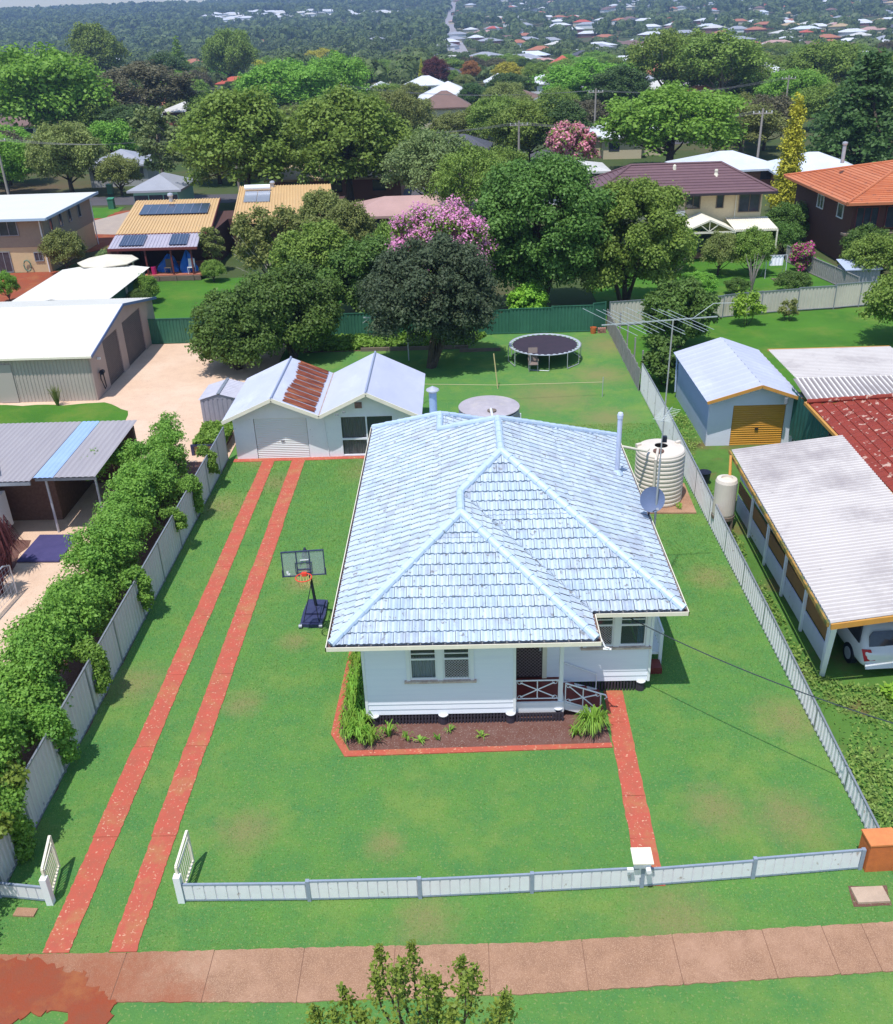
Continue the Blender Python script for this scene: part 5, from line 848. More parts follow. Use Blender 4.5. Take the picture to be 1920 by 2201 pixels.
# ---------------------------------------------------------------- foliage
NR = np.random.default_rng(11)
LM = {k: leafmat('leaf_' + k, *v) for k, v in dict(
    bright=((.11, .24, .03), (.20, .38, .05)), mid=((.115, .185, .032), (.20, .29, .052)), dark=((.045, .095, .03), (.085, .15, .04)), olive=((.13, .165, .045), (.22, .25, .07)),
    brown=((.095, .09, .05), (.15, .14, .075)), greyg=((.13, .19, .07), (.21, .28, .10)), gold=((.34, .34, .03), (.46, .43, .045)), rust=((.26, .12, .03), (.36, .17, .05)), maroon=((.08, .025, .028), (.13, .04, .04)),
    deep=((.058, .125, .026), (.12, .21, .042)), hedge=((.10, .24, .035), (.19, .33, .05)), plum=((.034, .056, .028), (.078, .105, .052)), lime=((.17, .35, .035), (.26, .44, .05)), pink=((.52, .16, .25), (.64, .28, .38)), lilac=((.58, .17, .40), (.70, .32, .54)), magenta=((.42, .03, .22), (.5, .08, .3)),
    street=((.13, .21, .03), (.22, .29, .045)), far=((.065, .11, .038), (.125, .175, .055)), strap=((.11, .28, .035), (.25, .42, .06)), blade=((.11, .25, .045), (.24, .36, .09)), weed=((.11, .22, .04), (.25, .36, .08))).items()}
def nrm_(a): return a / np.maximum(1e-9, np.linalg.norm(a, axis=1, keepdims=True))
def quads(c, n, size, asp=1.6, tint=None):
    """leaf shaped quads: centres c, normals n"""
    N = len(c); r = nrm_(NR.normal(size=(N, 3))); a = nrm_(np.cross(n, r)); b = np.cross(n, a); s = (size * NR.uniform(.6, 1.35, N))[:, None]
    v = np.stack([c - a * s * asp / 2, c + b * s / 2 + n * s * .12, c + a * s * asp / 2, c - b * s / 2 + n * s * .12], 1).reshape(-1, 3); return v, (tint if tint is not None else NR.uniform(0, 1, N))
def qmesh(name, v, t, m):
    me = bpy.data.meshes.new(name); N = len(v) // 4; me.vertices.add(len(v)); me.vertices.foreach_set('co', v.astype(np.float32).ravel()); me.loops.add(4 * N); me.loops.foreach_set('vertex_index', np.arange(4 * N, dtype=np.int32))
    me.polygons.add(N); me.polygons.foreach_set('loop_start', np.arange(0, 4 * N, 4, dtype=np.int32)); me.polygons.foreach_set('loop_total', np.full(N, 4, dtype=np.int32)); me.materials.append(m)
    a = me.attributes.new('tint', 'FLOAT', 'FACE'); a.data.foreach_set('value', t.astype(np.float32)); me.update(calc_edges=True); return me
def blobleaves(C_, Rr, n, size, squash=.8, outer=.62, tw=.5, low=-.5):
    """leaves on the shells of many small clumps"""
    C_ = np.asarray(C_, float); Rr = np.asarray(Rr, float); w = Rr ** 2; idx = NR.choice(len(C_), n, p=w / w.sum()); d = nrm_(NR.normal(size=(n, 3))); d[:, 2] = np.where(d[:, 2] < low, -d[:, 2], d[:, 2])
    rad = Rr[idx][:, None] * (outer + (1.12 - outer) * NR.random((n, 1))); p = C_[idx] + d * rad * np.array([1, 1, squash]) + NR.normal(size=(n, 3)) * (size * .45 + Rr[idx][:, None] * .13); nn = nrm_(d * .8 + NR.normal(size=(n, 3)) * .45 + np.array([0, 0, .35]))
    ct = NR.uniform(0, 1, len(C_)); t = np.clip(ct[idx] * tw + NR.uniform(0, 1 - tw, n), 0, 1); return quads(p, nn, size, 1.5, t)
def crown(kind, w, h, n, leaf, seed):
    """clump centres for one crown of width w and height h standing on z=0"""
    r = np.random.default_rng(seed); Cs = []; Rs = []; R0 = w / 2
    def add(c, q, k=6, f=.5):
        for _ in range(k): d = r.normal(size=3); d /= np.linalg.norm(d); d[2] = abs(d[2]) * .9 - .15; Cs.append(np.array(c) + d * q * .75); Rs.append(q * f * r.uniform(.75, 1.25))
    if kind in ('broad', 'oval', 'gum', 'shrub', 'sparse'):
        z0 = dict(broad=.10, oval=.05, gum=.20, shrub=.02, sparse=.12)[kind] * h; hz = (h - z0) / 2; m_ = dict(broad=60, oval=64, gum=44, shrub=44, sparse=24)[kind]
        for i in range(m_):
            u = (i + .5) / m_; z = 1 - 1.75 * u if kind != 'shrub' else 1 - 1.5 * u; a = i * 2.39996 + r.uniform(-.4, .4); q = math.sqrt(max(0, 1 - z * z)); rr = r.uniform(.62, .9)
            if kind in ('oval', 'sparse'): q *= 1 - .25 * max(0, z)
            k = R0 * r.uniform(.20, .34) * (1 if kind != 'gum' else 1.05); add((math.cos(a) * q * R0 * rr * r.uniform(.85, 1.08), math.sin(a) * q * R0 * rr, z0 + hz + z * hz * rr * .92), k, 5)
    elif kind == 'cone':
        for i in range(46): u = (i + .5) / 46; a = i * 2.4; q = (1 - u) ** .8 * (.35 + .65 * min(1, u * 9)); add((math.cos(a) * q * R0 * .7, math.sin(a) * q * R0 * .7, u * h * .96), max(.08 * R0, R0 * .42 * (1 - u * .8)), 4, .6)
    elif kind == 'conifer':
        for L_ in range(15):
            u = L_ / 15; q = R0 * (1 - u) ** .75; z = h * (.12 + .86 * u)
            for j in range(max(3, int(9 * (1 - u) + 3))):
                a = j * 2 * PI / max(3, int(9 * (1 - u) + 3)) + r.uniform(0, 1); s = r.uniform(.75, 1.1)
                for f in (.35, .6, .85, 1.0): Cs.append(np.array([math.cos(a) * q * f * s, math.sin(a) * q * f * s, z - f * q * .12 + r.uniform(-.1, .1)])); Rs.append(R0 * .13 * (1.15 - .4 * f))
    sq = .45 if kind == 'conifer' else .8
    return (*blobleaves(Cs, Rs, n, leaf, sq), Cs, Rs)
def trunkmesh(name, kind, w, h, Cs, seed, m):
    r = random.Random(seed); b = MB(); t = {'broad': .45, 'oval': .5, 'gum': .55, 'shrub': .3, 'sparse': .85, 'cone': .5, 'conifer': .97}[kind]; rt_ = max(.03, w * .022 + h * .006); bend = (r.uniform(-.03, .03) * h, r.uniform(-.03, .03) * h)
    top = (bend[0], bend[1], h * t); b.tube([(0, 0, -.15), (bend[0] * .3, bend[1] * .3, h * t * .4), top], [rt_ * 1.3, rt_, rt_ * .55], 8)
    for c in r.sample(list(range(len(Cs))), min(14, len(Cs))):
        c = Cs[c]; s = r.uniform(.35, .95); q = Vector((bend[0] * s, bend[1] * s, h * t * s)); e = Vector(c); mid = (q + e) / 2 + Vector((0, 0, -.04 * h)) if kind != 'gum' else (q + e) / 2; b.tube([q, mid, e], [rt_ * .45, rt_ * .28, rt_ * .1], 5)
    me = bpy.data.meshes.new(name); me.from_pydata(b.v, [], b.f); me.materials.append(m); me.shade_smooth(); return me
PRO = {}
for kind, w, h, n, leaf in (('broad', 10, 8, 22000, .20), ('oval', 8, 9, 22000, .18), ('gum', 9, 9, 15000, .19), ('shrub', 5, 4, 14000, .12), ('sparse', 5, 10, 4200, .24), ('cone', 3, 9, 7000, .16), ('conifer', 12, 13, 15000, .26)):
    for sd in range(3 if kind in ('broad', 'oval', 'gum', 'shrub') else 1):
        v, t, Cs, Rs = crown(kind, w, h, n, leaf, sd * 7 + 3); PRO[kind, sd] = (qmesh('crown_' + kind, v, t, LM['mid']), trunkmesh('trunk_' + kind, kind, w, h, Cs, sd, palebark if kind in ('gum', 'sparse') else barkm), w, h)
def tree(kind, mk, x, y, w, h, label, group=None, cat='tree', name=None, sd=None, z=None):
    z = terr(x, y) if z is None else z; sd = rnd.randrange(3) if sd is None else sd; sd = sd if (kind, sd) in PRO else 0; cm, tm, pw, ph = PRO[kind, sd]; T = thing(name or {'shrub': 'shrub', 'conifer': 'conifer_tree', 'cone': 'cypress_tree'}.get(kind, 'tree'), label, cat, (x, y, z), group)
    T.rotation_euler.z = rnd.uniform(0, 6.28); T.scale = (w / pw, w / pw, h / ph)
    o = bpy.data.objects.new('crown', cm); C.objects.link(o); o.parent = T; o.material_slots[0].link = 'OBJECT'; o.material_slots[0].material = LM[mk]
    if w > 1.2: o = bpy.data.objects.new('trunk', tm); C.objects.link(o); o.parent = T
    return T
def bespoke(name, label, cat, x, y, blobs, n, leaf, mk, trunk=None, z=0, name_c='crown', sub=6, f=.5, squash=.85, low=-.5, group=None):
    """a plant grown from hand placed lumps (cx, cy, cz, r) in world metres"""
    T = thing(name, label, cat, (x, y, z), group); Cs, Rs = [], []
    for cx, cy, cz, q in blobs:
        for _ in range(sub): d = NR.normal(size=3); d /= np.linalg.norm(d); d[2] = abs(d[2]) * 1.1 - .25; Cs.append(np.array([cx - x, cy - y, cz - z]) + d * q * .72); Rs.append(q * f * NR.uniform(.75, 1.25))
    v, t = blobleaves(Cs, Rs, n, leaf, squash, low=low); v[:, 2] = np.maximum(v[:, 2], .01)
    o = bpy.data.objects.new(name_c, qmesh(name_c, v, t, LM[mk])); C.objects.link(o); o.parent = T
    if trunk:
        b = MB(); r0_, hz = trunk
        for k in range(5 if r0_ > .06 else 3): a = k * 2.4; c = Cs[NR.integers(len(Cs))]; b.tube([(x + .12 * math.cos(a), y + .12 * math.sin(a), z - .05), (x + .3 * math.cos(a) + c[0] * .25, y + .3 * math.sin(a) + c[1] * .25, z + hz * .5), (x + c[0] * .8, y + c[1] * .8, z + c[2])], [r0_, r0_ * .7, r0_ * .25], 6)
        b.build('trunk', barkm, T)
    return T, Cs, Rs
def ell(cx, cy, z0, z1, rx, ry, m_, q, seed=0):
    r = random.Random(seed); out = []
    for i in range(m_):
        u = 1 - 1.8 * (i + .5) / m_; a = i * 2.4; s = math.sqrt(1 - u * u) * r.uniform(.7, .95); out.append((cx + rx * s * math.cos(a), cy + ry * s * math.sin(a), (z0 + z1) / 2 + (z1 - z0) / 2 * u * .85, q * r.uniform(.8, 1.2)))
    return out
# hedge along the left boundary
hb = []; y = 12.2
while y < 35.2:
    t = (y - 12) / 23; cx = -10.7 - 1.2 * t ** .7; 
    for k in range(8): hb.append((cx + rnd.uniform(-.55, .45), y + rnd.uniform(-.4, .4), rnd.choice((.4, .8, 1.2, 1.5, 1.7, 1.8)) + rnd.uniform(-.25, .3) + .2 * math.sin(y * 1.3) + .4 * (1 - t), rnd.choice((.2, .28, .38, .48, .58))))
    y += .42
for a in range(16): hb.append((-12.6 - a * .11, 32.9 - a * .08 + rnd.uniform(-.5, .5), 2.0 + rnd.uniform(-.3, .1), .42))
bespoke('hedge', 'long leafy green hedge growing behind the tall fence on the left', 'hedge', -11.6, 24, hb, 190000, .062, 'hedge', (.05, 1.6), low=-.8, sub=9, f=.42)
vl = [('climbing vine spilling over the left fence nearest the garage', 33.6, .3), ('thick climbing vine over the left fence, second from the garage', 31.0, .45), ('thin climbing vine on the left fence between two thicker ones', 28.6, .25), ('climbing vine spilling over the left fence level with the basketball hoop', 24.2, .38), ('trailing vine over the left fence in the middle of the long hedge', 20.3, .4), ('hanging leafy vine on the left fence nearer the street than the house', 17.7, .5), ('large leafy vine overhanging the left fence near the left gate', 14.9, .6)]
for l, y, q in vl:
    bl = [(-10.25 + rnd.uniform(-.15, .15), y + rnd.uniform(-.35, .35), 1.5 + rnd.uniform(-.05, .15), q * .6) for _ in range(4)]; zz_ = 1.4
    while zz_ > (1.5 - q * 2.6): bl.append((-9.98 + rnd.uniform(-.04, .04), y + rnd.uniform(-.22, .22), max(.1, zz_), .17)); zz_ -= .11
    T, _, _ = bespoke('climbing_vine', l, 'vine', -10.1, y, bl, int(8500 * q / .4), .055, 'hedge', low=-.9); st_ = MB(); st_.tube([(-10.3, y, 0), (-10.2, y + .1, 1.4), (-9.98, y, 1.5), (-9.95, y, 1.0)], .012, 5); st_.build('stem', barkm, T)
bespoke('leafy_bush', 'overhanging leafy branch of shrub at the lower left corner inside the tall fence', 'shrub', -10.6, 14.2, [(-10.3, 14 + k * .25, 1.7 + rnd.uniform(-.3, .3), .35) for k in range(7)], 9000, .09, 'street', low=-.9, trunk=(.03, 1))
# back yard
T, Cs, Rs = bespoke('dark_shrub', 'huge dark green rounded shrub behind the small grey shed, left lobe', 'shrub', -12.2, 48.6, ell(-12.0, 48.6, .1, 3.9, 2.3, 2.0, 26, .85, 1), 44000, .11, 'deep', (.12, 2.5))
bespoke('dark_shrub', 'huge dark green rounded shrub in front of the green fence, right lobe behind the garage', 'shrub', -9.4, 50.3, ell(-9.5, 50.6, .1, 4.5, 2.5, 1.9, 28, .9, 2), 46000, .11, 'deep', (.12, 2.5))
T, _, _ = bespoke('plum_tree', 'near-black leafed spreading tree on the back lawn between garage and trampoline', 'tree', -1.65, 47.9, ell(-1.6, 48.3, .9, 6.3, 3.1, 2.8, 40, .95, 3), 60000, .11, 'plum', (.16, 2.6))
T, Cs, Rs = bespoke('flowering_tree', 'green tree topped with lilac-pink blossom behind the near-black tree', 'tree', -.9, 56.6, ell(-1.0, 55.4, 1.6, 6.8, 3.0, 2.2, 28, .8, 5), 16000, .14, 'mid', (.12, 3))
v, t = blobleaves([(c[0], c[1] - .25, c[2] + .3) for c in Cs if c[2] > 2.9 + (0 if c[0] < .8 else -.9)], [.5] * len([c for c in Cs if c[2] > 2.9 + (0 if c[0] < .8 else -.9)]), 13000, .10); o = bpy.data.objects.new('blossom', qmesh('blossom', v, t, LM['lilac'])); C.objects.link(o); o.parent = T
bespoke('big_tree', 'very large dark green tree right of the blossom tree, left of its paler neighbour', 'tree', 5.0, 58.3, ell(5.0, 58.3, .6, 9.0, 3.9, 3.2, 44, 1.2, 6), 80000, .13, 'deep', (.22, 5))
bespoke('big_tree', 'tall grey-green tree just left of the cream pergola behind the fence corner', 'tree', 10.4, 58.6, ell(10.6, 58.8, .5, 7.6, 3.3, 2.8, 36, 1.05, 7), 62000, .125, 'mid', (.18, 4))
bespoke('round_bush', 'small bright lime green ball bush just behind the green fence', 'shrub', 4.2, 56.2, ell(4.2, 56.2, .2, 2.1, 1.1, .9, 16, .4, 8), 9000, .11, 'lime', (.05, .8))
bespoke('back_tree', 'mid green tree behind the green fence left of the near-black tree', 'tree', -8.7, 58, ell(-8.6, 58, .5, 5.6, 2.6, 2.0, 24, .85, 9), 32000, .12, 'mid', (.12, 2.5))
bespoke('back_tree', 'dark green tree leaning over the green fence behind the clothes hoist', 'tree', -5.7, 56.4, ell(-5.4, 56.3, .4, 5.0, 2.6, 1.9, 24, .85, 10), 34000, .12, 'deep', (.12, 2.5))
T, _, _ = bespoke('silvery_tree', 'wide olive-grey tree with bare silvery branches beside the tan-roofed house', 'tree', -12.8, 65.4, ell(-12.6, 65.4, 1.0, 5.4, 3.2, 2.2, 24, .75, 11), 12000, .14, 'olive', (.12, 2.5)); b = MB()
for k in range(46): a = rnd.uniform(0, 6.28); e = Vector((-12.6 + 2.9 * math.cos(a), 65 + 1.9 * math.sin(a), rnd.uniform(1.6, 4.4))); b.tube([(-12.8, 65.3, .6), (-12.7 + 1.4 * math.cos(a), 65.2 + math.sin(a), e.z * .55), e], [.05, .03, .01], 4)
b.build('bare_branches', mat('silver_branch', (.42, .38, .34), rough=.9), T)
tree('oval', 'olive', -10.4, 75.2, 5.0, 5.6, 'olive green rounded tree over the right end of the tan roof'); tree('oval', 'olive', -8.2, 72, 4.2, 5.2, 'second olive green tree right of the tan roof'); tree('shrub', 'mid', -4.2, 67.5, 4.2, 4.4, 'mid green bushy tree between the tan roof and the blossom tree', cat='tree', name='tree')
bespoke('lemon_tree', 'leafy dark shrub tree under the wide aerial in the right back lawn', 'shrub', 12.0, 50.2, ell(12.0, 50.3, .15, 3.4, 1.9, 1.6, 20, .62, 12), 17000, .13, 'deep', (.07, 1.4))
bespoke('lemon_tree', 'small dark shrub squeezed between the mast and the blue garage', 'shrub', 10.1, 44.2, ell(10.0, 44.2, .1, 2.2, .8, 1.2, 12, .42, 13), 6500, .11, 'deep', (.05, 1))
bespoke('young_citrus', 'young rounded green sapling in front of the middle of the cream fence', 'shrub', 16.9, 54.2, ell(16.9, 54.2, .3, 1.7, .85, .7, 10, .3, 14), 1900, .12, 'lime', (.03, .8))
bespoke('young_citrus', 'tiny yellow-green sapling in front of the cream fence, right of the bigger one', 'shrub', 19.6, 54.8, ell(19.6, 54.8, .1, 1.2, .42, .4, 7, .2, 15), 1100, .09, 'olive', (.02, .5))
for mk, x, y, w, h, l in (('olive', 18.3, 66.4, 2.6, 3.0, 'grey-green bushy tree directly before the pergola gable'), ('mid', 20.5, 66.1, 3.0, 3.3, 'broader green bushy tree before the flat part of the pergola'), ('deep', 18.2, 61.1, 1.7, 1.1, 'small dark citrus bush behind the cream fence, middle of three'), ('deep', 21.7, 60.8, 2.5, 1.5, 'dark rounded citrus bush behind the cream fence, rightmost of three'), ('bright', 15.7, 61.3, 2.6, 1.5, 'bright green citrus bush behind the cream fence, leftmost of three'), ('deep', 24.4, 71.6, 2.9, 2.6, 'dark round bush at the right end of the pergola'), ('bright', 15.6, 68.2, 2.8, 3.2, 'fresh green bushy tree beside the left post of the pergola'),
        ('deep', 26.6, 77.5, 3.6, 3.0, 'dark bush between the purple-roofed and orange-roofed houses'), ('deep', 28.5, 66.4, 3.3, 3.2, 'dark green bush before the orange-roofed house'), ('mid', 27.9, 63.0, 4.2, 3.3, 'mid green bush right of the grey timber fence'), ('mid', 24.2, 49.9, 4.6, 4.2, 'large pale green bush at the right edge above the blue garage'), ('deep', 31.5, 62.5, 4.5, 4.6, 'large green bush at the right edge below the orange-roofed house'), ('mid', 33.5, 71, 3.0, 5.8, 'green tree cut by the right edge in front of the orange roof'),
        ('hedge', -21.6, 63.4, 2.0, 1.9, 'clipped bright green bush behind the low white shed'), ('deep', -21.3, 61.2, 1.7, 1.5, 'darker rounded bush in front of the clipped bright bush'), ('olive', -30.6, 73.0, 3.3, 3.4, 'thin grey-green shrub against the two-storey brick house'), ('greyg', -27.2, 73.2, 2.4, 1.9, 'pale green shrub between the brick house and the patio'), ('bright', -31.6, 64.6, 1.6, 2.2, 'green bush at the left edge below the two-storey house'), ('mid', -18.2, 69.0, 1.8, 1.6, 'green bush with red flowers at the right end of the deck')):
    tree('shrub', mk, x, y, w, h, l)
tree('sparse', 'olive', -18.9, 72.2, 2.0, 3.7, 'slender sparse small tree between the two tan roofs')
T, Cs, Rs = bespoke('bougainvillea', 'magenta flowering bougainvillea beside the cloth-draped garden frame', 'shrub', 24.2, 66.6, ell(24.2, 66.6, .1, 1.9, .9, .7, 8, .35, 21), 2200, .12, 'mid', (.03, 1)); v, t = blobleaves(Cs, [r_ * 1.1 for r_ in Rs], 2600, .11); o = bpy.data.objects.new('flowers', qmesh('flowers', v, t, LM['magenta'])); C.objects.link(o); o.parent = T
def bare(label, x, y, h, s): 
    b = MB(); 
    for k in range(16): a = k * 2.4; b.tube([(x, y, 0), (x + s * .3 * math.cos(a), y + s * .3 * math.sin(a), h * .5), (x + s * math.cos(a) * rnd.uniform(.5, 1), y + s * math.sin(a) * rnd.uniform(.5, 1), h * rnd.uniform(.7, 1))], [.035, .02, .008], 4)
    single(b, 'bare_shrub', mat('grey_twig', (.34, .29, .26), rough=.9) if 'grey_twig' not in bpy.data.materials else bpy.data.materials['grey_twig'], label, 'shrub', (x, y, 0))
bare('leafless grey shrub on the rear lawn before the pergola', 19.3, 61.6, 2.6, .8); bare('leafless brownish shrub left of the bright citrus bush', 13.7, 62.0, 2.2, 1.2)
b = MB()
for k in range(70): a = rnd.uniform(0, 6.28); q = rnd.uniform(.05, .4); b.tube([(-20.24 + .05 * math.cos(a), 43.6 + .05 * math.sin(a), 0), (-20.24 + q * .6 * math.cos(a), 43.6 + q * .6 * math.sin(a), .7), (-20.24 + q * math.cos(a), 43.6 + q * math.sin(a), rnd.uniform(.7, 1.1))], [.012, .01, .004], 3, rnd.random())
single(b, 'grass_clump', LM['olive'], 'thin grassy clump against the front wall of the big beige shed', 'plant', (-20.24, 43.6, 0))
# strap leaved plants
def strap(label, x, y, r, h, n, group=None, mk='strap', name='strap_leaf_plant', wd=.035):
    v = []; t = []
    for k in range(n):
        a = rnd.uniform(0, 6.28); L_ = r * rnd.uniform(.6, 1.15); hh_ = h * rnd.uniform(.6, 1.1); ca, sa = math.cos(a), math.sin(a); w = wd * rnd.uniform(.7, 1.2); px, py = -sa * w / 2, ca * w / 2; x0, y0 = rnd.uniform(-.3, .3) * r * .5, rnd.uniform(-.3, .3) * r * .5; tt = rnd.random()
        P_ = [(x0 + ca * L_ * f, y0 + sa * L_ * f, hh_ * g_) for f, g_ in ((.02, .02), (.25, .62), (.62, 1.0), (1.0, .62))]; W_ = [.7, 1, .9, .12]
        for i in range(3):
            (ax, ay_, az), (bx, by, bz) = P_[i], P_[i + 1]; wa, wb = W_[i], W_[i + 1]
            v += [(ax - px * wa, ay_ - py * wa, az), (ax + px * wa, ay_ + py * wa, az), (bx + px * wb, by + py * wb, bz), (bx - px * wb, by - py * wb, bz)]; t.append(tt)
    o = bpy.data.objects.new(name, qmesh(name, np.array(v), np.array(t), LM[mk])); C.objects.link(o); o.location = (x, y, .01); tag(o, label, 'plant', group); return o
y = 18.55; k = 0
while y < 22.4:
    for dx in (0, .28): strap('bright strap-leaved plant in the dense border along the left wall of the house', -3.13 + dx + rnd.uniform(-.05, .05), y + rnd.uniform(-.06, .06), .36, .5, 60, 'strap-leaved plants in the left border')
    y += .3
for i, (x, y) in enumerate(((-2.85, 18.42), (-2.55, 18.3))): strap('bright strap-leaved plant in the dense border along the left wall of the house', x, y, .38, .48, 60, 'strap-leaved plants in the left border')
for l, x, y, r_, h_, n in (('spiky young plant in the soil bed next to the dense border', -2.1, 18.6, .3, .42, 22), ('small upright plant in the soil bed below the left front window', -1.62, 18.42, .2, .3, 16), ('flat yellow-green plant in the soil bed below the front window', -1.28, 18.34, .22, .14, 14), ('tiny plant in the soil bed right of the flat yellow-green one', -.86, 18.42, .12, .2, 9), ('small pale plant close to the base battens in the soil bed', -.53, 18.72, .18, .18, 12), ('wispy plant in the middle of the soil bed', .28, 18.5, .2, .14, 10), ('small plant immediately left of the big strap-leaved clump', 2.66, 18.5, .26, .3, 24)): strap(l, x, y, r_, h_, n)
strap('large bright strap-leaved clump beside the front steps and path', 3.12, 18.62, .5, .62, 170)
strap('small leafy plant on the red slab against the beige tank', 7.95, 30.75, .22, .25, 14)
for l, x, y, r_, h_ in (('taller maroon spiky cordyline beside the dark blue mat', -15.75, 27.3, .75, 1.9), ('lower maroon spiky cordyline nearer the mesh gate', -15.4, 25.9, .6, 1.3)): strap(l, x, y, r_, h_, 220, None, 'maroon', 'cordyline', .05)
def cover(name, label, cat, poly, n, h, size, mk, kind='stuff', parent=None):
    xs_, ys_ = [p[0] for p in poly], [p[1] for p in poly]; P_ = np.column_stack([NR.uniform(min(xs_), max(xs_), n), NR.uniform(min(ys_), max(ys_), n)]); ins = np.zeros(n, bool); j = len(poly) - 1
    for i in range(len(poly)):
        (xi, yi), (xj, yj) = poly[i], poly[j]; ins ^= ((yi > P_[:, 1]) != (yj > P_[:, 1])) & (P_[:, 0] < (xj - xi) * (P_[:, 1] - yi) / ((yj - yi) or 1e-9) + xi); j = i
    P_ = P_[ins]; gg = np.sin(P_[:, 0] * 2.1 + 1.5 * np.sin(P_[:, 1] * .9)) + np.sin(P_[:, 1] * 1.6 + P_[:, 0] * .7) + NR.normal(0, 1.0, len(P_)); P_ = P_[gg > (.1 if name == 'weeds' else -9)]; n = len(P_); f = np.clip(.5 + .25 * np.sin(P_[:, 0] * 1.3 + P_[:, 1] * .9 + 2 * np.sin(P_[:, 1] * .6)) + .2 * np.sin(P_[:, 1] * 3.1 - P_[:, 0] * 2.2) + NR.normal(0, .2, n), 0, 1); c = np.column_stack([P_, NR.random(n) * h * (.25 + .75 * f)]); v, t = quads(c, nrm_(NR.normal(size=(n, 3)) * .5 + np.array([0, 0, .7])), size, 1.8, np.clip(f * .5 + NR.random(n) * .5, 0, 1))
    o = bpy.data.objects.new(name, qmesh(name, v, t, LM[mk])); C.objects.link(o); return tag(o, label, cat, kind=kind)
cover('weeds', 'rank weeds and leafy ground cover between the low fence and the long carport', 'weeds', [(8.9, 13), (14, 12.6), (14, 19.5), (10.2, 20.3), (9.5, 21), (9.5, 36), (10.2, 36.4), (10.2, 40), (8.95, 40)], 46000, .3, .055, 'weed')
cover('leafy_patch', 'thick leafy patch of ground cover before the white wagon', 'ground cover', [(11.3, 18.6), (14, 18.4), (14, 20.2), (11.0, 20.0)], 9000, .35, .10, 'lime')
cover('vegetables', 'leafy vegetable patch growing behind the sleepers by the green fence', 'vegetables', [(-8.5, 51.2), (.3, 51.2), (1.5, 53.4), (-8.5, 53.4)], 14000, .45, .13, 'hedge')
o = cover('leafy_greens', 'leafy greens filling the raised planter box left of the garage', 'vegetables', [(-11.75, 37), (-10.4, 37), (-10.3, 39.3), (-11.75, 39.3)], 6000, .3, .11, 'hedge'); o.location.z = .42
# street tree rising into the bottom of the picture
T = thing('street_tree', 'young street tree with upright leafy shoots at the bottom edge of the photo', 'tree', (-.75, 8.8, 0)); b = MB(); b.tube([(-.75, 8.8, -.1), (-.78, 8.8, 1.0), (-.74, 8.82, 2.0)], [.07, .055, .04], 8); cs, ns = [], []
for k in range(32):
    a = k * 2.4; q = math.sqrt((k + .5) / 32) * 1.5; tx, ty = -.95 + q * math.cos(a) * 1.12, 8.85 + q * math.sin(a) * .8; tz = 3.8 - .5 * q + rnd.uniform(-.6, .35)
    if k in (1, 5): tz += .3
    p0 = Vector((-.76, 8.8, 1.3 + .3 * rnd.random())); p1 = Vector((tx * .9 - .08, ty * .95 + .43, (tz + 1.5) * .5)); p2 = Vector((tx, ty, tz)); b.tube([p0, p1, p2], [.03, .018, .006], 5)
    for i in range(260):
        f = rnd.random() ** .75; p = p1.lerp(p2, f) if rnd.random() < .9 else p0.lerp(p1, f); s = .11 * (1.3 - f); cs.append((p.x + rnd.gauss(0, s), p.y + rnd.gauss(0, s), p.z + rnd.gauss(0, .05)))
b.build('trunk', barkm, T); cs = np.array(cs) - np.array([-.75, 8.8, 0]); v, t = quads(cs, nrm_(NR.normal(size=cs.shape) * .8 + np.array([0, 0, .5])), .048, 1.6); o = bpy.data.objects.new('crown', qmesh('crown', v, t, LM['street'])); C.objects.link(o); o.parent = T
# lawn blades: real grass over the front lawn and verge
n = 330000; P_ = np.column_stack([NR.uniform(-10.05, 8.7, n), 12.3 + 27 * NR.random(n) ** 1.25]); nv = 60000; P_ = np.vstack([P_, np.column_stack([NR.uniform(-10, 10, nv), NR.uniform(8.5, 14, nv)])]); X_, Y_ = P_[:, 0], P_[:, 1]
e_ = (Y_ - 12.36) / 23.8; s1 = (X_ > -8.66 + .08 * e_) & (X_ < -8.14 + .06 * e_); s2 = (X_ > -7.31) & (X_ < -6.78); ny = .5 * (np.interp(X_, [a for a, b_ in NY], [b_ for a, b_ in NY])); ny *= 2; fy = np.interp(X_, [a for a, b_ in FY], [b_ for a, b_ in FY])
bad = ((s1 | s2) & (Y_ > 12.3) & (Y_ < 36.3)) | ((Y_ > ny + .01) & (Y_ < fy - .01)) | ((X_ > -3.5) & (X_ < 3.6) & (Y_ > 17.95) & (Y_ < 32)) | ((X_ > 3.5) & (X_ < 4.9) & (Y_ > 20.2) & (Y_ < 31)) | ((X_ > 3.48) & (X_ < 4.12) & (Y_ > 13.75) & (Y_ < 20.4)) | ((X_ < -1.9) & (Y_ > 36.1)) | ((X_ < -5.8) & (Y_ < 12.3)) | ((X_ > 6.4) & (X_ < 8.5) & (Y_ > 30.4) & (Y_ < 33))
P_ = P_[~bad]; n = len(P_); sz = NR.uniform(.5, 1.2, n) * (.018 + .0009 * np.maximum(P_[:, 1] - 12, 0)); a = NR.uniform(0, 6.28, n); c = np.column_stack([P_, sz * .5]); 
up_ = nrm_(np.column_stack([NR.normal(0, .75, n), NR.normal(0, .75, n), np.ones(n)])); sd_ = np.column_stack([np.cos(a), np.sin(a), np.zeros(n)]) * (sz * .28)[:, None]; b0_ = np.column_stack([P_, np.full(n, -.002)]); tp = b0_ + up_ * (sz * 1.6)[:, None]
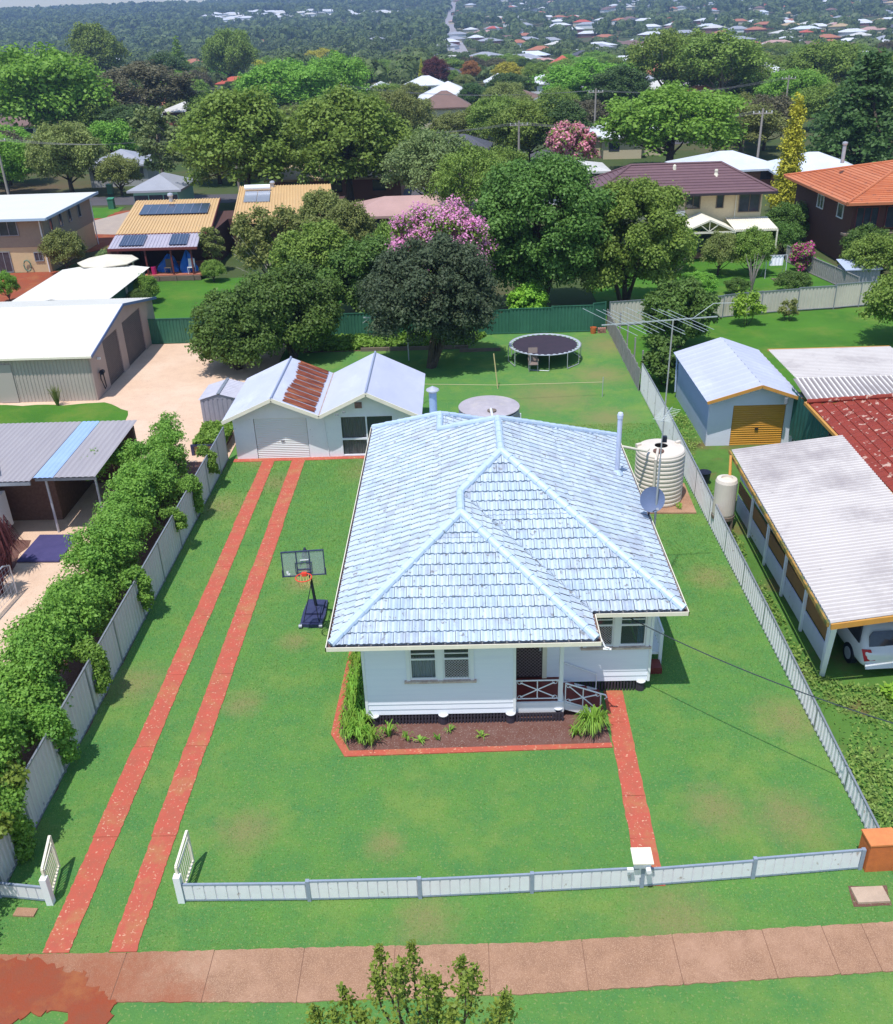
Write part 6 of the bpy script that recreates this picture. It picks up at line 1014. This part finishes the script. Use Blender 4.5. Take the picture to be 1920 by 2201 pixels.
v = np.stack([b0_ - sd_, b0_ + sd_, tp + sd_ * .25, tp - sd_ * .25], 1).reshape(-1, 3); o = bpy.data.objects.new('grass', qmesh('grass', v, np.clip(.5 + .3 * np.sin(P_[:, 0] * .9 + np.sin(P_[:, 1] * .7)) * np.sin(P_[:, 1] * .8) + NR.normal(0, .35, n), 0, 1), LM['blade'])); C.objects.link(o); tag(o, 'short green grass growing over the front lawn and verge', 'grass', kind='stuff')
# ---- named trees of the middle distance: kind, leaf, x, y, width, height, label
for a in (('broad', 'bright', -68.6, 165, 24, 15.5, 'largest bright green round tree at the far left'), ('gum', 'brown', -59.4, 193, 21, 12.3, 'wide brownish-grey tree right of the largest bright green tree'), ('broad', 'olive', -45.4, 114.5, 8.6, 7.9, 'yellowish round tree behind the white flat roof'), ('broad', 'bright', -53.3, 115, 8.5, 6.8, 'bright green tree at the left edge behind the white flat roof'), ('sparse', 'greyg', -32.5, 108, 5.8, 10.6, 'tall thin pale green tree left of the two broad dark ones'),
        ('oval', 'mid', -21.9, 101, 12.4, 12, 'broad dense green tree behind the tan roofs, left of its twin'), ('oval', 'mid', -10.9, 99, 12.2, 11.8, 'broad dense green tree behind the tan roofs, right of its twin'), ('broad', 'bright', -33.2, 200, 19, 11.5, 'vivid green wide tree rising above the left twin tree'), ('broad', 'bright', -24.1, 208, 14, 12.3, 'vivid green tree behind the gap between the twin trees'), ('shrub', 'olive', -39.1, 113, 5, 4.5, 'low olive bush by the street, right of the yellowish round tree'),
        ('gum', 'greyg', -2.6, 91.5, 8, 8, 'light green airy tree right of the broad twin trees'), ('gum', 'mid', 1.0, 82, 6.5, 7.6, 'airy green tree behind the lilac blossom tree'), ('broad', 'mid', -3.2, 97, 5.5, 7.4, 'small rounded tree between the right twin tree and the airy one'), ('gum', 'mid', 4.2, 96, 6.5, 5.8, 'green tree behind the very large dark tree'),
        ('broad', 'bright', 25.3, 118, 16.2, 9.5, 'big bright dome-shaped tree behind the purple-brown roof'), ('conifer', 'dark', 45, 111, 16, 13.2, 'giant dark layered cedar on the right'), ('gum', 'mid', 43.4, 212, 17, 14.5, 'tall pale-trunked gum tree, left of the group on the skyline right of centre'), ('gum', 'mid', 52.2, 202, 19, 14, 'tall spreading gum tree, right of the skyline group'), ('oval', 'mid', 48.3, 209, 13, 14.8, 'tall gum tree in the middle of the skyline group'), ('broad', 'bright', 27, 206, 19, 9.5, 'flat-topped bright green tree left of the skyline gum group'),
        ('cone', 'dark', 26.7, 200, 5, 9, 'dark pointed conifer before the flat-topped bright tree'), ('oval', 'dark', 13.1, 128, 8.4, 8, 'dark rounded tree left of the bright dome-shaped tree'), ('broad', 'mid', 9.3, 129, 10.5, 7.6, 'green tree with gaps left of the pink blossom tree'), ('broad', 'bright', 60.4, 181, 12.5, 7.8, 'bright rounded tree above the golden cypress'), ('broad', 'mid', 78, 218, 17, 11.2, 'olive-green round tree right of the skyline group'), ('shrub', 'brown', 41.9, 136, 8, 7, 'brownish thicket between the golden cypress and the dome-shaped tree'), ('gum', 'olive', 40.3, 143, 7, 6.8, 'olive thin tree left of the brownish thicket'),
        ('oval', 'dark', 30.2, 187, 12, 9.6, 'dark tree above the bright dome-shaped tree'), ('oval', 'mid', 80.7, 190, 10.5, 9.4, 'green tree at the right edge beyond the cedar'), ('broad', 'bright', 41.6, 146, 7.5, 6.2, 'bright tree right of the dome-shaped tree'), ('broad', 'mid', -59.2, 164, 10.5, 8.3, 'mid green tree in front of the brownish-grey tree'), ('shrub', 'bright', -49.8, 143, 8, 6, 'bright low tree behind the yellowish round tree'), ('shrub', 'bright', -67, 147, 9, 5.5, 'bright low tree at the left edge below the largest tree'),
        ('oval', 'mid', -118, 340, 19, 22, 'tall dome-like tree highest on the left skyline'), ('cone', 'mid', -88, 330, 9, 17, 'pointed tree on the left skyline'), ('broad', 'mid', -75, 345, 18, 18, 'broad tree on the left skyline right of the pointed one'), ('oval', 'dark', -84, 300, 15, 13, 'dark tree below the left skyline trees'), ('shrub', 'gold', -76.4, 389, 12, 8, 'yellow-green round tree in the far middle left'), ('oval', 'rust', 5.3, 336, 7, 6.8, 'rust-orange tree in the far centre'), ('shrub', 'gold', 15.8, 302, 10, 6.8, 'golden-yellow tree right of the rust-orange tree'), ('oval', 'maroon', -5.6, 301, 8, 9.3, 'dark maroon tree left of the rust-orange tree'),
        ('cone', 'gold', -16, 335, 2.6, 8, 'thin golden cypress in the far centre, left of its twin'), ('cone', 'gold', -10.5, 326, 2.5, 8.4, 'thin golden cypress in the far centre, right of its twin'), ('cone', 'dark', -65.2, 444, 4, 11, 'thin dark pencil tree in the far left centre'), ('oval', 'dark', -50, 330, 11, 9, 'dark round tree in the far left centre'), ('broad', 'gold', -60, 470, 18, 10, 'yellowish flat tree on the far slope left of centre'), ('broad', 'mid', 6.2, 146, 9.5, 7.2, 'green tree right of the brown-roofed house'), ('broad', 'mid', 4.6, 161, 7, 5.6, 'small green tree beside the brown-roofed house'), ('oval', 'dark', 3.8, 215, 7, 6, 'dark tree behind the brown-roofed house'), ('broad', 'olive', -8.4, 150, 7.6, 8.3, 'olive tree left of the brown-roofed house'), ('broad', 'mid', -48, 195, 9, 6.5, 'green tree below the tan-roofed far house')): tree(*a)
bespoke('golden_cypress', 'tall narrow golden-yellow cypress between the purple and orange roofs', 'tree', 30.3, 89.8, [(30.3 + .25 * math.cos(k * 2.4), 89.8 + .25 * math.sin(k * 2.4), .3 + 9.6 * k / 40, .22 + .95 * (1 - k / 40) ** .8) for k in range(41)], 16000, .15, 'gold', (.12, 4), sub=7, f=.55)
T, Cs, Rs = bespoke('flowering_tree', 'small tree covered in pink blossom behind the very large dark tree', 'tree', 13.9, 119, ell(13.9, 119, 1.2, 5.4, 2.9, 2.4, 16, .8, 31), 3000, .25, 'mid', (.1, 2)); v, t = blobleaves(Cs, [r_ * 1.05 for r_ in Rs], 5200, .26); o = bpy.data.objects.new('blossom', qmesh('blossom', v, t, LM['pink'])); C.objects.link(o); o.parent = T
# ---------------------------------------------------------------- the suburb beyond
ROOFS = {k: mat('far_roof_' + k, c, tuple(q * .85 for q in c), sc=.5, rough=.6) for k, c in dict(white=(.66, .67, .72), grey=(.34, .35, .40), brown=(.20, .12, .10), red=(.50, .10, .06), terracotta=(.42, .16, .09), tan=(.50, .36, .20), pale=(.60, .58, .55), blue=(.62, .66, .76), charcoal=(.09, .09, .11), pink=(.48, .30, .27), yellow=(.6, .5, .15), teal=(.15, .4, .35)).items()}
WALLS = {k: mat('far_wall_' + k, c, rough=.8) for k, c in dict(cream=(.58, .50, .36), white=(.74, .74, .76), brick=(.25, .11, .08), teal=(.22, .45, .40), grey=(.4, .4, .42)).items()}
def hip(b, x0, x1, y0, y1, z, rise, gable=False):
    w, d = x1 - x0, y1 - y0; h = min(w, d) / 2; g = 0 if gable else h
    A_, B_ = ((x0 + g, (y0 + y1) / 2, z + rise), (x1 - g, (y0 + y1) / 2, z + rise)) if w >= d else (((x0 + x1) / 2, y0 + g, z + rise), ((x0 + x1) / 2, y1 - g, z + rise)); c = [(x0, y0, z), (x1, y0, z), (x1, y1, z), (x0, y1, z)]
    if w >= d: fs = ([c[0], c[1], B_, A_], [c[1], c[2], B_], [c[2], c[3], A_, B_], [c[3], c[0], A_])
    else: fs = ([c[0], c[1], A_], [c[1], c[2], B_, A_], [c[2], c[3], B_], [c[3], c[0], A_, B_])
    for f in fs: b.face(f)
    b.face([(x0, y0, z - .2), (x1, y0, z - .2), (x1, y0, z), (x0, y0, z)]); b.face([(x1, y0, z - .2), (x1, y1, z - .2), (x1, y1, z), (x1, y0, z)]); b.face([(x0, y1, z - .2), (x0, y0, z - .2), (x0, y0, z), (x0, y1, z)]); b.face([c[3], c[2], c[1], c[0]])
def house(x, y, w, d, roof, wall, label, wallh=2.7, rise=1.6, rot=0, group=None, wing=None, gable=False, solar_n=0, wins=3):
    z = terr(x, y); T = thing('house', label, 'house', (x, y, z), group); ORG[T.name] = Vector((0, 0, 0)); T.rotation_euler.z = rot; b = MB(); b.box(-w / 2, w / 2, -d / 2, d / 2, -.8, wallh)
    if wing: b.box(wing[0], wing[1], -d / 2 - wing[2], -d / 2, -.8, wallh - .01)
    b.build('wall', WALLS[wall], T); b = MB(); hip(b, -w / 2 - .5, w / 2 + .5, -d / 2 - .5, d / 2 + .5, wallh + .02, rise, gable)
    if wing: hip(b, wing[0] - .45, wing[1] + .45, -d / 2 - wing[2] - .5, d / 2 - 1, wallh + .05, rise * .8, gable)
    rf = b.build('roof', ROOFS[roof], T); yw = -d / 2
    for k in range(wins): f = -w / 2 + w * (k + .5) / wins; b = MB(); b.box(f - .7, f + .7, yw - .04 - (wing[2] if wing and wing[0] < f - .7 and f + .7 < wing[1] else 0), yw - (wing[2] if wing and wing[0] < f - .7 and f + .7 < wing[1] else 0), 1.0, 2.1); b.build('window', glass, T)
    for k in range(solar_n): b = MB(); b.face([(-w / 2 + 1 + k * 2.2, -d / 2 + .6, wallh + .5), (-w / 2 + 3 + k * 2.2, -d / 2 + .6, wallh + .5), (-w / 2 + 3 + k * 2.2, -d / 2 + 2.6, wallh + 1.3), (-w / 2 + 1 + k * 2.2, -d / 2 + 2.6, wallh + 1.3)]); b.build('solar_panel', solar, rf)
    return T
for a in ((-2.0, 187, 9, 8, 'brown', 'cream', 'cream house with a dark brown hipped roof in the middle distance', 3.4, 2.6, .05), (-1.5, 221, 12, 12, 'white', 'white', 'large white-roofed house directly behind the brown-roofed one', 3, 3.0, 0), (0, 134, 8.5, 6, 'charcoal', 'grey', 'house with a dark charcoal roof below the brown-roofed cream one', 2, 1.5, -.1), (11.6, 107.5, 8.5, 6, 'pale', 'cream', 'low pale-roofed house behind the pink blossom tree', 2.2, .8, 0), (29.0, 107, 9.5, 8, 'blue', 'brick', 'pale blue-roofed brick house between the dome tree and the golden cypress', 2.1, 1.4, .1), (37, 103, 8, 7, 'blue', 'brick', 'blue-white roofed building right of the golden cypress', 2.1, 1.5, -.1),
        (12.5, 218, 12, 8, 'brown', 'cream', 'long brown-roofed house in the middle distance right of centre', 2.4, 1.6, 0), (21, 207, 8, 7, 'grey', 'white', 'grey-roofed house right of the long brown-roofed one', 2.4, 1.8, .3), (41.6, 166, 6, 6, 'white', 'white', 'white house with solar panels right of the bright dome-shaped tree', 2.6, 1.5, .2), (48, 201, 9, 7, 'terracotta', 'cream', 'terracotta-roofed house under the skyline gum trees', 2.8, 1.8, 0), (-30.5, 101, 4.5, 6, 'grey', 'teal', 'small teal-walled house behind the slender pale tree', 2.6, 1.2, 0), (-42, 124, 7, 7, 'grey', 'grey', 'grey-roofed house right of the yellowish round tree', 2.5, 1.5, .1), (-13, 108, 14, 8, 'tan', 'brick', 'tan-roofed house glimpsed behind the twin trees', 2.4, 1.4, 0), (-56, 231, 9, 8, 'tan', 'cream', 'tan-roofed house far left behind the brownish tree', 2.6, 1.8, .1),
        (-70, 330, 12, 8, 'red', 'cream', 'long red-roofed house in the far left middle', 2.6, 1.8, 0), (-52, 300, 9, 9, 'terracotta', 'cream', 'terracotta pyramid-roofed house in the far left middle', 2.6, 2.6, .2), (-88, 312, 10, 8, 'yellow', 'cream', 'yellow-roofed house in the far left', 2.6, 1.6, 0), (-58, 350, 9, 8, 'white', 'white', 'steep white-roofed house in the far left middle', 2.8, 3, .3), (39, 374, 9, 9, 'red', 'cream', 'bright red pyramid-roofed house in the far centre right', 3, 3.4, .1), (23, 268, 9, 8, 'white', 'white', 'white house in the far centre right above the long brown roof', 2.6, 2, .1), (-8, 280, 10, 8, 'white', 'white', 'white house left of the maroon tree', 2.6, 2.2, .2), (-19, 262, 8, 8, 'white', 'white', 'small white house left of the large white-roofed house', 2.6, 2, 0), (12, 285, 7, 7, 'white', 'white', 'small white house right of the rust-orange tree', 2.6, 2, 0), (-128, 345, 11, 8, 'white', 'brick', 'white-roofed house at the far left edge', 2.6, 2, 0),
        (-3.5, 86, 12, 6, 'pink', 'brick', 'low pinkish-roofed house glimpsed between the trees right of the tan roofs', 2.0, 1.1, 0), (10, 100, 6, 5, 'teal', 'white', 'low pale green-roofed shed behind the airy trees', 1.9, .6, 0)):
    T = house(*a[:6], a[6], a[7], a[8], a[9], solar_n=2 if 'solar' in a[6] else 0)
# power poles and wires
pole = mat('pole_timber', (.32, .28, .25), rough=.9)
def ppole(x, y, h, l):
    z = terr(x, y); T = thing('power_pole', l, 'power pole', (x, y, z)); b = MB(); b.tube([(x, y, z), (x, y, z + h)], [.16, .11], 8); b.build('pole', pole, T); b = MB(); b.beam((x - 1.1, y, z + h - .5), (x + 1.1, y, z + h - .5), .1, .12); b.build('crossarm', pole, T)
    for k in (-1, -.4, .4, 1): b = MB(); b.tube([(x + k, y, z + h - .44), (x + k, y, z + h - .25)], .05, 6); b.build('insulator', whitep, T)
PP = [(20.7, 150, 7.6, 'tall timber power pole behind the bright dome-shaped tree'), (7.6, 121, 6.0, 'timber power pole left of the pink blossom tree'), (-24.3, 108.5, 7.5, 'pale power pole beside the slender pale tree'), (-50.5, 109, 7.2, 'power pole at the far left behind the white flat roof'), (34, 112, 7.2, 'power pole beside the golden cypress'), (-20, 180, 8, 'power pole in the far centre left'), (52, 160, 8, 'power pole beside the giant cedar')]
for a in PP: ppole(*a)
def wires(p, q, l):
    b = MB()
    for o in (-1, -.4, .4, 1):
        A_, B_ = Vector((p[0] + o, p[1], p[2] - .25)), Vector((q[0] + o, q[1], q[2] - .25)); b.tube([A_.lerp(B_, t / 12) - Vector((0, 0, 1.1 * 4 * t / 12 * (1 - t / 12))) for t in range(13)], .011, 4)
    single(b, 'power_lines', mat('wire_grey', (.16, .16, .17), rough=.5) if 'wire_grey' not in bpy.data.materials else bpy.data.materials['wire_grey'], l, 'power lines', (p[0], p[1], 0))
wires(PP[1], PP[4], 'power lines strung over the purple-brown roof between two poles'); wires(PP[3], PP[2], 'power lines running past the yellowish round tree at the left'); wires(PP[2], PP[1], 'power lines running in front of the broad twin trees'); wires(PP[0], PP[6], 'power lines crossing behind the dome-shaped tree to the right'); wires(PP[5], PP[0], 'power lines crossing the far centre to the tall timber pole')
# generic houses and trees over the flat
taken = [(o.location.x, o.location.y, 9 if o.get('category') == 'house' else 4.5) for o in C.objects if o.parent is None and o.get('category') in ('house', 'tree') and o.location.y > 80] + [(-24.3, 108.5, 3)]
def free(x, y, r):
    if 103 < y < 116 and x < 60: return False
    return all((x - a) ** 2 + ((y - b) * .8) ** 2 > (r + c) ** 2 for a, b, c in taken)
rl = ['white'] * 5 + ['grey'] * 3 + ['terracotta'] * 3 + ['red', 'brown', 'brown', 'pale', 'pale', 'blue', 'tan', 'charcoal', 'pink']
r3 = random.Random(5); cnt = 0; tries = 0
while cnt < 62 and tries < 4000:
    tries += 1; y = 135 + 330 * r3.random() ** .7; x = r3.uniform(-.5, .5) * y
    if x < -.12 * y and r3.random() < .55: continue
    if not free(x, y, 7): continue
    rf = r3.choice(rl); cnt += 1; taken.append((x, y, 7)); taken.append((x, y - 7, 3)); house(x, y, r3.uniform(10, 15), r3.uniform(8, 11), rf, r3.choice(['cream', 'white', 'brick', 'white']), 'distant house with %s %s roof half hidden by the trees' % ('an' if rf[0] in 'aeiou' else 'a', rf), 2.7, r3.uniform(1.5, 2.4), r3.uniform(-.5, .5), 'distant houses with %s roofs' % rf, (-4, 1, 3) if r3.random() < .5 else None, wins=2)
kinds = [('broad', 'mid', 'mid green'), ('broad', 'mid', 'mid green'), ('oval', 'mid', 'mid green'), ('broad', 'bright', 'bright green'), ('gum', 'olive', 'olive green'), ('gum', 'mid', 'mid green'), ('oval', 'dark', 'dark green'), ('shrub', 'brown', 'brownish'), ('broad', 'olive', 'olive green'), ('oval', 'dark', 'dark green')]
cnt = 0; tries = 0
while cnt < 270 and tries < 30000:
    tries += 1; y = 117 + 330 * r3.random() ** .75; x = r3.uniform(-.52, .52) * y; w = r3.uniform(6, 12)
    if not free(x, y, w * .30): continue
    k, m_, cn = r3.choice(kinds); cnt += 1; taken.append((x, y, w * .30)); h = w * r3.uniform(.62, .85)
    tree(k, m_, x, y, w, min(h, 6.6 if x > -.1 * y else 8.5), '%s %s in the suburb beyond the back gardens' % (cn, 'low tree' if k == 'shrub' else {'broad': 'spreading tree', 'oval': 'rounded tree', 'gum': 'open gum tree'}[k]), '%s %s trees of the suburb' % (cn, k), sd=r3.randrange(3), name='tree')
# distant houses, single meshes beyond the reach of detail
cnt = 0
def farhouse(b, x, y, w, d, rot, mi):
    n = len(b.v); t = MB(); t.box(-w / 2, w / 2, -d / 2, d / 2, -1, 2.8); t.m = [1] * 6; k = len(t.f); hip(t, -w / 2 - .5, w / 2 + .5, -d / 2 - .5, d / 2 + .5, 2.8, 2.0); t.m[k:] = [0] * (len(t.f) - k); z = terr(x, y); ca, sa = math.cos(rot), math.sin(rot)
    for p in t.v: b.v.append((x + p[0] * ca - p[1] * sa, y + p[0] * sa + p[1] * ca, z + p[2]))
    for f, mm in zip(t.f, t.m): b.f.append(tuple(n + i for i in f)); b.t.append(.5); b.m.append(mm if mi is None else (mi[0] if mm == 0 else mi[1]))
tries = 0
while cnt < 150 and tries < 9000:
    tries += 1; y = 470 + 560 * r3.random(); x = r3.uniform(-.5, .5) * y; u = x / y
    if u < -.02 and r3.random() < .85: continue
    if not free(x, y, 9): continue
    taken.append((x, y, 8)); rf = r3.choice(rl + ['terracotta', 'white']); cnt += 1; b = MB(); farhouse(b, x, y, r3.uniform(12, 20), r3.uniform(9, 13), r3.uniform(-.6, .6), None)
    single(b, 'distant_house', [ROOFS[rf], WALLS[r3.choice(['cream', 'white', 'brick'])]], 'tiny %s-roofed house on the far slope' % rf, 'house', (x, y, terr(x, y)), 'tiny %s-roofed houses of the far slope' % rf)
rk = list(ROOFS); mats_ = [ROOFS[k] for k in rk] + [WALLS['white'], WALLS['cream']]; b = MB()
for _ in range(1500):
    y = 1000 + 1850 * r3.random() ** .9; u = r3.uniform(-.5, .5); x = u * y
    if u < .0 and not (-.26 < u < -.02 and 2050 < y < 2350): continue
    if u < .02 and y > 2400: continue
    farhouse(b, x, y, r3.uniform(11, 17), r3.uniform(9, 12), r3.uniform(-.6, .6), (rk.index(r3.choice(rl)), len(rk) + r3.randrange(2)))
for _ in range(95): u = r3.uniform(-.235, -.045); y = r3.uniform(1500, 1700); x = u * y; farhouse(b, x, y, r3.uniform(16, 24), r3.uniform(10, 15), r3.uniform(-.6, .6), (rk.index(r3.choice(['white', 'white', 'white', 'pale'])), len(rk)))
single(b, 'far_town', mats_, 'countless tiny roofs of the town spread over the farthest hillside', 'town', (0, 1000, 0), kind='stuff')
sheet_ = MB()
for k in range(60): y0, y1 = 620 + k * 22, 642 + k * 22; f = lambda y: .002 * y - 2 + 6 * math.sin(y / 300); sheet_.face([(f(y0) - 5, y0, terr(f(y0), y0) + .6), (f(y0) + 5, y0, terr(f(y0), y0) + .6), (f(y1) + 5, y1, terr(f(y1), y1) + .6), (f(y1) - 5, y1, terr(f(y1), y1) + .6)])
struct(sheet_, 'hill_road', mat('far_road_grey', (.30, .28, .30), rough=.9))
# the far wooded mass
def woods(name, label, n, y0, y1, quadsper, scale, left, right, pw):
    y = y0 + (y1 - y0) * NR.random(n) ** pw; u = NR.uniform(-.54, .56, n); x = u * y; keep = (NR.random(n) < np.where(u < -.02, left, right)) & ~((np.abs(x - (.002 * y - 2 + 6 * np.sin(y / 300))) < 8) & (y > 600) & (y < 1950)) & ~((u > -.24) & (u < -.04) & (y > 1440) & (y < 1720) & (NR.random(n) < .75))
    x, y = x[keep], y[keep]; n = len(x); z = np.array([terr(a, b_) for a, b_ in zip(x, y)]); w = NR.uniform(8, 17, n) * scale; h = NR.uniform(.6, .95, n) * w * np.where(u[keep] > 0, .72, 1.0); idx = np.repeat(np.arange(n), quadsper); m_ = len(idx)
    d = nrm_(NR.normal(size=(m_, 3))); d[:, 2] = np.abs(d[:, 2]) * 1.1 - .25; lob = 1 + .25 * np.sin(np.arctan2(d[:, 1], d[:, 0]) * 3 + idx) ; c = np.column_stack([x[idx] + d[:, 0] * w[idx] * .42 * lob, y[idx] + d[:, 1] * w[idx] * .42 * lob, z[idx] + h[idx] * .42 + d[:, 2] * h[idx] * .5])
    v, t = quads(c, nrm_(d + NR.normal(size=(m_, 3)) * .35), 1.0, 1.2, np.clip(NR.random(n)[idx] * .85 + NR.uniform(-.1, .25, m_), 0, 1)); s = (w[idx] * 1.9 / math.sqrt(quadsper)); cc = np.repeat(c, 4, 0); v = cc + (v - cc) * np.repeat(s, 4)[:, None]
    o = bpy.data.objects.new(name, qmesh(name, v, t, LM['far'])); C.objects.link(o); tag(o, label, 'woods', kind='stuff')
woods('near_woods', 'unbroken canopy of suburban trees behind the individual ones', 1700, 300, 900, 170, .72, 1, .6, .8)
woods('far_woods', 'dark wooded slopes and tree cover reaching to the skyline', 12000, 850, 3000, 54, 1.0, 1, .62, .75)
# the air: pale haze all round
hz_ = MB(); hz_.box(-2900, 2900, -90, 3900, -14, 175); M = bpy.data.materials.new('haze_air'); M.use_nodes = True; nn_ = M.node_tree.nodes; nn_.clear(); vo = nn_.new('ShaderNodeVolumePrincipled'); ou = nn_.new('ShaderNodeOutputMaterial')
vo.inputs['Color'].default_value = (.42, .60, 1, 1); vo.inputs['Density'].default_value = .00028; vo.inputs['Anisotropy'].default_value = .2; M.node_tree.links.new(vo.outputs[0], ou.inputs['Volume'])
tag(hz_.build('haze', M), 'thin blue haze in the air over the far suburbs', 'haze', kind='stuff')
